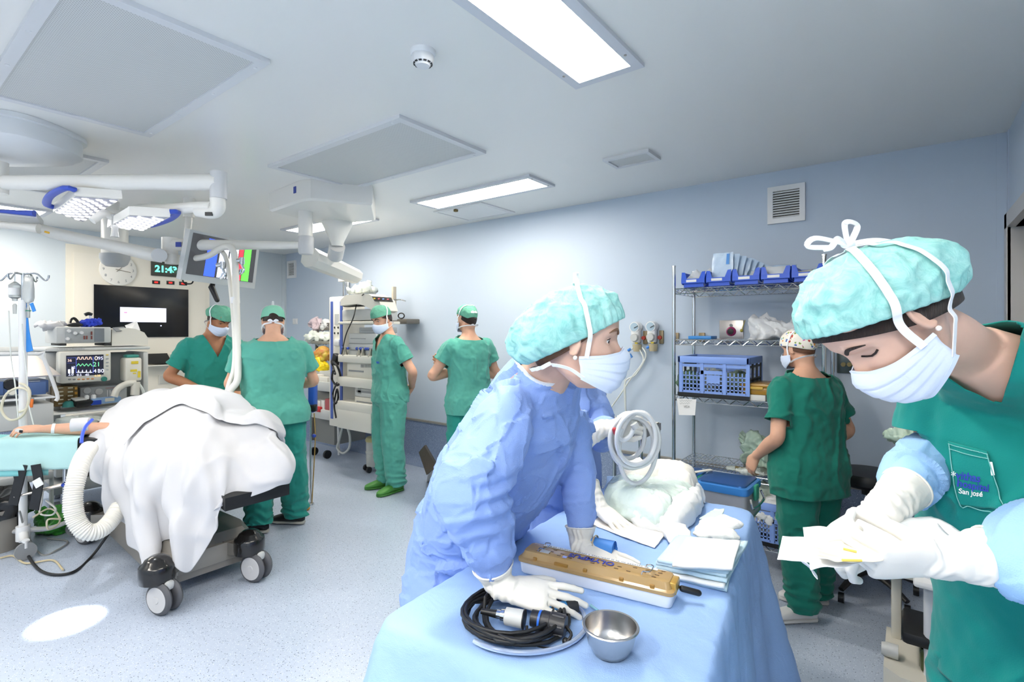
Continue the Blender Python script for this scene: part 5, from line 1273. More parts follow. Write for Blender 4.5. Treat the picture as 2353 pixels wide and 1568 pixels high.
mb = MB(); mb.lathe([(.035, -.02), (.0352, .03)], c, seg=24); part('paper_label', m_white, t, mb)
mb = MB(); mb.lathe([(.0001, -.15), (.01, -.15), (.012, -.09), (.006, -.08), (.0001, -.08)], c, seg=14); part('drip_chamber', m_clear, t, mb)
mb = MB(); mb.bar(c + V(0, 0, .075), hang(34, 632), .003); part('hanger', m_chrome, t, mb)
t = thing('iv_bag', 'clear infusion bag hanging beside the blue strap on the IV pole', 'infusion bag', tuple(hang(65, 700)))
c = hang(65, 665); mb = MB(); rr = []
for zz, w, d in ((-.095, .012, .008), (-.085, .034, .015), (-.06, .038, .022), (0, .038, .02), (.05, .036, .012), (.085, .034, .005), (.09, .03, .003)):
 rr.append([c + V(0, 0, zz) + RGT * (w * math.copysign(abs(math.cos(a)) ** .7, math.cos(a))) + FWD * (d * math.sin(a)) for a in np.linspace(0, 2 * PI, 25)[:-1]])
mb.loft(rr); part('bag', m_fluid, t, mb)
mb = MB(); mb.lathe([(.0001, -.2), (.01, -.2), (.011, -.14), (.006, -.12), (.007, -.09), (.0001, -.09)], c, seg=14); part('drip_chamber', m_clear, t, mb)
mb = MB(); mb.bar(c + V(0, 0, .088), hang(66, 633), .003); part('hanger', m_chrome, t, mb)
mb = MB(); mb.box(c + V(0, 0, -.15) , (.03, .03, .006), None, .002); part('clamp', M('green_clamp', '#2f8a72', .5), t, mb)
t = thing('blue_strap', 'bright blue strap hanging down the IV pole', 'strap', tuple(hang(62, 808)))
st_pts = [hang(53, 694), hang(56, 720), hang(60, 760), hang(66, 795), hang(69, 808)]
mb = ribbon(st_pts, [-FWD] * 5, .045, .002); part('band', M('cyan_blue_strap', '#2f86d8', .6), t, mb)
mb = ribbon([hang(72, 697), hang(79, 716)], [-FWD] * 2, .024, .002, 8); part('tail', M('cyan_blue_strap', '#2f86d8', .6), t, mb)
for i, (pts, lb) in enumerate((([(36, 715), (38, 760), (41, 820), (50, 880), (58, 960)], 'thin clear drip line running down from the glass bottle'), ([(66, 745), (70, 800), (78, 870), (80, 920), (95, 985)], 'thin clear drip line running down from the infusion bag'), ([(60, 880), (75, 885), (84, 905), (70, 950), (40, 963), (20, 940), (30, 905), (58, 890), (82, 900), (78, 935), (60, 945)], 'pale coiled tube hung on the IV pole'))):
 mb = MB(); mb.tube([hang(u, v) - FWD * .05 for u, v in pts], .004 if i < 2 else .008, 60, 8); one('drip_line' if i < 2 else 'coiled_tube', m_tube if i < 2 else M('beige_tube', '#cfc9b4', .4), lb, 'tube', mb)
t = thing('orange_clip', 'orange clip hanging from a cord by the IV pole', 'clip', tuple(hang(82, 930)))
mb = MB(); mb.box(hang(82, 925) - FWD * .04, (.035, .012, .06), rotm(0, .1, YAW), .004); part('clip', M('orange_plastic', '#e2772e', .5), t, mb)
mb = MB(); mb.tube([hang(82, 918) - FWD * .04, hang(84, 912) - FWD * .04, hang(90, 915) - FWD * .04], .004, 10, 6); part('cord', m_grey, t, mb)
# operating table
t = thing('operating_table', 'operating table on a grey wheeled base under the white sheet', 'operating table', (-3.9, 1.42, 0))
mb = MB(); ring = [(-4.75, 1.2), (-3.5, 1.14), (-3.36, 1.2), (-3.36, 1.64), (-3.5, 1.7), (-4.75, 1.66)]
mb.loft([[V(x, y, .09) for x, y in ring], [V(x, y, .2) for x, y in ring], [V(-3.95 + (x + 3.95) * .9, 1.42 + (y - 1.42) * .8, .29) for x, y in ring]]); part('base_body', m_tabgrey, t, mb, auto=30)
mb = MB(); mb.slab((-3.37, 1.2, .13), (-3.35, 1.64, .24), .004); bp = part('end_plate', M('table_base_panel', '#9a958d', .4, .4), t, mb)
mb = MB(); mb.slab((-3.348, 1.5, .16), (-3.344, 1.58, .22)); part('data_plate', m_lgrey, bp, mb, smooth=False)
mb = MB(); mb.slab((-4.35, 1.25, .28), (-3.85, 1.6, .62), .03); part('column', m_tabgrey, t, mb)
mb = MB(); mb.slab((-4.3, 1.33, .6), (-3.95, 1.6, .75), .02); part('column_sleeve', m_steel, t, mb)
for (cx_, cy_, lab) in ((-3.30, 1.08, 1), (-3.27, 1.57, 1), (-4.72, 1.12, 0), (-4.72, 1.72, 0)):
 mb = MB(); q = V(cx_, cy_, 0); mid = V(-3.7 if lab else -4.3, 1.42, .2)
 dv = V(cx_ - mid.x, cy_ - mid.y, 0); mb.loft([[mid + V(-dv.y, dv.x, 0).normalized() * s_ + V(0, 0, z) for s_, z in ((-.08, -.07), (.08, -.07), (.08, .06), (-.08, .06))], [q + V(-dv.y, dv.x, 0).normalized() * s_ + V(0, 0, z) for s_, z in ((-.06, .17), (.06, .17), (.06, .23), (-.06, .23))]]); part('base_leg', m_tabgrey, t, mb)
 mb = MB(); mb.lathe([(.0001, .17), (.085, .17), (.088, .19), (.088, .25), (.082, .262), (.07, .27), (.06, .288), (.035, .305), (.0001, .31)], q, seg=28); hs = part('caster_housing', M('black_gloss_plastic', '#1b1a1a', .2, coat=.3), t, mb)
 for s_ in (-1, 1):
  o_ = V(.05, .02, 0) if lab else V(-.04, 0, 0)
  ax = V(.35, -1, 0).normalized()
  cw = q + o_ + ax * (s_ * .032) + V(0, 0, .09)
  mb = MB(); mb.lathe([(.0001, -.018), (.07, -.018), (.083, -.012), (.09, 0), (.083, .012), (.07, .018), (.0001, .018)], cw, ax, 32); w = part('caster_wheel', M('dark_tyre', '#55565a', .6), hs, mb)
  mb = MB(); mb.lathe([(.0001, .021), (.018, .022), (.02, .0195), (.068, .0195), (.07, .015)], cw, ax * (1 if s_ > 0 else -1), 32); part('hub_cap', M('hub_grey', '#c3c2c2', .4), w, mb)
 mb = MB(); mb.box(q + o_ + V(0, 0, .155), (.1, .05, .05), rotm(0, 0, .3), .015); part('caster_fork', m_lgrey, hs, mb)
mb = MB(); mb.slab((-5.25, 1.28, .74), (-3.9, 1.78, .82), .03); part('back_section', m_vinyl, t, mb)
mb = MB(); mb.loft([[V(x, y, z) for y, z in ((1.36, h), (1.75, h), (1.75, h - .075), (1.36, h - .075))] for x, h in ((-3.9, .8), (-3.5, .65), (-3.12, .585))]); part('leg_section', m_vinyl, t, mb, auto=30)
for y in (1.27, 1.79):
 mb = MB(); mb.slab((-5.2, y - .008, .76), (-3.9, y + .008, .785), .002); part('side_rail', m_steel, t, mb)
# patient and the white sheet
P = Person('person lying on the operating table under a white sheet, one bare arm stretched out', (-4.4, 1.45, .9), (1, 0), 1.72, m_skin, .008)
P.k = .98
mb = MB(); r_ = V(0, -1, 0)
lie = [(-4.98, .86, .06, .06), (-4.85, .87, .1, .07), (-4.7, .9, .15, .08), (-4.4, .91, .14, .085), (-4.15, .91, .13, .085), (-3.95, .89, .13, .085), (-3.8, .85, .12, .07)]
mb.loft([[V(x, 1.54 + a_ * math.cos(q), z + b_ * math.sin(q)) for q in np.linspace(0, 2 * PI, 25)[:-1]] for x, z, a_, b_ in lie])
for s_ in (-1, 1): mb.tube([(-3.92, 1.56 + s_ * .06, .86), (-3.62, 1.58 + s_ * .07, .75), (-3.35, 1.59 + s_ * .07, .66), (-3.2, 1.6 + s_ * .07, .63)], [.065, .055, .042, .035], n=24, seg=16, caps='round')
mb.tube([(-4.9, 1.54, .87), (-5.05, 1.54, .88)], [.055, .055], n=6, seg=16)
P.hM = Matrix(((0, 0, -1), (1, 0, 0), (0, 1, 0))); P.hM = frame((.1, 0, 1), (-1, 0, 0)); P.hc = V(-5.13, 1.54, .87); P.hs = .95
head_mesh(mb, P.hc, P.hM, .95)
ea, wa = U(222, 985, 3.62), U(98, 986, 3.47)
mb.tube([(-4.7, 1.42, .9), U(300, 985, 3.78), ea, ea.lerp(wa, .4), ea.lerp(wa, .8), wa], [.055, .05, .043, .042, .032, (.03, .024)], n=40, seg=16, caps='round')
hy = (wa - ea).normalized(); hand_mesh(mb, wa, hy, V(0, 0, 1) - FWD * .5, 1, .95, curls=((.3, .4, .3), (.4, .5, .3), (.45, .5, .3), (.5, .5, .3)), thumb=(.5, .2, .2, .2))
mb.tube([(-4.66, 1.66, .9), (-4.3, 1.7, .87), (-4.05, 1.68, .87)], [.05, .042, .035], n=16, seg=14, caps='round')
v, f, nn = fuse(mb, .006, 3); mkobj('body', v, f, m_skin, P.root)
dome_obj('hair', m_hair, P.root, P.hc, P.hM, (.093, .05), (-.1, -.055), (.078, .0), .108, (.0, .02), .002, s=.95)
def sleeve_ring(c0, c1, r, name, mat, parent):
 m = MB(); m.sweep([c0, c1], r, 20); return m.build(name, mat, parent)
sleeve_ring(ea.lerp(wa, .77), ea.lerp(wa, .83), .036, 'wristband', m_white, P.root)
t = thing('pulse_oximeter', 'small white finger clip with black window on the patient finger', 'finger clip', tuple(U(47, 993, 3.42)))
mb = MB(); mb.box(U(47, 991, 3.41), (.055, .03, .028), rotm(0, .1, YAW), .008); part('clip', m_lgrey, t, mb)
mb = MB(); mb.box(U(48, 992, 3.39), (.02, .006, .018), rotm(0, .1, YAW), .002); part('window', m_black, t, mb)
for (a_, b_, r_, nm) in ((U(205, 975, 3.58), U(165, 978, 3.54), .047, 'white bandage wrapped near the patient elbow'),):
 sleeve_ring(a_, b_, r_, 'bandage', m_cloth_w, P.root)
cols = [
 [(255, 935, 3.95), (225, 965, 3.75), (205, 1000, 3.6), (190, 1025, 3.5), (195, 1045, 3.48), (210, 1063, 3.47)],
 [(290, 918, 3.95), (260, 960, 3.7), (240, 1010, 3.5), (228, 1060, 3.42), (228, 1085, 3.4), (238, 1135, 3.38)],
 [(330, 903, 3.93), (300, 960, 3.6), (275, 1030, 3.36), (262, 1090, 3.28), (266, 1170, 3.22), (285, 1248, 3.18)],
 [(375, 895, 3.88), (345, 960, 3.5), (320, 1030, 3.22), (312, 1110, 3.12), (318, 1210, 3.05), (352, 1312, 2.98)],
 [(425, 895, 3.82), (400, 960, 3.45), (380, 1030, 3.2), (362, 1100, 3.12), (366, 1180, 3.12), (372, 1245, 3.1)],
 [(465, 905, 3.75), (445, 970, 3.4), (425, 1035, 3.15), (405, 1110, 3.0), (395, 1200, 2.96), (408, 1285, 2.93)],
 [(500, 920, 3.65), (485, 985, 3.35), (465, 1040, 3.12), (450, 1110, 3.0), (440, 1220, 2.93), (430, 1320, 2.9)],
 [(517, 952, 3.6), (520, 1000, 3.35), (512, 1045, 3.15), (508, 1090, 3.05), (500, 1150, 3.0), (484, 1245, 2.96)],
 [(560, 963, 3.55), (555, 1010, 3.35), (550, 1045, 3.2), (545, 1080, 3.12), (530, 1120, 3.05), (508, 1168, 3.0)],
 [(595, 952, 3.5), (600, 1000, 3.38), (605, 1035, 3.25), (605, 1065, 3.18), (600, 1095, 3.12), (585, 1140, 3.08)],
 [(625, 985, 3.45), (640, 1010, 3.38), (652, 1035, 3.3), (656, 1065, 3.22), (652, 1090, 3.18), (640, 1118, 3.15)],
 [(632, 1003, 3.5), (660, 1017, 3.42), (674, 1040, 3.36), (678, 1060, 3.32), (677, 1080, 3.3), (668, 1097, 3.3)]]
G = []
for i, c_ in enumerate(cols):
 p0 = U(*c_[0]); k_ = max(0, min(1, (i - 7) / 3)); G.append([p0 + V(.02 - .2 * k_, .34 - .2 * k_, -.42 + .15 * k_), p0 + V(.01 - .08 * k_, .24 - .14 * k_, -.07)] + [U(*q) for q in c_])
G = [crs(g, 64) for g in G]; A = np.array(G); B = np.stack([crs(A[:, j], 120) for j in range(64)], 1)   # 120 x 64 x 3
nu, nv = B.shape[:2]; v = B.reshape(-1, 3); f = [(i * nv + j, (i + 1) * nv + j, (i + 1) * nv + j + 1, i * nv + j + 1) for i in range(nu - 1) for j in range(nv - 1)]
nn = normals(v, f)
if nn[nu // 2 * nv + nv // 2, 2] < 0: f = [q[::-1] for q in f]; nn = -nn
tt = np.tile(np.linspace(0, 1, nv), nu); uu = np.repeat(np.linspace(0, 1, nu), nv)
fold = (np.sin(uu * 34 + 3 * vnoise(v * 3)) + .5 * np.sin(uu * 71 + 4 * vnoise(v * 5))) * np.clip(tt - .42, 0, 1) * .055
v = v + nn * (fold + .026 * (ridge(v * np.array([5, 5, 4]) + 3, 3) - .4) + .006 * fbm(v * 9, 2))[:, None]
o = mkobj('white_sheet', v, f, m_cloth_w); solid(o, .004); subsurf(o, 1)
tag(o, 'white cotton sheet draped over the patient on the operating table', 'sheet')
quad = [U(375, 1075, 3.04), U(445, 1042, 3.05), U(612, 1030, 3.17), U(640, 1095, 3.05)]
b0, b1 = U(235, 1000, 3.6), U(-40, 1003, 3.38); bd = (b1 - b0).normalized(); bn = V(-bd.y, bd.x, 0)
t = thing('arm_board', 'black padded arm board carrying the patient arm', 'arm board', tuple(b0.lerp(b1, .5) - V(0, 0, .06)))
mb = MB(); mb.loft([[p + bn * s_ * .085 + V(0, 0, z) for s_, z in ((-1, -.012), (1, -.012), (1, -.07), (-1, -.07))] for p in (b0, b1)]); part('pad', m_vinyl, t, mb)
mb = MB(); mb.loft([[p + bn * s_ * .07 + V(0, 0, z) for s_, z in ((-1, -.072), (1, -.072), (1, -.09), (-1, -.09))] for p in (b0, b1)]); part('frame', m_steel, t, mb)
def towel_over(name, s0, s1, drop, lift, mat, seed):
 vs = []; nu, nv = 50, 40; L = (b1 - b0).length
 for i in range(nu):
  s_ = s0 + (s1 - s0) * i / (nu - 1); p = b0 + bd * s_ * L
  for j in range(nv):
   w = j / (nv - 1); ww = -1 + 2 * w
   x = np.interp(w, [0, .3, .36, .64, .7, 1], [-.1, -.095, -.085, .085, .095, .11]); z = np.interp(w, [0, .3, .36, .64, .7, 1], [-drop * .6, -.02, .0, .0, -.02, -drop])
   vs.append(p - bn * 0 + bn * (x * (1 + lift)) * (1 if (bn.dot(-FWD) > 0) else -1) + V(0, 0, z + lift * .05 - .006))
 v = np.array([tuple(p) for p in vs]); f = [(i * nv + j, i * nv + j + 1, (i + 1) * nv + j + 1, (i + 1) * nv + j) for i in range(nu - 1) for j in range(nv - 1)]
 nn = normals(v, f); v = v + nn * (.004 * fbm(v * 12 + seed, 2))[:, None]; o = mkobj(name, v, f, mat); solid(o, .003, 0); return o
o = towel_over('green_cloth', .16, .82, .2, .08, m_cyan, 1); tag(o, 'pale aqua cloth folded over the arm board', 'cloth')
o = towel_over('green_under_cloth', .4, 1.0, .235, .0, M('aqua_cotton_cloth_deep', '#7fc4c6', .9), 4); tag(o, 'darker aqua cloth beneath, reaching the left end of the arm board', 'cloth')
for i, (q, w) in enumerate((([(52, 1068), (45, 1100), (30, 1160)], .062), ([(82, 1068), (88, 1110), (78, 1172)], .062))):
 pts = [U(u, v_, 3.36) for u, v_ in q]; mb = ribbon(pts, [-FWD] * 3, w, .003)
 s_ = thing('black_strap', ['plain black strap hanging below the arm board', 'black strap with a white tag hanging below the arm board'][i], 'strap', tuple(pts[-1]), 0, 'straps of the arm board'); part('band', m_vinyl, s_, mb)
 if i:
  mb = ribbon([U(83, 1102, 3.355), U(92, 1118, 3.355)], [-FWD] * 2, .055, .003, 6); part('white_tag', m_white, s_, mb)
t = thing('clamp_bar', 'flat steel clamp bar with a post below the arm board', 'clamp', tuple(U(100, 1130, 3.45)))
mb = MB(); a, b = U(32, 1143, 3.36), U(172, 1108, 3.55); mb.sweep([a, b], (.006, .016), 8, (0, 0, 1)); part('bar', m_steel, t, mb)
mb = MB(); mb.bar(U(150, 1065, 3.5), U(147, 1178, 3.5), .012); part('post', m_chrome, t, mb)
mb = MB(); mb.ball(U(160, 1110, 3.48), .022, 14, 10); part('knob', m_blue, t, mb)
mb = MB(); mb.ball(U(146, 1115, 3.47), .014, 12, 8); part('screw_knob', m_blue, t, mb)
pts = [U(205, 1030, 3.35), U(190, 1055, 3.22), U(178, 1090, 3.12), U(168, 1140, 3.07), U(173, 1190, 3.06), U(196, 1221, 3.07), U(226, 1221, 3.12), U(252, 1200, 3.2), U(275, 1165, 3.3)]
Q = crs(pts, 260); L = np.cumsum(np.r_[0, np.linalg.norm(Q[1:] - Q[:-1], axis=1)])
mb = MB(); mb.sweep(Q, [.047 + .0035 * math.sin(l / .0125 * 2 * PI) for l in L], 22); one('ribbed_hose', m_hose, 'thick ribbed white hose looping down from under the white sheet', 'hose', mb)
mb = MB(); mb.tube([U(212, 965, 3.5), U(197, 980, 3.4), U(189, 1000, 3.33), U(187, 1018, 3.3)], .01, 24, 8); one('blue_tube', M('cobalt_tube', '#3858d6', .4), 'short bright blue tube running into the white sheet', 'tube', mb)
v, f, nn = fuse(MB().ball(PZ(137, 1195, .08), (.16, .14, .09), 24, 14), .012, 0); v = crumple(v, nn, .07, 8, 3); v[:, 2] = np.maximum(v[:, 2], .004)
tag(mkobj('green_bag', v, f, M('green_polythene', '#3f9a35', .3, bump=.4, bscale=20)), 'crumpled bright green bag on the floor behind the hose', 'bag')
t = thing('waste_bin', 'grey waste bin with a black liner at the left edge', 'bin', tuple(PZ(8, 1215, 0)))
c = PZ(-14, 1262, 0); mb = MB(); mb.lathe([(.0001, 0), (.15, 0), (.19, .3), (.185, .3), (.14, .02)], c, seg=28); part('bucket', M('bin_grey', '#8f8a83', .5), t, mb)
mb = MB(); vv = MB().lathe([(.2, .24), (.215, .3), (.21, .36), (.18, .4), (.12, .38), (.0001, .36)], c, seg=36); v, f = np.array([tuple(p) for p in vv.v]), vv.f; nn = normals(v, f); v = crumple(v, nn, .05, 9, 5); mkobj('liner', v, f, M('black_polythene', '#121214', .25), t)
CB = [('black_cable', m_cable, .009, [(15, 1030, .6), (38, 1110, .35), (42, 1180, .2), (48, 1240, .06), (90, 1310, .012), (160, 1318, .012), (210, 1280, .012), (258, 1215, .03)], 'thick black cable curving over the floor from the IV pole'),
  ('grey_cable', M('grey_cable', '#8d8f8e', .5), .006, [(45, 1175, .2), (60, 1225, .1), (95, 1275, .01), (130, 1265, .01), (155, 1245, .01), (110, 1238, .01)], 'thin grey cable coiled on the floor by the casters'),
  ('beige_cable', M('beige_cable', '#cbbd9a', .5), .006, [(0, 1283, .01), (30, 1278, .01), (60, 1295, .01), (120, 1288, .01), (145, 1310, .01)], 'beige cable lying on the floor at the left edge'),
  ('white_cable', M('white_cable', '#dedcd4', .5), .006, [(100, 1105, .45), (96, 1150, .3), (92, 1180, .2), (118, 1184, .2), (128, 1170, .25), (105, 1150, .3)], 'white cable loop hanging under the arm board'),
  ('cream_cable', M('cream_cable', '#d6cdb4', .5), .006, [(75, 1190, .15), (110, 1170, .25), (130, 1178, .2), (137, 1200, .1), (112, 1217, .05), (110, 1195, .12), (140, 1193, .1)], 'cream cable coil beside the green bag')]
for nm, m_, r_, pts, lb in CB:
 P3 = [PZ(u, v_, z) if v_ > 1235 or z < .02 else U(u, v_, 3.55 + .1 * math.sin(i)) for i, (u, v_, z) in enumerate(pts)]
 P3 = [V(p.x, p.y, max(p.z, r_ + .001)) for p in P3]
 mb = MB(); mb.tube(P3, r_, 90, 8); one(nm, m_, lb, 'cable', mb)
sub_ = B[42:118]; nu2 = sub_.shape[0]; pts = []
for i in range(nu2):
 u_ = i / (nu2 - 1); tl = np.interp(u_, [0, .1, .25, .5, .75, 1], [.66, .54, .46, .44, .50, .50])
 for q in np.linspace(.22, tl, 30): pts.append(sub_[i][min(63, int(q * 63))] * (1 - (q * 63) % 1) + sub_[i][min(63, int(q * 63) + 1)] * ((q * 63) % 1))
v2 = np.array(pts); f2 = [(i * 30 + j, (i + 1) * 30 + j, (i + 1) * 30 + j + 1, i * 30 + j + 1) for i in range(nu2 - 1) for j in range(29)]; n2 = normals(v2, f2)
if n2[len(n2) // 2, 2] < 0: f2 = [q[::-1] for q in f2]; n2 = -n2
v2 = v2 + n2 * (.026 + .012 * (ridge(v2 * 6 + 9, 3) - .4) + .006 * fbm(v2 * 9 + 4, 2))[:, None]
o = mkobj('folded_sheet', v2, f2, m_cloth_w); solid(o, .006); subsurf(o, 1); tag(o, 'upper white sheet ending in a hem across the legs of the patient', 'sheet')
# == CEILING-HUNG EQUIPMENT
m_armw = M('arm_enamel', '#e4e2dc', .3, spec=.5); m_armg = M('arm_grey', '#c9cacb', .4); m_bluemark = M('blue_badge', '#2a3f9a', .5)
# surgical light mount and its big arm
t = thing('surgical_light', 'surgical light with two LED panels hanging over the patient from a white dome', 'surgical light', (-3.95, .62, HC))
c = U(-12, 290, 2.95); cx_, cy_ = c.x, c.y
mb = MB()
def stad(w, l, z, n=44):
 ax = V(RGT.x, RGT.y, 0); ay = V(FWD.x, FWD.y, 0)
 return [V(cx_, cy_, 0) + ax * (l * math.copysign(abs(math.cos(a)) ** .55, math.cos(a))) + ay * (w * math.copysign(abs(math.sin(a)) ** .7, math.sin(a))) + V(0, 0, z) for a in np.linspace(0, 2 * PI, n + 1)[:-1]]
mb.loft([stad(.3, .4, HC - .001), stad(.3, .4, HC - .025), stad(.28, .385, HC - .03), stad(.28, .385, HC - .115), stad(.25, .35, HC - .14), stad(.15, .24, HC - .15)]); mb.build('ceiling_dome', M('dome_white', '#dfe1e2', .35), t, auto=40)
ar = U(-12, 420, 2.95)
mb = MB(); mb.bar(V(cx_, cy_, HC - .19), V(cx_, cy_, ar.z - .06), .06, 20); mb.build('column', m_armw, t)
mb = MB(); e1_ = U(502, 419, 2.95); mb.sweep([ar, e1_], (.04, .047), 24, (0, 0, 1)); mb.build('main_arm', m_armw, t)
mb = MB(); j = U(502, 424, 2.95); mb.bar(U(502, 396, 2.95), U(502, 457, 2.95), .044, 24); mb.build('elbow_joint', m_armg, t)
mb = MB(); mb.tube([U(500, 456, 2.95), U(500, 478, 2.95), U(488, 488, 2.96), U(455, 486, 3.0)], [.04, .04, .038, .032], 20, 20); jl = mb.build('lower_joint', m_armw, t)
mb = MB(); mb.box(U(480, 492, 2.92), (.04, .01, .02), rotm(0, 0, YAW)); mb.build('cable_port', m_black, jl)
mb = MB(); mb.tube([U(490, 477, 2.95), U(450, 476, 3.0), U(385, 482, 3.08), U(330, 480, 3.15), U(300, 481, 3.2)], [.034, .03, .034, .03, .02], 30, 18); mb.build('swing_arm', m_armw, t)
def led_head(px4, z, n1, n2, edge, label_):
 q = [PZ(u, v, z) for u, v in px4]; c_ = sum(q, Vector()) / 4
 h = MB(); h.loft([q, [p + V(0, 0, .012) for p in q], [c_ + (p - c_) * .98 + V(0, 0, .05) for p in q], [c_ + (p - c_) * .8 + V(0, 0, .062) for p in q]]); hd = h.build('light_head', m_armw, t, auto=35)
 l_ = MB(); i4 = [c_ + (p - c_) * .9 - V(0, 0, .003) for p in q]; l_.loft([i4, [p + V(0, 0, .004) for p in i4]]); ln = l_.build('lens_plate', M('lens_plate', '#aeadbf', .3), hd, False)
 for i in range(n1):
  for k in range(n2):
   a_, b_ = (i + .5 + .5 * (k % 2) - .25) / n1, (k + .5) / n2; p = i4[0].lerp(i4[1], a_).lerp(i4[3].lerp(i4[2], a_), b_)
   d = MB(); d.lathe([(.0001, -.006), (.012, -.005), (.017, .0), (.0175, .003)], p - V(0, 0, .001), (0, 0, 1), 12); d.build('led_lens', M('led_lens', '#ffffff', .2, emit='#ffffff', estr=1.3), hd)
 e0, e1 = q[edge[0]], q[edge[1]]; o_ = ((e0 + e1) / 2 - c_).normalized() * .05
 b = MB(); b.tube([e0 + V(0, 0, .03), e0 + o_ * .8 + (e1 - e0) * .05 + V(0, 0, .035), (e0 + e1) / 2 + o_ * 1.3 + V(0, 0, .035), e1 + o_ * .8 - (e1 - e0) * .05 + V(0, 0, .035), e1 + V(0, 0, .03)], [(.022, .014)] * 5, 30, 12, ref=(0, 0, 1)); b.build('blue_handle', M('royal_blue_rubber', '#3a55c0', .45), hd)
 lt = bpy.data.lights.new('surgical_beam', 'AREA'); lt.shape = 'RECTANGLE'; lt.size = .03; lt.size_y = .03; lt.energy = SURGICAL_W; lt.spread = math.radians(70)
 lo = bpy.data.objects.new('surgical_beam', lt); COL.objects.link(lo); lo.parent = t; lo.location = c_ - V(0, 0, .02) - Vector(t.location)
 tgt = V(-4.0, 1.4, .9)
 if label_ == 'b': tgt = V(-3.56, .75, 0); lt.spread = math.radians(9); lt.energy = FLOOR_SPOT_W
 dd = (tgt - (c_ - V(0, 0, .02))).normalized(); lo.rotation_euler = dd.to_track_quat('-Z', 'Y').to_euler()
 return c_
ca = led_head([(122, 487), (171, 449), (281, 457), (190, 512)], 2.30, 7, 6, (0, 1), 'a')
cb = led_head([(246, 523), (297, 494), (391, 499), (332, 530)], 2.20, 7, 5, (3, 2), 'b')
mb = MB(); mb.tube([U(212, 508, 3.1), U(240, 490, 3.15), U(268, 500, 3.2), U(330, 482, 3.15)], .022, 24, 12); mb.build('yoke', m_armw, t)
mb = MB(); mb.slab(PZ(232, 492, 2.31) - V(.05, .02, .0), PZ(262, 486, 2.31) + V(.05, .02, .06), .01); mb.build('hub_block', m_armw, t)
mb = MB(); mb.lathe([(.0001, 0), (.022, .0), (.018, .03), (.015, .12), (.02, .135), (.0001, .14)], U(264, 545, 3.18), (0, 0, 1), 20); mb.build('sterile_handle', M('frosted_handle', '#dcdcda', .2, trans=.4), t)
# second light head at the left edge on the spring arm
t = thing('auxiliary_light', 'blue topped light head on a long slanted spring arm at the left edge', 'surgical light', tuple(U(30, 500, 3.9)))
mb = MB(); q = [U(-40, 476, 3.7), U(85, 487, 3.7), U(100, 508, 3.9), U(-40, 500, 4.0)]; mb.loft([[p - V(0, 0, .045) for p in q], q]); hd = mb.build('light_head', m_armg, t, auto=30)
mb = MB(); mb.sweep([U(-40, 483, 3.69), U(80, 491, 3.69)], (.006, .022), 10, (0, 0, 1)); mb.build('blue_band', M('royal_blue_rubber', '#3a55c0', .45), hd)
mb = MB(); mb.tube([U(-40, 514, 3.8), U(40, 520, 3.8), U(90, 526, 3.82)], [.03, .026, .036], 20, 14); mb.build('arm_knuckle', m_armw, t)
mb = MB(); mb.tube([U(88, 524, 3.85), U(140, 540, 3.95), U(250, 563, 4.1), U(340, 583, 4.2), U(374, 589, 4.25)], [(.035, .035), (.05, .045), (.05, .045), (.055, .055), (.05, .055)], 40, 20, ref=(0, 0, 1)); sa = mb.build('spring_arm', m_armw, t)
mb = MB(); mb.box(U(108, 534, 3.83), (.035, .01, .015), rotm(0, .25, YAW), .003); mb.build('yellow_mark', M('yellow_mark', '#e0ae2e', .5), sa)
mb = MB(); mb.bar(U(366, 587, 4.22), U(366, 587, 4.16), .055, 24, ref=(0, 0, 1)); mb.build('pivot_cap', m_armg, sa)
# white column with a grey foot hanging behind the light
t = thing('ceiling_column', 'white ceiling column with a grey rounded foot in front of the wall clock', 'ceiling column', tuple(U(263, 600, 4.9)))
c = U(264, 560, 4.9); mb = MB(); mb.bar(V(c.x, c.y, HC), U(264, 596, 4.9), .105, 28); mb.build('column', m_armw, t)
mb = MB(); mb.lathe([(.0001, -.085), (.07, -.085), (.1, -.06), (.12, -.01), (.118, .03), (.0001, .03)], U(264, 592, 4.9), (0, 0, 1), 28); mb.build('foot', M('foot_grey', '#a9acae', .4), t)
# ceiling pendant: housing, post, horizontal arm, equipment arm
t = thing('ceiling_pendant', 'white ceiling pendant with angular housing and two arms carrying equipment', 'ceiling pendant', (-3.8, 2.6, HC))
mb = MB(); hx = [(-4.24, 2.2), (-3.7, 2.16), (-3.6, 2.19), (-3.37, 2.58), (-3.82, 2.96), (-4.34, 2.8)]
mb.loft([[V(x, y, HC - .001) for x, y in hx], [V(x, y, HC - .145) for x, y in hx], [V(-3.8 + (x + 3.8) * .96, 2.6 + (y - 2.6) * .96, HC - .16) for x, y in hx]]); hs = mb.build('housing', m_armw, t, auto=30)
mb = MB(); q = V(-3.78, 2.163, HC - .06); mb.box(q, (.035, .006, .05), rotm(0, 0, -.07)); mb.build('blue_badge', m_bluemark, hs, False)
mb = MB(); mb.tube([U(806, 428, 4.15), U(812, 433, 4.15), U(822, 433, 4.15), U(828, 426, 4.15)], .004, 16, 6); mb.build('earth_wire', M('yellow_wire', '#d3c840', .5), hs)
pz = 4.32
mb = MB(); mb.bar(U(702, 455, pz), U(702, 545, pz), .057, 24); mb.build('post', m_armw, t)
mb = MB(); mb.lathe([(.0001, 0), (.05, 0), (.06, .012), (.062, .145), (.058, .15), (.0001, .15)], U(703, 585, pz), (0, 0, 1), 28); mb.build('post_joint', m_armg, t)
mb = MB(); mb.sweep([U(690, 564, pz), U(392, 563, pz)], (.03, .052), 20, (0, 0, 1)); ha_ = mb.build('horizontal_arm', m_armw, t)
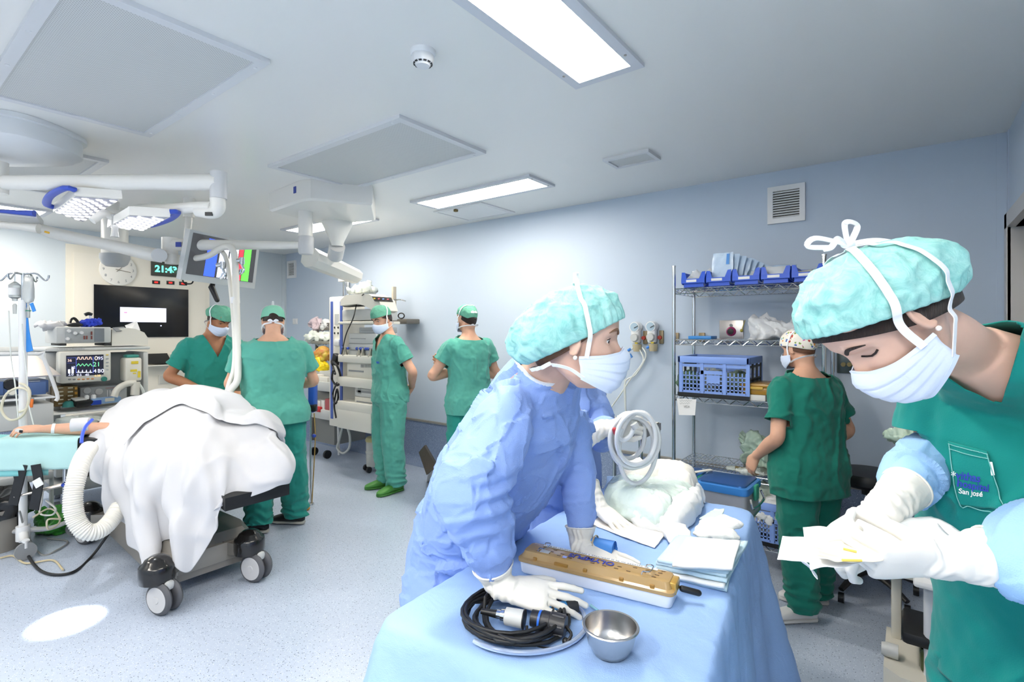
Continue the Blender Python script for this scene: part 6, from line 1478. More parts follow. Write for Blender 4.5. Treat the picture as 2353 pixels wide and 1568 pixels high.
mb = MB(); mb.box(U(410, 562, pz - .06), (.045, .006, .04), rotm(0, 0, YAW)); mb.build('blue_badge', m_bluemark, ha_, False)
mb = MB(); mb.bar(U(390, 547, pz), U(390, 585, pz), .06, 24); mb.build('arm_end', m_armw, t)
mb = MB(); mb.bar(U(395, 585, pz), U(395, 607, pz), .05, 24); mb.build('arm_end', m_armw, t)
ez = 4.75
mb = MB(); mb.bar(U(775, 470, ez), U(775, 486, ez), .17, 32); mb.build('mount_ring', m_armw, t)
mb = MB(); mb.lathe([(.0001, 0), (.05, 0), (.06, .04), (.12, .17), (.135, .2), (.135, .33), (.1, .36), (.0001, .36)], U(775, 566, ez), (0, 0, 1), 28); mb.build('swivel_body', m_armw, t)
mb = MB(); a_, b_ = U(720, 597, ez + .1), U(818, 632, ez + .55); d_ = (b_ - a_); mb.sweep([U(712, 592, ez + .05), a_.lerp(b_, .3), b_ + V(0, 0, -.02)], [(.12, .095), (.12, .09), (.1, .075)], 8, (0, 0, 1), twist=PI / 8); la = mb.build('lower_arm', m_armw, t, auto=25)
mb = MB(); mb.bar(U(775, 566, ez), U(770, 590, ez + .1), .07, 24); mb.build('swivel_neck', m_armg, t)
tx_, ty_ = PY(800, 660, 3.62).x, 3.62
ztop = PY(800, 625, 3.62).z
mb = MB(); mb.bar(V(tx_, ty_, ztop + .02), V(tx_, ty_, PY(800, 648, 3.62).z), .11, 24); mb.build('arm_foot', m_armw, t)
mb = MB(); mb.bar(V(tx_, ty_, PY(800, 648, 3.62).z), V(tx_, ty_, PY(800, 682, 3.62).z), .06, 24); mb.build('drop_tube', m_chrome, t)
# tilted monitor with colour bars
t = thing('tilted_monitor', 'tilted flat monitor showing vertical colour bars below the pendant arm', 'monitor', tuple(U(505, 595, 4.6)))
TL, TR, BR, BL = U(437, 527, 4.2), U(597, 561, 4.8), U(585, 664, 4.86), U(415, 643, 4.22)
nrm = (TR - TL).cross(BL - TL).normalized(); nrm = nrm if nrm.dot(-U(505, 595, 4.6)) > 0 else -nrm
def mq(a, b): return (TL.lerp(TR, a)).lerp(BL.lerp(BR, a), b)
def mslab(a0, b0, a1, b1, off, th, name, mat, par, sm=False):
 q = [mq(a0, b0), mq(a1, b0), mq(a1, b1), mq(a0, b1)]; m = MB(); m.loft([[p + nrm * off for p in q], [p + nrm * (off + th) for p in q]]); return m.build(name, mat, par, sm)
mc = mslab(0, 0, 1, 1, -.06, .06, 'housing', M('silver_case', '#c2c6c8', .35), t)
mslab(.045, .05, .955, .87, .0005, .002, 'screen_panel', M('dark_grey_screen', '#3c3d40', .2, emit='#55565a', estr=.35), t)
for a0, a1, c_, e_ in ((.26, .40, '#3a5cff', 1.1), (.43, .55, '#d7dcf2', 1.0), (.57, .69, '#f4f6ff', 1.0), (.70, .765, '#d8394a', .9), (.775, .88, '#5fe04a', 1.1)):
 mslab(a0, .1, a1, .86, .003, .001, 'colour_bar', em('bar_' + c_[1:], c_, e_), t)
mb = MB(); mb.ball(mq(.55, .72) + nrm * .006, (.02, .02, .05), 10, 8); mb.build('reflection_figure', m_grey, t) if False else None
mb = MB(); mb.tube([mq(.5, .3) - nrm * .06, mq(.5, .3) - nrm * .14, U(434, 575, 4.5), U(434, 500, 4.5)], .028, 24, 12); mb.build('rear_arm', m_armw, t)
c = U(434, 500, 4.5); mb = MB(); mb.bar(c, V(c.x, c.y, HC), .045, 18); mb.build('drop_post', m_armw, t)
mb = MB(); mb.tube([mq(.05, 1.0) - nrm * .03, mq(.08, 1.07) - nrm * .03, mq(.16, 1.06) - nrm * .03, mq(.18, 1.0) - nrm * .03], .006, 16, 8); mb.build('cable_loop', m_black, t)
mb = MB(); a_, b_ = U(486, 660, 4.5), U(499, 690, 4.5); mb.sweep([U(492, 645, 4.55), a_, b_], [.014, .026, .02], 12, None, 'round'); mb.build('black_handle', m_black, t)
# bent cream tube frame
t = thing('tube_frame', 'cream bent tube frame hanging from the pendant arm end down to the white sheet', 'tube frame', tuple(U(530, 965, 3.85)))
def P4(l): return [U(u, v, z) for u, v, z in l]
mb = MB(); mb.tube(P4([(415, 594, 4.3), (445, 594, 4.3), (478, 588, 4.25), (505, 572, 4.2), (522, 566, 4.15), (533, 572, 4.12), (540, 600, 4.1), (543, 700, 4.0), (546, 800, 3.92), (547, 850, 3.88), (544, 878, 3.86), (530, 898, 3.85), (525, 925, 3.85), (523, 968, 3.85)]), .025, 110, 14); mb.build('tube', m_arm, t)
mb = MB(); mb.tube(P4([(508, 575, 4.25), (520, 595, 4.2), (528, 640, 4.12), (536, 720, 4.0), (540, 800, 3.92), (537, 850, 3.9), (526, 885, 3.88), (520, 915, 3.87), (527, 945, 3.86)]), .018, 90, 12); mb.build('tube', m_arm, t)
mb = MB(); mb.bar(U(540, 683, 4.02), U(541, 697, 4.02), .033, 18); mb.build('tape_band', m_white, t)
for u, v, dz in ((556, 600, 0), (512, 610, .05)):
 s_ = MB(); s_.sweep([U(u - 14, v, 4.1 + dz), U(u, v - 2, 4.1 + dz)], .018, 12); s_.sweep([U(u, v - 8, 4.1 + dz), U(u, v + 8, 4.1 + dz)], .02, 12); s_.tube([U(u, v + 8, 4.1 + dz), U(u + 4, v + 22, 4.1 + dz), U(u - 5, v + 30, 4.1 + dz), U(u - 2, v + 18, 4.1 + dz)], .01, 20, 8); s_.build('clamp', m_chrome, t)
# == BACK: equipment tower, cart, poles
YT = 3.3
t = thing('equipment_tower', 'hanging video equipment tower with shelves of grey devices and blue stripes', 'equipment tower', (PY(830, 985, YT).x, YT + .25, 0.5))
mb = MB(); ybox(mb, 756, 681, 787, 978, YT + .12, .3, .012); up_ = part('side_column', m_white2, t, mb)
for u in (762, 783.5):
 mb = MB(); ybox(mb, u - 2.6, 693, u + 2.6, 962, YT + .115, .01, 0); part('blue_stripe', M('stripe_blue', '#4a63b0', .5), up_, mb, smooth=False)
for u in (769, 777):
 for v in (753, 766):
  mb = MB(); mb.lathe([(.0001, .004), (.011, .004), (.013, 0)], PY(u, v, YT + .118), (0, -1, 0), 14); part('socket', m_black, up_, mb)
mb = MB(); ybox(mb, 767, 781, 778, 795, YT + .1, .02, .003); part('switch_box', m_white, up_, mb)
mb = MB(); ybox(mb, 769, 722, 778, 745, YT + .116, .01, 0); part('notice', m_lgrey, up_, mb, smooth=False)
mb = MB(); a, b = PY(782, 690, YT), PY(878, 677, YT); prof = [(a.x, a.z), (a.x + .1, b.z + .02), (b.x - .22, b.z + .015), (b.x - .05, b.z - .05), (b.x, b.z - .16), (b.x - .06, b.z - .18), (b.x - .3, b.z - .1), (b.x - .4, a.z - .05), (a.x, a.z - .06)]
mb.prism([V(x, YT, z) for x, z in prof], (0, .2, 0)); part('top_housing', m_white2, t, mb, auto=40)
mb = MB(); ybox(mb, 785, 692, 842, 706, YT + .08, .1, .02); part('shadow_recess', M('recess_shade', '#3b3a38', .5), t, mb)  # dark box stands in for the shade beneath the top housing
mb = MB(); q = [PY(855, 682, YT - .005), PY(899, 687, YT - .005), PY(893, 692, YT - .01), PY(860, 690, YT - .01)]; q = [PY(854, 681, YT - .012), PY(898, 684, YT - .012), PY(902, 694, YT - .03), PY(860, 692, YT - .03)]; mb.loft([q, [p + V(0, .01, -.004) for p in q]]); kp = part('touch_panel', m_black, t, mb, smooth=False)
for k, c_ in enumerate(('#d8c14a', '#d26a6a', '#7ca0d8', '#d26a6a')):
 mb = MB(); p = q[0].lerp(q[1], .1 + .24 * k).lerp(q[3].lerp(q[2], .1 + .24 * k), .5); mb.box(p + V(0, -.004, .002), (.025, .004, .012)); part('panel_key', em('key_' + c_[1:], c_, .4), kp, mb, smooth=False)
for v0, v1, u1 in ((738, 746, 856), (819, 832, 857), (873, 887, 856)):
 mb = MB(); ybox(mb, 776, v0, u1, v1, YT, .36, .008); part('shelf', m_white2, t, mb)
mb = MB(); ybox(mb, 775, 940, 852, 983, YT - .02, .36, .01); part('bottom_drawer', m_white2, t, mb)
for v in (938,):
 mb = MB(); ybox(mb, 775, 932, 854, 941, YT - .022, .365, .008); part('shelf', m_white2, t, mb)
mb = MB(); ybox(mb, 784, 700, 790, 940, YT + .3, .1, .01); part('rear_post', M('navy_post', '#34427c', .5), t, mb)
mb = MB(); ybox(mb, 797, 745, 803, 940, YT + .3, .1, .01); part('rear_post', M('navy_post', '#34427c', .5), t, mb)
dev = [('grey blank device on the highest shelf of the equipment tower', 786, 709, 872, 738, m_lgrey), ('small slim device stacked topmost below the first tower shelf', 825, 752, 872, 766, m_mgrey), ('device with a slot line on the middle of the equipment tower', 801, 766, 872, 790, m_lgrey), ('device behind the row of blue-capped instruments on the tower', 801, 791, 873, 818, m_lgrey), ('large pale device with vent slots in the middle shelf of the tower', 797, 833, 876, 872, m_white2), ('lower slim device with a dark square on the tower', 815, 888, 876, 913, m_lgrey), ('lowest pale device resting on the bottom shelf of the tower', 815, 914, 876, 938, m_white2)]
for i, (lb, u0, v0, u1, v1, m_) in enumerate(dev):
 d = thing('video_device', lb, 'medical device', tuple(PY((u0 + u1) / 2, v1, YT + .2)), 0, 'devices in the equipment tower')
 mb = MB(); ybox(mb, u0, v0 + .4, min(u1, 864), v1 - .4, YT + .05, .28, .008); part('case', m_, d, mb)
 mb = MB(); ybox(mb, u0 + 4, (v0 + v1) / 2, u0 + 38, (v0 + v1) / 2 + 1, YT + .046, .006, 0); part('front_slot', m_grey, d, mb, smooth=False)
 if i == 4:
  for k in range(8):
   mb = MB(); ybox(mb, 829 + k * 3.2, 838, 830.2 + k * 3.2, 845, YT + .046, .006, 0); part('vent_slot', m_grey, d, mb, smooth=False)
  mb = MB(); ybox(mb, 864, 847, 867, 854, YT + .046, .006, 0); part('blue_badge', m_bluemark, d, mb, smooth=False)
 if i == 5:
  mb = MB(); ybox(mb, 822, 891, 829, 905, YT + .046, .006, 0); part('dark_square', m_mgrey, d, mb, smooth=False)
zs = PY(800, 819, YT).z
for i, (u, lb) in enumerate(((793, 'steel instrument with blue caps at the shelf end by the tower column'), (826, 'steel instrument with twin blue caps in the middle of the tower shelf'), (834, 'slim steel instrument beside the twin blue-capped one on the tower shelf'), (852, 'steel instrument with long blue-tipped lever nearest the masked person'))):
 c = V(PY(u, 818, YT + .03).x, YT + .03, zs); d = thing('metal_valve', lb, 'instrument', tuple(c), 0, 'blue-capped instruments on the tower')
 mb = MB(); mb.lathe([(.0001, 0), (.032, 0), (.028, .03), (.016, .05), (.014, .09), (.0001, .09)], c, seg=16); part('body', M('pewter', '#9a978c', .3, .8), d, mb)
 mb = MB(); mb.bar(c + V(-.04, 0, .085), c + V(.05, 0, .08), .006, 8); part('lever', m_chrome, d, mb)
 for s_ in (-.045, .05):
  mb = MB(); mb.ball(c + V(s_, 0, .083), .016, 12, 8); part('blue_cap', M('cap_blue', '#3957b8', .4), d, mb)
for pts, r_, lb in (([(770, 860), (762, 830), (775, 842), (783, 870), (775, 886), (763, 872), (766, 850)], .012, 'black cable loop hung high on the tower column'), ([(774, 880), (765, 905), (770, 928), (777, 915), (774, 895), (768, 930), (772, 960)], .01, 'black cable loop hung low on the tower column'), ([(836, 676), (822, 690), (812, 730), (795, 770), (785, 815)], .006, 'thin dark cable hanging from the tower top across the shelves')):
 mb = MB(); mb.tube([PY(u, v, YT - .02 + .08 * (k % 2)) for k, (u, v) in enumerate(pts)], r_, 70, 8); one('cable', m_cable, lb, 'cable', mb)
mb = MB(); mb.box(PY(772, 826, YT + .05), (.08, .06, .12), rotm(0, .4, 0), .01); one('camera_plug', m_black, 'black plug box hanging beside the tower column', 'plug', mb)
mb = MB(); mb.tube([PY(u, v, 3.5) for u, v in ((788, 975), (780, 1010), (775, 1030), (788, 1042), (802, 1030), (804, 1005), (798, 980))], .013, 60, 8); one('grey_hose', M('grey_hose', '#b5b8b6', .5), 'grey hose loop hanging below the tower', 'hose', mb)
mb = MB(); mb.tube([PY(u, v, 3.52) for u, v in ((777, 975), (778, 1010), (779, 1046))], .014, 20, 8); one('power_hose', m_armg, 'straight pale hose hanging from the tower to the floor', 'hose', mb)
v, f, nn = fuse(MB().ball(PY(835, 668, YT + .2), (.17, .12, .06), 24, 14), .012, 0); v = crumple(v, nn, .06, 9, 8); v[:, 2] = np.maximum(v[:, 2], PY(835, 675, YT).z + .02)
tag(mkobj('plastic_wrap', v, f, m_plastic_bag), 'clear crumpled plastic lying on top of the equipment tower', 'plastic wrap')
t = thing('wall_rail_post', 'thin beige upright post with clamps behind the person with green clogs', 'post', tuple(PY(906, 720, 3.98)))
mb = MB(); a, b = PY(904, 740, 3.98), PY(908, 659, 3.98); mb.slab((a.x, 3.95, a.z), (b.x, 4.0, b.z), .004); part('post', M('beige_metal', '#b9b1a0', .5), t, mb)
mb = MB(); mb.tube([PY(905, 690, 3.95), PY(920, 689, 3.9), PY(932, 692, 3.9)], .008, 16, 8); part('hook_arm', m_chrome, t, mb)
mb = MB(); a, b = PY(905, 745, 3.95), PY(942, 733, 3.95); mb.slab((a.x, 3.9, a.z), (b.x, 4.1, b.z), .01); part('bracket', M('bronze_grey', '#77736c', .4, .5), t, mb)
mb = MB(); mb.sweep([PY(922 + 7 * math.cos(q), 726 + 6 * math.sin(q), 3.9) for q in np.linspace(0, 2 * PI, 20)[:-1]], .007, 8, closed=True); part('clamp_ring', m_black, t, mb)
c = PY(856, 1090, 3.55); c = V(PZ(857, 1083, 0).x, PZ(857, 1083, 0).y, 0)
t = thing('suction_canister', 'clear suction canister on black casters beside the green clogs', 'canister', tuple(c))
h = 1.55 - (1010 - 760) / 1192 * (c.dot(FWD))
mb = MB(); mb.lathe([(.0001, .06), (.07, .06), (.072, .08), (.074, .2), (.08, .205), (.08, .225), (.074, .23), (.076, h), (.0001, h)], c, seg=28); part('jar', M('frosted_jar', '#d5d6d0', .25, trans=.3), t, mb)
mb = MB(); mb.lathe([(.0001, h + .03), (.07, h + .025), (.082, h), (.08, h - .02)], c, seg=28); part('lid', M('jar_lid', '#b9ae7c', .4), t, mb)
mb = MB(); mb.lathe([(.012, h + .02), (.012, h + .06), (.0001, h + .06)], c + V(.03, 0, 0), seg=12); part('blue_port', m_blue, t, mb)
for a in range(4):
 q = c + V(.085 * math.cos(a * PI / 2 + .4), .085 * math.sin(a * PI / 2 + .4), .035); mb = MB(); mb.sweep([q - V(.012, 0, 0), q + V(.012, 0, 0)], .033, 18); part('caster', m_black, t, mb)
YC = 3.57
t = thing('supply_cart', 'grey metal supply cart loaded with boxes behind the broad person', 'cart', (PY(735, 900, YC).x, YC + .25, 0))
mb = MB(); ybox(mb, 716, 905, 768, 1012, YC + .02, .45, .008); part('cabinet', M('cart_grey', '#7f7f7c', .5), t, mb)
for v0, v1 in ((917, 928), (952, 962)):
 pass
mb = MB(); ybox(mb, 716, 855, 768, 862, YC, .45, .006); part('top_shelf', m_lgrey, t, mb)
for v0, v1 in ((880, 896), (945, 959)):
 mb = MB(); ybox(mb, 714, v0, 760, v1, YC - .1, .35, .006); part('bin_tray', m_lgrey, t, mb)
mb = MB(); ybox(mb, 712, 850, 716, 1012, YC - .02, .03, .003); part('post', m_steel, t, mb)
mb = MB(); ybox(mb, 724, 750, 727, 860, YC + .3, .03, .003); part('post', M('dark_post', '#5d564c', .5), t, mb)
mb = MB(); ybox(mb, 714, 785, 768, 790, YC + .15, .3, .004); part('wire_basket', M('basket_grey', '#9b9a90', .4, .5), t, mb)
mb = MB(); ybox(mb, 720, 742, 768, 760, YC + .3, .15, .004); part('rear_box', M('slate_bin', '#6f6a68', .5), t, mb)
for u in (722, 752):
 q = PY(u, 1030, YC + .05); q.z = .05; mb = MB(); mb.sweep([q - V(.015, 0, 0), q + V(.015, 0, 0)], .05, 18); part('caster', m_black, t, mb)
soft = [('pink_packs', (729, 748), (.12, .06, .07), '#d9c6cc', 'soft pinkish packs in the topmost bin of the supply cart', YC + .33), ('white_packs', (748, 748), (.1, .06, .07), '#e9e9ea', 'soft white packs in the topmost bin of the supply cart', YC + .33), ('plastic_packs', (733, 776), (.26, .12, .07), '#e2e8e0', 'heap of clear plastic packs in the wire basket of the supply cart', YC + .25)]
for nm, (u, v), r_, c_, lb, yy in soft:
 vv, f, nn = fuse(MB().ball(PY(u, v, yy), r_, 20, 12), .012, 0); vv = crumple(vv, nn, .06, 9, u); tag(mkobj(nm[:-1] if nm != 'pink_packs' else 'pink_pack', vv, f, M(nm, c_, .5)), lb, 'pack')
vv, f, nn = fuse(MB().ball(PY(741, 815, YC + .12), (.13, .09, .1), 20, 12), .012, 0); vv = crumple(vv, nn, .05, 9, 3); tag(mkobj('snack_bag', vv, f, M('yellow_green_foil', '#d9c94f', .4, var=.5, vscale=9, dark='#c9704a')), 'yellow and green printed bag on the supply cart', 'bag')
vv, f, nn = fuse(MB().ball(PY(732, 842, YC + .05), (.14, .1, .085), 20, 12), .012, 0); vv = crumple(vv, nn, .07, 8, 5); tag(mkobj('yellow_bag', vv, f, M('bright_yellow_plastic', '#f2d40c', .4)), 'bright yellow plastic sheet bunched on the supply cart', 'bag')
bx = [(718, 862, 731, 880, '#ece9e2', 'upright white carton in the upper tray of the supply cart'), (733, 868, 752, 880, '#e3e0d8', 'low white carton in the upper tray of the supply cart'), (718, 922, 736, 945, '#dcdad4', 'pale carton in the lower tray of the supply cart'), (738, 921, 745, 945, '#eceae6', 'narrow white bottle box in the lower tray of the supply cart'), (747, 918, 757, 945, '#b05a5c', 'red and white carton at the back of the lower tray'), (724, 936, 735, 946, '#c8302f', 'small bright red pack at the front of the lower tray')]
for u0, v0, u1, v1, c_, lb in bx:
 mb = MB(); ybox(mb, u0, v0, u1, v1, YC - (.08 if u0 != 724 else .11), .12 if u0 != 724 else .03, .003); one('carton', M('carton_' + c_[1:], c_, .6), lb, 'box', mb, 'cartons in the supply cart trays')
t = thing('drip_stand', 'thin steel stand with clamps beside the broad person in green', 'stand', tuple(PZ(714, 1165, 0)))
c = PZ(714, 1160, 0); Zc = c.dot(FWD)
def ds(v): return V(c.x, c.y, CAMH + Zc * (HY - v) / F)
mb = MB(); mb.bar(ds(1160), ds(930), .009, 10); part('pole', m_chrome, t, mb)
mb = MB(); mb.box(ds(938), (.1, .06, .06), rotm(0, 0, YAW), .008); part('clamp', m_black, t, mb)
mb = MB(); mb.ball(ds(1002) + RGT * .03, .018, 12, 8); part('blue_knob', m_blue, t, mb)
mb = MB(); mb.lathe([(.03, 0), (.028, .012), (.012, .02), (.0001, .02)], V(c.x, c.y, 0), seg=18); part('foot', m_chrome, t, mb)
mb = MB(); mb.tube([ds(950) + RGT * .03, ds(1000) + RGT * .04, ds(1040) + RGT * .035, ds(1158) + RGT * .01], .005, 30, 6); part('cord', M('tan_cord', '#a98a4e', .6), t, mb)
mb = MB(); mb.box(ds(910) + FWD * .05 - RGT * .0, (.05, .1, .3), rotm(0, 0, YAW), .006); one('blue_folder', M('folder_blue', '#2a5cc0', .4), 'blue folder standing behind the thin steel stand', 'folder', mb)
q = PZ(707, 1168, .02); mb = MB(); mb.ball(V(q.x, q.y, .02), .02, 12, 8); one('amber_cap', M('amber_plastic', '#c98a2a', .4), 'small amber cap on the floor beside the thin steel stand', 'cap', mb)
t = thing('foot_board', 'dark brown padded board leaning on the floor near the long wall', 'board', tuple(PZ(985, 1100, 0)))
a = [U(962, 1040, 4.7), U(975, 1024, 4.7), U(1003, 1072, 4.45), U(980, 1092, 4.45)]
mb = MB(); mb.loft([a, [p + dirn(.1, .25) * .12 for p in a]]); part('pad', M('dark_brown_vinyl', '#3a322b', .5), t, mb)
mb = MB(); mb.bar(U(990, 1080, 4.5), PZ(985, 1105, .01), .02); part('leg', m_steel, t, mb)
# == RIGHT: wire shelving and what stands on it
SX0, SX1, SY0, SY1 = -1.33, -.41, 3.62, 4.05
t = thing('wire_shelving', 'chrome wire shelving unit with four shelves against the long blue wall', 'shelving', ((SX0 + SX1) / 2, (SY0 + SY1) / 2, 0))
for x in (SX0, SX1):
 for y in (SY0, SY1):
  mb = MB(); mb.bar(V(x, y, .1), V(x, y, 2.0), .0125, 14); mb.bar(V(x, y, 2.0), V(x, y, 2.01), .015, 14); ps = part('post', m_chrome, t, mb)
  mb = MB(); mb.sweep([V(x - .012, y, .05), V(x + .012, y, .05)], .05, 18); mb.bar(V(x, y, .06), V(x, y, .12), .012); part('caster', m_grey, ps, mb)
SH = [1.845, 1.485, 1.09, .60, .18]
def wire_shelf(z):
 mb = MB(); r = .0035
 for y in (SY0, SY1):
  for dz in (0, -.035): mb.bar(V(SX0, y, z + dz), V(SX1, y, z + dz), r, 6)
  n = 22; pts = [V(SX0 + (SX1 - SX0) * k / n, y, z - (.035 if k % 2 else 0)) for k in range(n + 1)]
  for a, b in zip(pts, pts[1:]): mb.bar(a, b, .0028, 5)
 for x in (SX0, SX1):
  for dz in (0, -.035): mb.bar(V(x, SY0, z + dz), V(x, SY1, z + dz), r, 6)
  n = 10; pts = [V(x, SY0 + (SY1 - SY0) * k / n, z - (.035 if k % 2 else 0)) for k in range(n + 1)]
  for a, b in zip(pts, pts[1:]): mb.bar(a, b, .0028, 5)
 for k in range(1, 36):
  x = SX0 + (SX1 - SX0) * k / 36; mb.bar(V(x, SY0, z + .003), V(x, SY1, z + .003), .0022, 5)
 for y in (SY0 + .14, SY0 + .29): mb.bar(V(SX0, y, z - .003), V(SX1, y, z - .003), .0035, 6)
 part('wire_shelf', m_chrome, t, mb)
 for x in (SX0, SX1):
  for y in (SY0, SY1): pass
for z in SH: wire_shelf(z)
m_bin = M('bin_blue', '#2a5bd0', .4)
def bin_(x0, x1, label, z=1.852, y0=3.6, d=.34, h=.105):
 b = thing('storage_bin', label, 'storage bin', ((x0 + x1) / 2, y0 + d / 2, z), 0, 'blue open-front bins on the top shelf')
 w = x1 - x0; mb = MB(); th = .004; s_ = .02
 mb.slab((x0 + .01, y0 + .02, z), (x1 - .01, y0 + d, z + th)); mb.slab((x0, y0 + d - th, z), (x1, y0 + d, z + h))
 for xa in (x0, x1 - th):
  mb.prism([V(xa, y0 + .012, z + .02), V(xa, y0 + .0, z + h * .5), V(xa, y0 + .05, z + h), V(xa, y0 + d, z + h), V(xa, y0 + d, z)], (th, 0, 0))
 mb.slab((x0 + .012, y0 + .018, z), (x1 - .012, y0 + .022, z + .03)); mb.slab((x0, y0, z + .026), (x1, y0 + .012, z + .056))
 for xa, xb in ((x0, x0 + .022), (x1 - .022, x1)):
  sx = 1 if xa == x0 else -1; e = xa if sx > 0 else xb
  mb.prism([V(e, y0, z + .05), V(e + sx * .04, y0, z + .05), V(e + sx * .022, y0 + .012, z + h * .98), V(e, y0 + .012, z + h)], (0, .006, 0))
 mb.build('bin_shell', m_bin, b, False)
 l_ = MB(); l_.slab(((x0 + x1) / 2 - .035 - .01, y0 - .002, z + .033), ((x0 + x1) / 2 + .035 - .01, y0 - .0005, z + .05)); lb = l_.build('bin_label', m_white, b, False)
 return b
bx_ = [PY(u, 660, 3.6).x for u in (1564, 1621, 1681, 1747, 1817, 1893)]
nm_ = ['leftmost blue bin on the top wire shelf, holding two crossed clear packets', 'blue bin holding the tall stack of pale blue packets on the top wire shelf', 'middle blue bin on the top wire shelf, holding a single low packet', 'blue bin with bulging white packets beside the last bin', 'blue bin at the right end of the top wire shelf with flat cream packets']
for i in range(5): bin_(bx_[i] + .004, bx_[i + 1] - .006, nm_[i])
m_pk = M('pale_blue_packet_film', '#bfd4ea', .25, spec=.5, bump=.3, bscale=30); m_pk2 = M('clear_white_packet', '#d9dde0', .3, bump=.4, bscale=30); m_pk3 = M('cream_packet', '#dcd8c8', .4, bump=.3, bscale=30)
def packet(name, label, c, size, rot, mat, grp=None, puff=.3, seed=0, mark=None):
 w, h, th = size; vs = []; n = 14
 def fn(sg):
  return lambda u, v: Vector(((u - .5) * w, sg * th * .5 * (max(0, math.sin(PI * u) * math.sin(PI * v)) ** .5), (v) * h))
 mb = MB(); mb.grid(fn(1), n, n); mb.grid(fn(-1), n, n)
 v = np.array([tuple(rot @ q) for q in mb.v]) + np.array(tuple(c)); v = v + .004 * np.stack([vnoise(v * 30 + seed + k * 9) for k in range(3)], 1)
 o = mkobj(name, v, mb.f, mat, loc=tuple(c)); tag(o, label, 'packet', grp)
 if mark:
  m = MB(); m.box(Vector(c) + rot @ Vector((w * .28, -th * .5 - .002, h * .78)), (w * .14, .001, h * .34), rot); m.build('printed_block', M('print_blue', '#4f8fd6', .5), o, False)
 return o
zb = 1.87
xm = lambda i: (bx_[i] + bx_[i + 1]) / 2
packet('clear_packet', 'clear packet leaning to one side in the leftmost blue bin', V(xm(0) - .03, 3.68, zb), (.13, .11, .02), rotm(-.5, .7, 0), m_pk2, 'clear packets in the leftmost bin', seed=1)
packet('clear_packet', 'narrow clear packet leaning the other way in the leftmost blue bin', V(xm(0) + .02, 3.70, zb), (.06, .14, .02), rotm(-.4, .6, 0), m_pk2, 'clear packets in the leftmost bin', seed=2)
for k in range(7):
 a = .02 + k * .085
 packet('blue_packet', ['tall pale blue packet with a printed block at the front of the stack', 'second packet close behind the printed blue packet', 'third upright packet in the fanned stack of blue packets', 'fourth packet of the fanned stack, starting to lean', 'fifth packet of the fanned stack, leaning further', 'sixth packet of the fanned stack, leaning strongly', 'last and lowest packet of the fanned blue stack'][k], V(xm(1) + .0 + k * .02, 3.66 + k * .028, zb), (.15, .21 - .006 * k, .012), rotm(-.1, a * 1.0, -.25), m_pk, 'fanned pale blue packets', seed=k, mark=(k == 0))
packet('clear_packet', 'single low packet slumped in the middle blue bin', V(xm(2) + .04, 3.68, zb), (.11, .09, .02), rotm(-.7, .25, 0), m_pk2, seed=11)
packet('white_packet', 'bulging white packet at the front of the blue bin next to the last', V(xm(3), 3.67, zb + .01), (.17, .1, .05), rotm(-.5, 0, 0), m_pk2, 'white packets in the fourth bin', seed=12)
packet('white_packet', 'white packet behind the bulging one, topped by blue edged film', V(xm(3) + .01, 3.75, zb + .05), (.17, .09, .04), rotm(-.8, 0, .1), m_pk, 'white packets in the fourth bin', seed=13)
for k in range(3):
 packet('cream_packet', ['lowest flat cream packet in the right end bin', 'middle flat cream packet in the right end bin', 'topmost flat cream packet in the right end bin'][k], V(xm(4), 3.66 + .01 * k, zb + .02 + .013 * k), (.16, .16, .02), rotm(-1.45, 0, .05 * k), m_pk3, 'flat cream packets in the right end bin', seed=20 + k)
z2 = SH[1] + .005
mb = MB(); a, b = PY(1581, 772, 3.66), PY(1634, 764, 3.66); mb.slab((a.x, 3.66, z2), (b.x, 3.8, z2 + .022), .004); one('blue_tray', M('sky_tray', '#3f8fd8', .4), 'flat sky blue box lying on the second wire shelf', 'box', mb)
t = thing('steel_plate', 'upright grey steel plate with a round socket behind the second wire shelf', 'wall plate', tuple(PY(1680, 780, 4.08)))
mb = MB(); ybox(mb, 1653, 736, 1708, 788, YW - .012, .01, .002); part('plate', m_steel, t, mb)
mb = MB(); q = PY(1680, 762, YW - .014); mb.lathe([(.0001, .022), (.022, .022), (.03, .016), (.036, 0)], q, (0, -1, 0), 24); part('ring', M('magenta_ring', '#a83a70', .4), t, mb)
mb = MB(); mb.lathe([(.0001, .03), (.022, .028), (.025, .016)], q, (0, -1, 0), 24); part('socket', m_black, t, mb)
mb = MB(); mb.lathe([(.0001, .006), (.012, .006), (.012, 0)], PY(1680, 748, YW - .012), (0, -1, 0), 16); part('screw', m_grey, t, mb)
mb = MB(); mb.bar(PY(1712, 736, YW - .03), PY(1705, 758, YW - .03), .003, 6); mb.ball(PY(1704, 760, YW - .03), .012, 10, 8); one('yellow_key', M('yellow_wire2', '#b3a53c', .5), 'small yellow tagged wire hanging beside the steel plate', 'tag', mb)
def lump(name, label, cat, c, r, mat, seed, amp=.05, sc=9, zmin=None, vox=.008, group=None, rot=None):
 v, f, nn = fuse(MB().ball(c, r, 28, 16, rot), vox, 0); v = crumple(v, nn, amp, sc, seed); v = v + normals(v, f) * (.006 * fbm(v * 30, 2))[:, None]
 if zmin is not None: v[:, 2] = np.maximum(v[:, 2], zmin)
 return tag(mkobj(name, v, f, mat), label, cat, group)
m_crum = M('white_nonwoven_wrap', '#e6e8ea', .7, bump=.2, bscale=60)
lump('white_wrap', 'crumpled white wrap lying on the second wire shelf', 'wrap', V(PY(1790, 750, 3.85).x, 3.85, z2 + .05), (.15, .12, .07), m_crum, 5, .11, 8, z2)
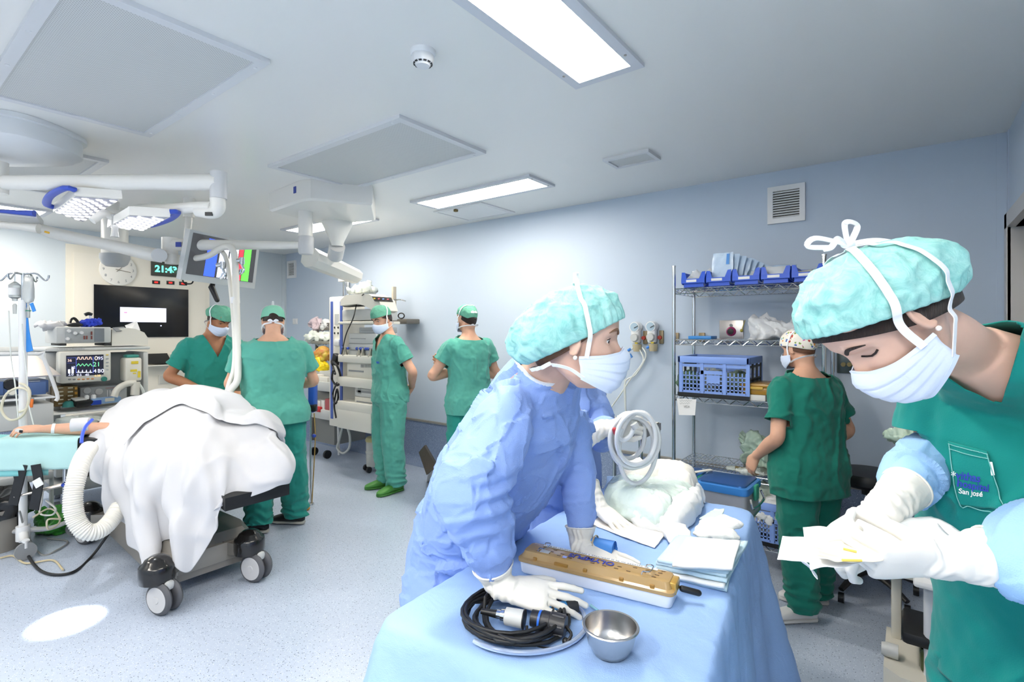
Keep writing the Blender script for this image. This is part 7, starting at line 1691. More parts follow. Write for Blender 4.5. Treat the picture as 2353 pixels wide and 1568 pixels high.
def crate(label, x0, x1, y0, y1, z0, z1, grp):
 t = thing('folding_crate', label, 'crate', ((x0 + x1) / 2, (y0 + y1) / 2, z0), 0, grp)
 m_cr = M('crate_blue', '#86a6ea', .5); h = z1 - z0
 mb = MB(); mb.slab((x0, y0, z0), (x1, y1, z0 + .025)); part('base', m_black, t, mb)
 mb = MB(); rz = z1 - .045
 mb.slab((x0, y0, rz), (x1, y0 + .02, z1), .004); mb.slab((x0, y1 - .02, rz), (x1, y1, z1), .004); mb.slab((x0, y0, rz), (x0 + .02, y1, z1), .004); mb.slab((x1 - .02, y0, rz), (x1, y1, z1), .004); part('rim', m_cr, t, mb)
 for y in (y0 + .008, y1 - .012):
  mb = MB(); n = 3; w = (x1 - x0 - .03)
  for k in range(n + 1): xa = x0 + .012 + w * k / n; mb.slab((xa - .003, y - .004, z0 + .025), (xa + .022 - .003, y + .006, rz))
  for zz in (z0 + .03, rz - .02): mb.slab((x0 + .012, y, zz - .008), (x1 - .012, y + .004, zz + .012))
  mb.slab((x0 + w * .36, y - .004, rz - .075), (x0 + w * .68, y + .004, rz - .05))
  for k in range(n):
   xa = x0 + .03 + w * k / n; xb = xa + w / n - .02
   mb.slab((xa, y, z0 + .03), (xa + .006, y + .004, rz - .06)); mb.slab((xb - .006, y, z0 + .03), (xb, y + .004, rz - .06))
   for q in range(1, 5): xx = xa + (xb - xa) * q / 5; mb.slab((xx - .0035, y, z0 + .03), (xx + .0035, y + .003, rz - .06))
   for q in range(1, 5): zz = z0 + .03 + (rz - .09 - z0) * q / 5; mb.slab((xa, y, zz - .004), (xb, y + .003, zz + .004))
   if k == 1: mb.slab((xa + .02, y - .001, z0 + h * .35), (xb - .02, y + .004, z0 + h * .55))
  part('lattice_side', m_cr, t, mb, smooth=False)
 for x in (x0 + .006, x1 - .012):
  mb = MB()
  for k in range(4): yy = y0 + .012 + (y1 - y0 - .03) * k / 3; mb.slab((x - .003, yy - .006, z0 + .02), (x + .008, yy + .014, rz))
  for zz in (z0 + .03, z0 + h * .42, z0 + h * .46, rz - .02): mb.slab((x, y0 + .01, zz - .006), (x + .005, y1 - .01, zz + .01))
  part('end_side', M('crate_black', '#26272b', .5), t, mb, smooth=False)
 return t
ca_, cb_ = PY(1557, 916, 3.6), PY(1722, 816, 3.6)
zc = SH[2] + .005
crate('pale blue folding crate with black ends on the third wire shelf', ca_.x, cb_.x, 3.6, 3.98, zc, PY(1552, 818, 3.6).z, 'blue folding crates')
for k, (u, r_, c_) in enumerate(((1580, .08, '#5f7d66'), (1635, .09, '#c9cdc4'), (1690, .08, '#7d8f7a'))):
 lump('crate_pack', ['dark green pack inside the upper crate at its left end', 'pale pack in the middle of the upper crate', 'grey green pack inside the upper crate at its right end'][k], 'pack', V(PY(u, 880, 3.75).x, 3.75, zc + .1), (.075, .1, .07), M('pack_' + c_[1:], c_, .6), k, .04, 9, zc + .03, group='packs in the upper crate')
xg0, xg1 = PY(1703, 900, 3.64).x, PY(1776, 900, 3.64).x
mb = MB(); mb.slab((xg0 - .01, 3.62, zc), (xg1 - .04, 3.86, zc + .038), .003); o = one('white_carton', M('carton_white', '#e6e3e0', .6), 'flat white carton under the gold box on the third wire shelf', 'box', mb)
t = thing('gold_box', 'translucent gold instrument box on top of the flat white carton', 'box', ((xg0 + xg1) / 2, 3.76, zc + .039))
mb = MB(); mb.slab((xg0 + .0, 3.63, zc + .039), (xg1 + .02, 3.9, zc + .085), .008); part('box_base', M('amber_gold_plastic', '#b0842f', .3, trans=.1), t, mb)
mb = MB(); mb.slab((xg0 - .004, 3.626, zc + .086), (xg1 + .024, 3.904, zc + .11), .01); part('box_lid', M('amber_gold_lid', '#b98d3a', .25, trans=.1), t, mb)
mb = MB(); mb.slab(((xg0 + xg1) / 2 - .04, 3.62, zc + .074), ((xg0 + xg1) / 2 + .04, 3.63, zc + .09), .002); part('clasp', M('gold_clasp', '#d8b04e', .3), t, mb)
t = thing('paper_note', 'handwritten white paper note hanging below the blue crate', 'note', tuple(PY(1577, 953, 3.6)))
q = [PY(1555, 916, 3.605), PY(1600, 918, 3.605), PY(1597, 955, 3.585), PY(1560, 954, 3.585)]; mb = MB(); mb.loft([q, [p + V(0, .001, 0) for p in q]]); part('sheet', m_white, t, mb, smooth=False)
text_obj('handwriting', 'VCA', .022, m_grey, PY(1578, 935, 3.588), (1, 0, .05), (0, .3, 1), t)
for k in range(2):
 mb = MB(); mb.tube([PY(1562 + q * 2.6, 921 + k * 6 + (1.6 if q % 2 else -1.2) + .6 * math.sin(q * 2.1), 3.59 - .003 * k) for q in range(12 - k * 2)], .0009, 60, 5); part('handwriting', m_grey, t, mb)
z4 = SH[3] + .005
lump('plastic_bag', 'greenish clear plastic bag standing on the lower wire shelf', 'bag', V(PY(1745, 1030, 3.85).x, 3.85, z4 + .1), (.11, .1, .13), M('greenish_polythene', '#bfd8c8', .2, trans=.3, bump=.4, bscale=25), 3, .07, 8, z4)
t = thing('steel_tray', 'dull steel tray with a brass clip on the lower wire shelf', 'tray', (PY(1735, 1060, 3.75).x, 3.75, z4))
xt = PY(1735, 1060, 3.75).x; mb = MB(); mb.box((xt + .05, 3.77, z4 + .03), (.26, .2, .012), rotm(.15, -.2, .2), .004); part('tray_plate', m_steel, t, mb)
mb = MB(); mb.box((xt - .06, 3.69, z4 + .02), (.1, .02, .02), rotm(0, .1, .1), .004); part('clip', M('brass', '#7a6b48', .4, .8), t, mb)
lump('clear_wrap', 'flat clear wrap spread on the lower wire shelf in front of the tray', 'wrap', V(xt - .02, 3.68, z4 + .012), (.14, .05, .012), m_plastic_bag, 6, .03, 10, z4)
z5 = SH[4] + .005; xa, xb = PY(1718, 1200, 3.58).x, SX1 - .0
crate('blue folding crate full of white packs at the bottom behind the dark green scrubs', xa, xb - .02, 3.58, 3.96, z5, z5 + .27, 'blue folding crates')
for k in range(6):
 lump('gauze_pack', ['white gauze pack nearest the left wall of the lower crate', 'second white gauze pack in the lower crate', 'third white gauze pack in the lower crate', 'fourth white gauze pack in the lower crate', 'green flecked gauze pack on top of the lower crate', 'white gauze pack heaped at the front of the lower crate'][k], 'pack', V(xa + .06 + (k % 4) * .08, 3.68 + .1 * (k // 4), z5 + .16 + .12 * (k > 3)), (.06, .09, .11 if k < 4 else .06), m_crum if k != 4 else M('green_flecked', '#c9d8cc', .6), k + 30, .04, 10, z5 + .03, group='gauze packs in the lower crate')
# wall fittings between the people and the shelving
for i, (u, v) in enumerate(((1462, 776), (1499, 775))):
 t = thing('suction_regulator', ['white dial regulator on the wall next to the gowned woman face', 'white dial regulator on the wall nearer to the wire shelving'][i], 'regulator', tuple(PY(u, v, YW - .05)), 0, 'wall regulators')
 def R(du, dv, dy=.05): return PY(u + du, v + dv, YW - dy)
 mb = MB(); a, b = R(-13, 14), R(12, -24); r = 8
 pts = []
 mb.box((a + b) / 2, ((b.x - a.x) * .8, .06, b.z - a.z), None, .02); mb.lathe([(.0001, .035), (.042, .035), (.046, .02), (.046, -.03)], R(-1, -24), (0, -1, 0), 28); part('housing', m_white, t, mb)
 mb = MB(); mb.lathe([(.0001, .037), (.034, .037), (.036, .034)], R(-1, -24), (0, -1, 0), 28); gf = part('gauge_face', M('gauge_face_blue', '#a9c0d0', .3), t, mb)
 mb = MB(); mb.bar(R(-5, -22, .09), R(4, -27, .09), .003, 6); part('needle', m_black, gf, mb)
 mb = MB(); mb.lathe([(.0001, .055), (.03, .055), (.036, .03)], R(0, 0), (0, -1, 0), 28); part('knob', m_lgrey, t, mb)
 mb = MB(); mb.box(R(0, 13, .085), (.025, .006, .014), None, .002); part('yellow_tag', M('yellow_sticker', '#e2c93c', .5), t, mb)
 mb = MB(); mb.lathe([(.0001, -.03), (.03, -.03), (.036, .0), (.038, .03), (.0001, .03)], R(2, 24), (0, 0, 1), 24); part('collection_cup', M('amber_cup', '#d8c9a4', .2, trans=.3), t, mb)
 mb = MB(); mb.box(R(21, 0, .012), (.035, .02, .11), None, .004); part('wall_socket', M('bronze_plate', '#8f7f63', .4, .5), t, mb)
 mb = MB(); mb.lathe([(.0001, .02), (.016, .02), (.018, 0)], R(18, 1, .02), (0, -1, 0), 14); part('red_button', M('red_plastic', '#b03a2a', .4), t, mb)
for i, u in enumerate((1551, 1592, 1611)):
 if i == 1: continue
 mb = MB(); ybox(mb, u - 6, 765, u + 8, 786, YW - .02, .02, .004); one('gas_outlet', M('bronze_plate', '#8f7f63', .4, .5), ['small bronze wall outlet behind the front left shelving post', 'small bronze wall outlet behind the rear shelving post'][i // 2], 'outlet', mb, 'wall outlets')
for i, pts in enumerate(([(1468, 800), (1478, 830), (1450, 870), (1420, 915), (1395, 950)], [(1476, 798), (1484, 820), (1462, 860), (1436, 880), (1437, 940)], [(1455, 800), (1440, 815), (1436, 850), (1438, 950)])):
 mb = MB(); mb.tube([PY(u, v, YW - .06) for u, v in pts], .007, 50, 8); one('clear_tube', m_tube, ['clear tube curving from the first regulator down behind the gown', 'clear tube bending sharply below the first regulator', 'thin clear tube hanging straight by the gowned woman mask'][i], 'tube', mb, 'clear tubes below the regulators')
for i, (p0, p1) in enumerate((((1447, 814), (1452, 822)), ((1449, 802), (1443, 806)), ((1486, 800), (1492, 797)))):
 mb = MB(); mb.bar(PY(*p0, YW - .07), PY(*p1, YW - .07), .011, 10); one('blue_connector', M('connector_blue', '#3f86d8', .4), ['blue connector hanging on a tube below the first regulator', 'blue connector at the side of the first regulator', 'blue connector at the side of the second regulator'][i], 'connector', mb, 'blue tube connectors')
t = thing('side_table', 'small stainless table between the regulators and the wire shelving', 'table', (-1.5, 3.35, 0))
Zt = .9; q = [PZ(1425, 1003, Zt), PZ(1543, 985, Zt), PZ(1500, 972, Zt), PZ(1400, 980, Zt)]
q = [V(-1.62, 3.0, Zt), V(-1.345, 3.24, Zt), V(-1.48, 3.62, Zt), V(-1.8, 3.4, Zt)]
q = [V(-1.66, 3.06, Zt), V(-1.37, 3.16, Zt), V(-1.40, 3.56, Zt), V(-1.74, 3.5, Zt)]
mb = MB(); mb.prism([p - V(0, 0, .055) for p in q], (0, 0, .05)); part('table_top', m_steel, t, mb, smooth=False)
mb = MB(); mb.prism([p - V(0, 0, .004) for p in [q[0].lerp(sum(q, Vector()) / 4, .06), q[1].lerp(sum(q, Vector()) / 4, .06), q[2].lerp(sum(q, Vector()) / 4, .06), q[3].lerp(sum(q, Vector()) / 4, .06)]], (0, 0, .006)); part('paper_liner', m_white2, t, mb, smooth=False)
for p in q:
 p = p.lerp(sum(q, Vector()) / 4, .08); mb = MB(); mb.bar(V(p.x, p.y, .0), V(p.x, p.y, Zt - .05), .014); part('leg', m_chrome, t, mb)
lump('paper_heap', 'flat heap of torn paper wrappers on the small stainless table', 'paper', V(-1.55, 3.33, Zt + .02), (.12, .14, .02), M('paper_beige', '#dcd3c6', .7), 2, .05, 9, Zt + .004)
t = thing('rear_trolley', 'trolley carrying the blue-lidded containers behind the draped table', 'trolley', (-.75, 2.72, 0))
mb = MB(); mb.slab((-1.1, 2.5, .64), (-.6, 2.86, .665), .004); part('shelf_plate', m_steel, t, mb)
for x in (-1.05, -.66):
 for y in (2.55, 2.8):
  mb = MB(); mb.bar(V(x, y, .08), V(x, y, .64), .013); lg = part('leg', m_chrome, t, mb); mb = MB(); mb.sweep([V(x - .012, y, .04), V(x + .012, y, .04)], .04, 18); part('caster', m_black, lg, mb)
m_lid = M('anodised_blue', '#2d5f9c', .25, .6); m_lid_rim = M('lid_rim_blue', '#3f86cf', .35, .3)
def container(label, c4, z0, z1):
 cen = sum(c4, Vector()) / 4; t = thing('sterile_container', label, 'container', (cen.x, cen.y, z0), 0, 'blue-lidded steel containers')
 def off(k, z): return [V(cen.x + (p.x - cen.x) * k, cen.y + (p.y - cen.y) * k, z) for p in c4]
 def rnd(P, r=.03):
  out = []
  for i in range(4):
   p, a, b = P[i], P[i - 1], P[(i + 1) % 4]; d1 = (a - p).normalized() * r; d2 = (b - p).normalized() * r
   for u in np.linspace(0, 1, 6): out.append((p + d1).lerp(p, u).lerp(p.lerp(p + d2, u), u))
  return out
 mb = MB(); mb.loft([rnd(off(.92, z0)), rnd(off(.94, z0 + .01)), rnd(off(.95, z1 - .03))]); bd = part('body', M('anodised_grey', '#b9babd', .45, .5), t, mb)
 mb = MB(); mb.loft([rnd(off(1.0, z1 - .035)), rnd(off(1.01, z1 - .02)), rnd(off(.99, z1 - .004)), rnd(off(.93, z1))]); ld = part('lid', m_lid_rim, t, mb)
 mb = MB(); mb.loft([rnd(off(.9, z1 - .003)), rnd(off(.88, z1 + .006)), rnd(off(.84, z1 + .007))]); part('lid_panel', m_lid, ld, mb)
 e0, e1 = c4[2], c4[3]; m_ = (e0 + e1) / 2; n_ = (m_ - cen); n_.z = 0; n_.normalize(); s_ = (e1 - e0).normalized(); h = z1 - z0
 for k in (-1, 1):
  mb = MB(); mb.box(V(m_.x, m_.y, z0 + h * .75) + n_ * .006, (.05, .014, .07), Matrix((s_, n_, UPV)).transposed(), .003); part('latch', M('latch_green', '#2f8f72', .4), bd, mb) if k > 0 else None
 mb = MB(); a_, b_ = V(m_.x, m_.y, z0 + h * .4) - s_ * .09 + n_ * .004, V(m_.x, m_.y, z0 + h * .4) + s_ * .09 + n_ * .004; mb.tube([a_ + V(0, 0, .04), a_ + n_ * .012, b_ + n_ * .012, b_ + V(0, 0, .04)], .006, 24, 8); part('handle', m_chrome, bd, mb)
c1 = [PZ(u, v, .82) for u, v in ((1592, 1105), (1627, 1083), (1751, 1099), (1717, 1127))]
c1 = [c1[0], c1[1], c1[2], c1[3]]
container('blue-lidded steel container with a green latch, nearest the dark green scrubs', c1, .666, .82)
dx = (c1[0] - c1[3]) * 1.06; c2 = [p + dx for p in c1]
container('blue-lidded steel container partly behind the heap of plastic', c2, .666, .82)
mb = MB(); q = PZ(1612, 1086, .83); mb.box(V(q.x, q.y, .836), (.02, .13, .006), rotm(0, 0, -.5), .001); one('paper_strip', m_white2, 'short white paper strip lying across the container lids', 'paper', mb)
t = thing('stool', 'round black padded stool by the long wall next to the dark green scrubs', 'stool', (-.2, 3.72, 0)); sc_ = V(-.2, 3.72, 0)
mb = MB(); mb.lathe([(.0001, .64), (.15, .64), (.175, .66), (.178, .69), (.165, .715), (.1, .725), (.0001, .727)], sc_, seg=36); part('seat', m_vinyl, t, mb)
mb = MB(); mb.bar(sc_ + V(0, 0, .1), sc_ + V(0, 0, .64), .016, 16); part('column', m_chrome, t, mb)
mb = MB(); mb.bar(sc_ + V(0, 0, .58), sc_ + V(0, 0, .64), .03, 16); part('seat_mount', m_black, t, mb)
mb = MB(); mb.tube([sc_ + V(0, 0, .62), sc_ + V(.12, -.05, .62), sc_ + V(.16, -.07, .57)], .006, 12, 6); part('lever', m_black, t, mb)
for k in range(5):
 a = k * 2 * PI / 5 + .5; d = V(math.cos(a), math.sin(a), 0)
 mb = MB(); mb.tube([sc_ + V(0, 0, .13), sc_ + d * .14 + V(0, 0, .12), sc_ + d * .26 + V(0, 0, .075)], [(.026, .02), (.022, .016), (.016, .012)], 12, 10); lg = part('base_leg', m_black, t, mb)
 mb = MB(); q = sc_ + d * .26 + V(0, 0, .03); mb.sweep([q - V(.014, 0, 0), q + V(.014, 0, 0)], .028, 16); part('caster', m_black, lg, mb)
t = thing('control_panel', 'stainless control panel with knobs on the wall behind the teal clad woman', 'panel', tuple(PY(1960, 858, YW)))
mb = MB(); ybox(mb, 1923, 800, 2015, 857, YW - .02, .02, .003); part('plate', M('dark_steel', '#6c736f', .3, 1.0), t, mb)
for u, v in ((1938, 838), (1952, 838), (1944, 815)):
 mb = MB(); mb.lathe([(.0001, .015), (.014, .015), (.016, 0)], PY(u, v, YW - .02), (0, -1, 0), 16); part('knob', M('bronze_knob', '#8a7a55', .35, .8), t, mb)
t = thing('dispenser', 'small white dispenser shelf with a paper on the wall behind the teal scrubs', 'dispenser', tuple(PY(2090, 900, YW)))
mb = MB(); ybox(mb, 2052, 878, 2125, 903, YW - .12, .12, .012); part('tray', m_white, t, mb)
q = [PY(2026, 863, YW - .1), PY(2070, 862, YW - .1), PY(2068, 866, YW - .15), PY(2036, 875, YW - .15)]; mb = MB(); mb.loft([q, [p + V(0, 0, .002) for p in q]]); part('sheet', m_white, t, mb, smooth=False)
mb = MB(); ybox(mb, 2060, 860, 2125, 878, YW - .06, .06, .006); part('body', m_lgrey, t, mb)
t = thing('white_trolley', 'white plastic trolley with a round post behind the teal clad woman', 'trolley', (.1, 2.86, 0))
tc = V(.17, 2.88, 0)
mb = MB(); mb.loft([[V(tc.x + x, tc.y + y, z) for x, y in ((-.26, -.17), (-.2, -.22), (.2, -.22), (.24, -.17), (.24, .2), (-.26, .2))] for z in (.05, .1, .125)]); part('base', M('ivory_plastic', '#dcd8cc', .4), t, mb, auto=35)
for x in (-.2, .2):
 for y in (-.15, .15): mb = MB(); mb.sweep([tc + V(x - .01, y, .03), tc + V(x + .01, y, .03)], .03, 16); part('caster', m_grey, t, mb)
mb = MB(); mb.bar(tc + V(-.1, -.13, .12), tc + V(-.1, -.13, .93), .026, 20); part('post', M('pale_post', '#cfd2d8', .35), t, mb)
mb = MB(); mb.slab(tc + V(-.24, .1, .12), tc + V(-.2, .16, .45), .01); mb.slab(tc + V(-.28, .04, .43), tc + V(.2, .18, .47), .015); part('side_frame', M('ivory_plastic', '#dcd8cc', .4), t, mb)
mb = MB(); mb.slab(tc + V(-.16, -.2, .5), tc + V(.22, .16, .53), .012); part('middle_shelf', m_white, t, mb)
mb = MB(); mb.slab(tc + V(-.22, -.2, .925), tc + V(.24, .2, .95), .012); part('top_shelf', m_white, t, mb)
mb = MB(); mb.lathe([(.0001, 0), (.025, .0), (.03, .02), (.03, .06), (.0001, .06)], tc + V(-.27, -.08, .155), (1, 0, 0), 16); part('bumper', m_lgrey, t, mb)
mb = MB(); mb.slab(tc + V(-.2, -.16, .235), tc + V(.2, .1, .29), .02); one('black_cushion', m_vinyl, 'black padded block on the lower part of the white trolley', 'cushion', mb)
mb = MB(); mb.slab(tc + V(-.14, -.14, .127), tc + V(.2, .08, .232), .02); one('olive_case', M('olive_gloss', '#3f4a26', .2, coat=.3), 'glossy olive green case beneath the black padded block', 'case', mb)
q = PZ(2062, 1040, 1.0); zt2 = tc.z + .951
mb = MB(); mb.lathe([(.0001, 0), (.045, .0), (.05, .02), (.05, .2), (.0001, .2)], V(tc.x - .22, tc.y - .1, zt2 + .05), (1, .15, 0), 28); one('paper_roll', m_white2, 'white roll lying on the top of the white trolley', 'roll', mb)
mb = MB(); mb.box(V(tc.x + .0, tc.y - .02, zt2 + .03), (.14, .14, .05), rotm(0, 0, .3), .008); one('white_pack', m_white, 'white boxy pack beside the roll on the white trolley', 'pack', mb)
lump('film_bag', 'pale green film bag lying over the roll on the white trolley', 'bag', V(tc.x - .1, tc.y - .02, zt2 + .135), (.17, .07, .03), M('pale_green_film', '#c4dcc8', .2, trans=.3, bump=.4, bscale=30), 9, .06, 9)
# == ON THE DRAPED TABLE
TS = TZ + .004
c = PZ(1403, 1500, TS); c.z = TS
t = thing('steel_bowl', 'empty stainless steel bowl at the front edge of the draped table', 'bowl', tuple(c))
mb = MB(); k = 1.0
prof = [(.0001, 0), (.03, 0), (.037, .003), (.049, .028), (.0545, .056), (.0565, .066), (.0605, .067), (.0612, .070), (.0595, .0725), (.055, .072), (.0525, .056), (.0475, .03), (.036, .007), (.026, .004), (.0001, .004)]
prof = [(r, h * .84) for r, h in prof]; mb.lathe(prof, c, seg=64); part('bowl', M('satin_steel', '#c3c0bd', .26, 1.0, bump=.02, bscale=80), t, mb, auto=50)
t = thing('blue_roll', 'blue rolled strip with a pale rubber band on the draped table', 'roll', tuple(PZ(1390, 1285, TS)))
a, b = PZ(1352, 1256, TS + .034), PZ(1412, 1268, TS + .034); ax = (b - a).normalized(); n_ = V(-ax.y, ax.x, 0)
mb = MB(); R0 = .034
sp = [(.006 + (R0 - .006) * th / (10 * PI), th) for th in np.linspace(0, 10 * PI, 240)]
for e in (a, b): pass
prev = []
mb.loft([[e + n_ * (r * math.cos(th)) + UPV * (r * math.sin(th)) for r, th in sp] + [e + n_ * ((r - .0022) * math.cos(th)) + UPV * ((r - .0022) * math.sin(th)) for r, th in sp[::-1]] for e in (a, b)], False); part('strip', M('cornflower_rubber', '#4a8fe0', .5), t, mb, auto=60)
mb = MB(); mb.bar(a.lerp(b, .02), b.lerp(a, .03), R0 - .004, 24); part('core', M('cornflower_core', '#3a78c8', .6), t, mb)
mb = MB(); m_ = a.lerp(b, .2); mb.sweep([m_ + (n_ * math.cos(q) + UPV * math.sin(q)) * (R0 + .0015) + ax * .004 * math.sin(q) for q in np.linspace(0, 2 * PI, 40)[:-1]], .0016, 6, closed=True); mb.sweep([m_ + ax * .006 + (n_ * math.cos(q) + UPV * math.sin(q)) * (R0 + .0015) for q in np.linspace(0, 2 * PI, 40)[:-1]], .0016, 6, closed=True); part('rubber_band', M('tan_rubber', '#b8ab95', .6), t, mb)
fl, fr = V(-.893, 1.195, 0), V(-.468, 1.262, 0); ux = (fr - fl).normalized(); uy = V(-ux.y, ux.x, 0); L = (fr - fl).length; W = .088
def T(x, y, z): return fl + ux * x + uy * y + V(0, 0, TS + z)
t = thing('instrument_tray', 'long white instrument tray with an amber see-through lid on the draped table', 'tray', tuple(T(L / 2, W / 2, 0)))
def rrect(x0, x1, y0, y1, z, r=.014):
 out = []
 for (cx0, cy0, a0) in ((x1 - r, y1 - r, 0), (x0 + r, y1 - r, PI / 2), (x0 + r, y0 + r, PI), (x1 - r, y0 + r, 1.5 * PI)):
  for q in np.linspace(0, PI / 2, 6): out.append(T(cx0 + r * math.cos(a0 + q), cy0 + r * math.sin(a0 + q), z))
 return out
mb = MB(); mb.loft([rrect(.006, L - .006, .005, W - .005, 0), rrect(.003, L - .003, .002, W - .002, .004), rrect(0, L, 0, W, .034), rrect(.004, L - .004, .004, W - .004, .034), rrect(.008, L - .008, .008, W - .008, .006)]); part('tray_base', M('white_tray_plastic', '#eceef4', .3), t, mb, auto=50)
m_amber = M('amber_polysulfone', '#cfac74', .15, spec=.6, trans=.35)
mb = MB(); mb.loft([rrect(-.004, L + .004, -.004, W + .004, .0345), rrect(-.004, L + .004, -.004, W + .004, .043), rrect(.004, L - .004, .004, W - .004, .046), rrect(.01, L - .01, .012, W - .012, .062, .012), rrect(.016, L - .016, .018, W - .018, .064, .01)]); ld = part('lid', m_amber, t, mb, auto=40)
for i in range(11):
 for j in range(4):
  if (i + j) % 5 == 4: continue
  mb = MB(); mb.box(T(.05 + i * .033 + .005 * j, .022 + j * .0145, .0645), (.011, .004, .0012), rotm(0, 0, math.atan2(ux.y, ux.x)), .0005); part('vent_slot', M('amber_slot', '#5f4526', .4), ld, mb)
mb = MB(); mb.loft([[T(.05, W - .028, .065), T(L - .05, W - .028, .065), T(L - .05, W - .018, .065), T(.05, W - .018, .065)], [T(.05, W - .028, .0655), T(L - .05, W - .028, .0655), T(L - .05, W - .018, .0655), T(.05, W - .018, .0655)]]); part('paper_strip', m_white, ld, mb, smooth=False)
text_obj('lid_text', 'OLYMPUS', .03, M('lid_ink', '#3a43a0', .5), T(.205, .04, .0656), -ux, -uy, ld, bold=.0006)
mb = MB(); x_ = .06
while x_ < L - .07:
 w_ = .002 + .0035 * ((x_ * 7919) % 1.0); mb.box(T(x_ + w_ / 2, W - .023 + .001 * math.sin(x_ * 900), .0657), (w_, .0045, .0004), rotm(0, 0, math.atan2(ux.y, ux.x))); x_ += w_ + .0015 + (.004 if (x_ * 313) % 1 > .8 else 0)
part('strip_print', m_grey, ld, mb, smooth=False)
mb = MB(); mb.box(T(.072, .026, .0652), (.028, .018, .0008), rotm(0, 0, math.atan2(ux.y, ux.x))); part('white_sticker', m_lgrey, ld, mb, smooth=False)
mb = MB(); mb.box(T(.135, .02, .0652), (.012, .012, .0008), rotm(0, 0, math.atan2(ux.y, ux.x))); part('blue_sticker', M('lilac_sticker', '#9aa6e0', .5), ld, mb, smooth=False)
for xx in (.055, L - .08):
 mb = MB(); mb.tube([T(xx, .016, .066), T(xx + .003, .018, .074), T(xx + .02, .022, .076), T(xx + .02, W - .03, .076), T(xx + .003, W - .026, .074), T(xx, W - .024, .066)], .0016, 40, 8); part('wire_handle', m_chrome, ld, mb)
for xx in (.05, .13, .2, .3, .38):
 mb = MB(); mb.box(T(xx, .006, .042), (.012 if xx != .13 else .04, .01, .02), rotm(0, 0, math.atan2(ux.y, ux.x)), .002); part('clip', M('amber_clip', '#9a7436', .3), ld, mb)
mb = MB(); mb.box(T(L - .004, W / 2, .045), (.02, .05, .03), rotm(0, 0, math.atan2(ux.y, ux.x)), .004); part('end_latch', M('latch_gold', '#c79f4e', .25, .4), ld, mb)
mb = MB(); mb.bar(T(L + .012, W * .75, .03), T(L + .05, W * .9, .022), .008, 12, caps='round'); hk = part('black_grip', m_black, t, mb)
mb = MB(); mb.tube([T(.03, .03, .02), T(.2, .035, .022), T(.4, .04, .02)], .004, 20, 8); part('telescope_rod', m_chrome, t, mb)
cc = PZ(1183, 1428, TS); cc.z = TS
ex, ey = RGT.copy(), FWD.copy(); rng = random.Random(3); pts = []
N = 9
for k in range(N * 24 + 1):
 a_ = k / 24 * 2 * PI; n_ = k / 24; lay = (n_ * .37) % 1.0
 rx = .112 + .018 * math.sin(n_ * 2.3) - .02 * lay; ry = .115 + .016 * math.sin(n_ * 1.7 + 1) - .02 * lay
 off = V(0, 0, 0) + ex * (.012 * math.sin(n_ * 1.9)) + ey * (.014 * math.cos(n_ * 1.3))
 pts.append(cc + off + ex * (rx * math.cos(a_)) + ey * (ry * math.sin(a_)) + V(0, 0, .005 + .0065 * (n_ % 4.5) + .003 * math.sin(a_ * 3 + n_)))
t = thing('camera_cable', 'black camera cable coiled under the gloved hand on the draped table', 'cable', tuple(cc))
mb = MB(); mb.sweep(pts, .0045, 10); part('coil', m_cable, t, mb)
z_ = TS + .045
a_, b_ = PZ(1222, 1420, TS + .03), PZ(1300, 1440, TS + .026)
mb = MB(); d_ = (b_ - a_); mb.sweep([a_, a_ + d_ * .3, a_ + d_ * .32, a_ + d_ * .55, a_ + d_ * .57, b_], [.018, .019, .022, .022, .024, .021], 20); hd = part('camera_head', M('charcoal_rubber', '#26272b', .4), t, mb)
mb = MB(); mb.sweep([a_ + d_ * .22, a_ + d_ * .28], .0205, 20); part('blue_ring', M('ring_blue', '#2f6fe0', .4), hd, mb)
for k in range(6):
 q = 2 * PI * k / 6; n1 = d_.normalized().orthogonal().normalized(); n2 = d_.normalized().cross(n1); o_ = (n1 * math.cos(q) + n2 * math.sin(q)) * .022
 mb = MB(); mb.bar(a_ + d_ * .62 + o_, a_ + d_ * .95 + o_, .003, 6); part('grip_rib', M('charcoal_rib', '#3a3b40', .4), hd, mb)
mb = MB(); mb.tube([b_, b_ + V(.02, -.01, -.01), b_ + V(.0, -.04, -.03), a_ + V(.02, -.04, -.035), a_ + V(.0, -.02, -.01)], .0035, 30, 8); part('cap_strap', m_black, hd, mb)
mb = MB(); mb.ball(b_ + V(.012, -.02, -.02), .008, 12, 8); part('strap_knob', m_black, hd, mb)
a_, b_ = PZ(1256, 1404, TS + .022), PZ(1312, 1394, TS + .022); d_ = b_ - a_
mb = MB(); mb.sweep([a_, a_ + d_ * .8], .015, 18); bp = part('blue_connector', M('petrol_blue_plastic', '#2d6fa6', .35), t, mb)
mb = MB(); mb.sweep([a_ + d_ * .78, a_ + d_ * .8, b_ + d_ * .1, b_ + d_ * .22], [.016, .019, .019, .017], 20); part('connector_cap', M('charcoal_rubber', '#26272b', .4), bp, mb)
a_, b_ = PZ(1142, 1412, TS + .036), PZ(1204, 1424, TS + .034); d_ = b_ - a_
mb = MB(); mb.sweep([a_ - d_ * .6, a_], [.006, .009], 12); pl = part('plug_sleeve', m_black, t, mb)
mb = MB(); mb.sweep([a_, a_ + d_ * .15, a_ + d_ * .16, a_ + d_ * .3], [.01, .01, .013, .014], 18); part('metal_collar', m_chrome, pl, mb)
mb = MB(); mb.sweep([a_ + d_ * .3, a_ + d_ * .34, b_], [.014, .019, .02], 20); part('plug_body', m_lgrey, pl, mb)
mb = MB(); mb.sweep([b_ - d_ * .02, b_ + d_ * .02], .0215, 20); part('plug_rim', m_black, pl, mb)
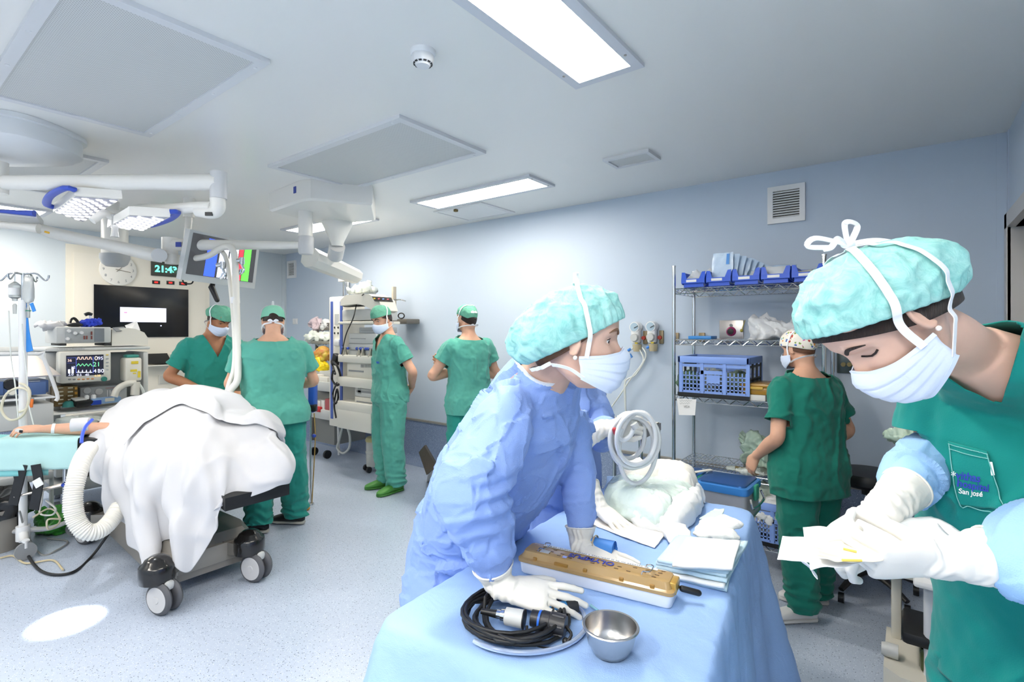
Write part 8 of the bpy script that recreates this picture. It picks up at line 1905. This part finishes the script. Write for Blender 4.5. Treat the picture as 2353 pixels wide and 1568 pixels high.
pts = [cc + ex * (.15 * math.cos(q)) + ey * (.13 * math.sin(q)) + ex * .02 + V(0, 0, .005) for q in np.linspace(-2.4, .9, 40)]
mb = MB(); mb.sweep(pts, .0055, 10); one('clear_tube', M('clear_blue_tube', '#b9cdf0', .15, trans=.5), 'clear tube lying in an arc around the black cable coil', 'tube', mb)
mb = MB(); a_, b_ = PZ(1357, 1392, TS + .006), PZ(1374, 1403, TS + .006); mb.sweep([a_, b_], [.004, .0025], 10); mb.sweep([b_, b_ + (b_ - a_) * .6], [.0012, .0008], 8); one('hypodermic_needle', M('needle_hub_teal', '#8fc6d4', .2, trans=.3), 'small needle with a pale teal hub near the steel bowl', 'needle', mb)
def sheet(name, label, cat, px4, z, th, mat, seed=0, wav=.004, group=None, n=24, lift=None):
 q = [PZ(u, v, z) for u, v in px4]; mb = MB()
 mb.grid(lambda a, b: (q[0].lerp(q[1], a)).lerp(q[3].lerp(q[2], a), b), n, n); v = np.array([tuple(p) for p in mb.v])
 v[:, 2] += wav * (fbm(v * 14 + seed, 3)) + (0 if lift is None else lift * np.clip(fbm(v * 6 + seed, 2), 0, 1))
 v[:, 2] = np.maximum(v[:, 2], z - .002); v[:, :2] += .004 * np.stack([vnoise(v * 9 + seed), vnoise(v * 9 + seed + 5)], 1)
 f = mb.f; nn = normals(v, f)
 if nn[:, 2].mean() < 0: f = [x[::-1] for x in f]
 o = mkobj(name, v, f, mat); solid(o, th, -1); return tag(o, label, cat, group)
m_tow = M('pale_blue_paper_towel', '#c3dcea', .85, bump=.1, bscale=200); m_wp = M('white_crepe_paper', '#f0f2f3', .85, bump=.1, bscale=200)
st = [((1503, 1318), (1545, 1252), (1700, 1258), (1668, 1352), m_tow, 'lowest pale blue paper towel in the folded stack'), ((1506, 1312), (1548, 1248), (1692, 1254), (1666, 1346), m_wp, 'white towel one above the bottom of the folded stack'), ((1508, 1302), (1550, 1240), (1715, 1248), (1672, 1334), m_tow, 'middle blue towel sticking out furthest from the stack'), ((1510, 1292), (1552, 1234), (1690, 1243), (1668, 1322), m_tow, 'blue towel just under the topmost ones of the stack'), ((1512, 1286), (1560, 1228), (1718, 1243), (1672, 1314), m_tow, 'upper blue towel with a wide border beyond the white sheet')]
for k, (a, b, c_, d, m_, lb) in enumerate(st): sheet('paper_towel', lb, 'towel', [a, b, c_, d], TS + .008 + .011 * k, .009, m_, k * 7, .004, 'folded stack of towels')
sheet('white_sheet', 'topmost plain white folded sheet on the blue towel stack', 'sheet', [(1543, 1297), (1580, 1235), (1700, 1242), (1684, 1306)], TS + .068, .008, m_wp, 44, .003)
def soft(name, label, cat, u, v, z, r, mat, seed, amp=.05, sc=10, rot=None):
 c = PZ(u, v, z); c.z = max(z, TS + r[2] * .6); return lump(name, label, cat, c, r, mat, seed, amp, sc, TS, .006, None, rot)
R_ = rotm(0, 0, YAW)
m_gz = M('gauze_white', '#f3f3f1', .9, bump=.25, bscale=150)
soft('gauze_pad', 'fluffy stack of white gauze behind the towels', 'gauze', 1643, 1225, TS + .03, (.075, .05, .022), m_gz, 3, .016, 9, R_)
soft('gauze_pad', 'second layer of gauze lying on the fluffy stack', 'gauze', 1655, 1203, TS + .05, (.07, .045, .018), m_gz, 8, .016, 9, R_)
soft('gauze_swab', 'loose crumpled gauze swab between the papers and the towels', 'gauze', 1558, 1232, TS + .02, (.045, .06, .025), m_gz, 5, .025, 9, R_)
sheet('green_packet', 'small open pale green packet behind the gauze', 'packet', [(1605, 1190), (1640, 1170), (1662, 1172), (1650, 1195)], TS + .04, .004, M('pale_green_paper', '#cfe0d8', .6), 3, .012)
sheet('printed_paper', 'cream paper with faint printing under the gloved hand', 'paper', [(1360, 1205), (1400, 1165), (1540, 1215), (1505, 1260)], TS + .004, .002, M('cream_paper', '#f1ede6', .7, var=.05, vscale=40), 6, .002)
sheet('white_paper', 'white paper sheet lying above the printed cream paper', 'paper', [(1378, 1170), (1420, 1145), (1545, 1195), (1528, 1222)], TS + .012, .002, m_wp, 12, .003)
sheet('blue_fold', 'folded back corner of blue drape beyond the plastic heap', 'drape', [(1383, 1135), (1395, 1095), (1440, 1092), (1432, 1140)], TS + .01, .004, m_drape, 9, .006)
def heap(name, label, cat, px, z0, zs, mat, seed, amp, sc=9):
 """mound: outline given on the table, raised towards the middle"""
 P = [PZ(u, v, z0) for u, v in px]; c = sum(P, Vector()) / len(P); n = 72
 ring = crs([tuple(p) for p in P + [P[0]]], n + 1)[:-1]; rows = []; prof = [(1.0, 0.0), (1.01, .25), (.96, .6), (.85, .85), (.65, 1.0), (.42, 1.04), (.2, 1.0), (.05, .97)]
 for k, h in prof: rows.append([Vector((c.x + (q[0] - c.x) * k, c.y + (q[1] - c.y) * k, z0 + zs * h)) for q in ring])
 mb = MB(); mb.loft(rows, True); v = np.array([tuple(p) for p in mb.v]); f = mb.f
 bm = bmesh.new(); me = bpy.data.meshes.new('t'); me.from_pydata(v.tolist(), [], f); bm.from_mesh(me); bmesh.ops.recalc_face_normals(bm, faces=bm.faces[:]); bmesh.ops.subdivide_edges(bm, edges=bm.edges[:], cuts=2, use_grid_fill=True)
 bm.verts.index_update(); v = np.array([tuple(q.co) for q in bm.verts]); f = [[q.index for q in p.verts] for p in bm.faces]; bm.free(); bpy.data.meshes.remove(me)
 nn = normals(v, f); v = crumple(v, nn, amp, sc, seed); v = v + normals(v, f) * (.003 * fbm(v * 35, 2))[:, None]; v[:, 2] = np.maximum(v[:, 2], z0)
 return tag(mkobj(name, v, f, mat), label, cat)
heap('white_bundle', 'big bundle of white wrapped linen at the back of the draped table', 'bundle', [(1430, 1195), (1490, 1222), (1560, 1225), (1605, 1190), (1618, 1150), (1560, 1125), (1450, 1130)], TS, .085, m_wp, 4, .016, 5)
heap('paper_pack', 'rounded white pack standing behind the plastic heap', 'pack', [(1425, 1150), (1500, 1150), (1590, 1155), (1600, 1130), (1560, 1110), (1440, 1112)], TS + .02, .12, M('ivory_wrap', '#efece4', .7), 7, .014, 5)
heap('plastic_cover', 'shiny clear plastic film with a green tint over the white bundle', 'plastic film', [(1385, 1168), (1410, 1182), (1480, 1212), (1530, 1215), (1590, 1175), (1590, 1150), (1520, 1140), (1440, 1135), (1400, 1140)], TS + .01, .1, M('tinted_film', '#e2f2ea', .12, spec=.8, bump=.6, bscale=22), 12, .016, 8)
# packet in the hands of the teal clad woman
t = thing('paper_packet', 'white peel-open paper packet held in both gloved hands', 'packet', tuple(PZ(1980, 1260, 1.165)))
m_pp = M('peel_paper', '#f2f3f5', .7, bump=.15, bscale=50)
def flap(name, px4, z, seed, wav, mat=m_pp, th=.0012, tilt=0):
 q = [PZ(u, v, z) for u, v in px4]; mb = MB(); mb.grid(lambda a, b: (q[0].lerp(q[1], a)).lerp(q[3].lerp(q[2], a), b), 20, 16); v = np.array([tuple(p) for p in mb.v]); v[:, 2] += wav * fbm(v * 13 + seed, 3)
 o = mkobj(name, v, mb.f, mat, t); solid(o, th, 0); return o
flap('tail_flap', [(1798, 1233), (1865, 1236), (1866, 1294), (1786, 1286)], 1.163, 1, .003); flap('front_sheet', [(1845, 1214), (2000, 1220), (2010, 1290), (1862, 1302)], 1.172, 4, .007)
flap('inner_sheet', [(1870, 1250), (2040, 1240), (2030, 1285), (1880, 1290)], 1.182, 9, .01, M('peel_film', '#f4efe2', .25, trans=.2)); flap('back_sheet', [(1960, 1215), (2140, 1190), (2235, 1238), (2010, 1262)], 1.176, 14, .008)
flap('side_sheet', [(2010, 1230), (2155, 1205), (2250, 1250), (2040, 1275)], 1.188, 17, .01)
mb = ribbon([PZ(1845, 1290, 1.163), PZ(1860, 1305, 1.15), U(1878, 1328, .87)], [UPV] * 3, .014, .0006); part('hanging_strip', m_pp, t, mb)
mb = MB(); mb.sweep([PZ(1938, 1262, 1.197), PZ(1968, 1269, 1.195)], .002, 6); part('yellow_line', M('yellow_line', '#e6c75a', .5), t, mb)
mb = MB(); mb.sweep([PZ(1935, 1288, 1.186), PZ(1980, 1289, 1.186)], .002, 6); part('yellow_line', M('yellow_line', '#e6c75a', .5), t, mb)
# pocket and lettering on the teal scrub top
from mathutils.bvhtree import BVHTree
tm = top.data; rl = Vector(W2.root.location); bv = BVHTree.FromPolygons([tuple(q.co + rl) for q in tm.vertices], [list(p.vertices) for p in tm.polygons])
O = Vector((0, 0, CAMH))
def on_top_cloth(u, v, off):
 d = (U(u, v, 1.0) - O).normalized(); h = bv.ray_cast(O, d)
 if h[0] is None: return U(u, v, 1.0)
 n = h[1] if h[1].dot(d) < 0 else -h[1]; return h[0] + n * off
pk = [(2181, 1014), (2271, 1039), (2317, 1155), (2296, 1177), (2206, 1160)]
def pkq(a, b):
 l = np.array((2181, 1014)) * (1 - b) + np.array((2204, 1160)) * b; r = np.array((2271, 1039)) * (1 - b) + np.array((2308, 1172)) * b
 return l * (1 - a) + r * a
mb = MB(); mb.grid(lambda a, b: on_top_cloth(*pkq(a, b), .004), 22, 26); pko = mkobj('pocket', mb.v, mb.f, m_scrub_w, top); solid(pko, .003, 0)
for pts in ([(.0, .04), (.5, .05), (1., .04)], [(.0, .12), (.5, .13), (1., .12)], [(0.02, .03), (.02, .95), (.2, .985), (.98, .985), (.98, .03)]):
 Q = crs([(a, b, 0) for a, b in pts], 40); s_ = MB(); s_.sweep([on_top_cloth(*pkq(a, b), .0068) for a, b, _ in Q], .0009, 6); s_.build('stitch', M('pale_thread', '#7fc4bf', .8), pko)
def cloth_text(txt, o_, ex_, ey_, size, mat, bold=.0):
 cu = bpy.data.curves.new('tmp', 'FONT'); cu.body = txt; cu.size = size; cu.offset = bold; cu.extrude = 0; ob = bpy.data.objects.new('tmp', cu); COL.objects.link(ob)
 me = bpy.data.meshes.new_from_object(ob.evaluated_get(bpy.context.evaluated_depsgraph_get())); fs = [list(p.vertices) for p in me.polygons]
 vs = [on_top_cloth(o_[0] + q.co.x * ex_[0] + q.co.y * ey_[0], o_[1] + q.co.x * ex_[1] + q.co.y * ey_[1], .0075) for q in me.vertices]
 bpy.data.objects.remove(ob); bpy.data.curves.remove(cu); bpy.data.meshes.remove(me); return mkobj('lettering', vs, fs, mat, pko, False)
m_ink = M('royal_thread', '#2b3fae', .8); m_wt = M('white_thread', '#eef4f6', .8)
cloth_text('vithas', (2201, 1098), (1, .16), (.12, -1), 24, m_ink, .6); cloth_text('hospital', (2203, 1116), (1, .16), (.12, -1), 23, m_ink, .6); cloth_text('San José', (2206, 1132), (1, .13), (.12, -1), 16.5, m_wt, .3); cloth_text('*', (2189, 1100), (1, .16), (.12, -1), 26, m_wt, .3)
q = [on_top_cloth(2275, 1062, .006), on_top_cloth(2281, 1062, .006), on_top_cloth(2287, 1090, .006), on_top_cloth(2281, 1091, .006)]; mb = MB(); mb.loft([q, [p - FWD * .002 for p in q]]); mb.build('pen_clip', m_wt, pko, False)
# person hidden behind the gowned woman, with the coiled tubing
P = Person('person in a blue gown hidden behind the bending woman, holding white coiled tubing', (-1.24, 1.98, 0), (.9, -.3), 1.6, m_skin, .008, lean=.15, headpitch=.4)
wl, wr_ = U(1392, 985, 1.98), U(1380, 1168, 1.93)
P.arms[-1][1] = (P.arms[-1][0] + wl) / 2 + V(0, .02, -.12); P.arms[-1][2] = wl
P.arms[1][1] = (P.arms[1][0] + wr_) / 2 + V(-.02, -.02, -.02); P.arms[1][2] = wr_
P.body()
eyes(P.root, P.hc, P.hM, P.hs, .5, drop=.4)
mb = MB(); mb.loft(rings_torso(P.secs([(.35, .2, .16, .17, 2.2), (.7, .195, .15, .16, 2.2), (.93, .185, .14, .15, 2.3), (1.2, .18, .13, .13, 2.3), (1.36, .17, .11, .11, 2.3), (1.43, .14, .085, .09, 2.1), (1.48, .085, .068, .07, 2)], .02)))
for sd in (-1, 1):
 a, b, c = P.arms[sd]; mb.tube([a, a.lerp(b, .5), b, b.lerp(c, .5), b.lerp(c, .82)], [.06, .066, .062, .055, .045], n=30, seg=20)
v, f, nn = fuse(mb, .009, 4); v = crumple(v, nn, .02, 5, 8); mkobj('gown', v, f, m_gown, P.root)
P.shoes(m_white, m_white); mask_set(P, P.hs); dome_obj('bouffant_cap', m_capt, P.root, P.hc, P.hM, (.1, .05), (-.11, -.03), (.085, .02), .12, (.06, .25), .006, 30, s=P.hs)
glove(P, wl + RGT * .01, dirn(.92, -.35) + UPV * .28, UPV * .55 - FWD * .8, 1, .95, [wl - RGT * .01, wl - RGT * .05 - UPV * .02, wl - RGT * .09 - UPV * .05], [.034, .038, .042], None, curls=((.9, 1.1, .7), (1., 1.1, .7), (1.05, 1.1, .7), (1.1, 1.1, .7)), spread=.04, thumb=(.6, .1, .3, .4), voxel=.003)
glove(P, U(1376, 1168, 1.92), dirn(.5, -.75) - UPV * .22, UPV, -1, .98, [U(1372, 1160, 1.93), U(1362, 1140, 1.95), U(1352, 1115, 1.98)], [.034, .038, .042], None, curl=(.12, .16, .12), spread=.17, thumb=(.7, .35, .2, .2), voxel=.003)
gh = U(1432, 962, 1.93)
t = thing('coiled_tubing', 'loops of white translucent tubing held up by a gloved hand', 'tubing', tuple(U(1455, 1070, 1.93)))
m_tb = M('milky_tubing', '#eef0f2', .3, spec=.5, trans=.15)
for k, (cu_, cv_, rx, ry, dz) in enumerate(((1458, 1012, 58, 62, 0), (1452, 1018, 50, 58, .02), (1462, 1008, 46, 60, -.02), (1466, 1030, 44, 82, .01), (1444, 1002, 38, 52, .03))):
 tilt = .25; pts = []
 for q in np.linspace(0, 2 * PI, 49)[:-1]:
  du, dv = rx * math.cos(q), ry * math.sin(q); pts.append(U(cu_ + du * math.cos(tilt) - dv * math.sin(tilt) * .4, cv_ + dv + du * .12, 1.93 + dz + .02 * math.cos(q)))
 mb = MB(); mb.sweep(pts, .0085, 12, closed=True); part('loop', m_tb, t, mb)
mb = MB(); mb.tube([U(1428, 985, 1.9), U(1422, 1004, 1.9), U(1432, 1012, 1.9), U(1448, 1002, 1.9), U(1456, 985, 1.9)], .0085, 24, 12); part('loop', m_tb, t, mb)
mb = MB(); mb.sweep([U(1456, 974, 1.89), U(1462, 984, 1.89)], .014, 14); part('connector', m_lgrey, t, mb)
mb = MB(); mb.sweep([U(1412, 988, 1.9), U(1417, 1004, 1.9)], [.009, .006], 10, None, 'round'); part('red_tip', M('red_tip', '#b0303a', .4), t, mb)
P = Person('person in green scrubs further back, only an elbow showing beside the white mask', (-1.8, 2.72, 0), (-.3, .95), 1.68, m_skin2, .009)
P.arms[1][1] = U(1366, 912, 3.2); P.arms[1][2] = P.lp(.1, .2, 1.08); P.arms[-1][1] = P.lp(-.22, .06, 1.13); P.arms[-1][2] = P.lp(-.05, .22, 1.1)
P.body({sd: dict(y=-P.rt * sd, z=P.fw) for sd in (-1, 1)}); P.top(m_scrub, hem=.82, vneck=0, sleeve=.45, seed=31); P.trousers(m_scrub, seed=32); P.shoes(m_white, m_white)
dome_obj('surgical_cap', m_capg, P.root, P.hc, P.hM, (.1, .04), (-.106, -.03), (.083, .01), .112, (.03, .1), .004, s=P.hs); mask_set(P, P.hs)
# == END
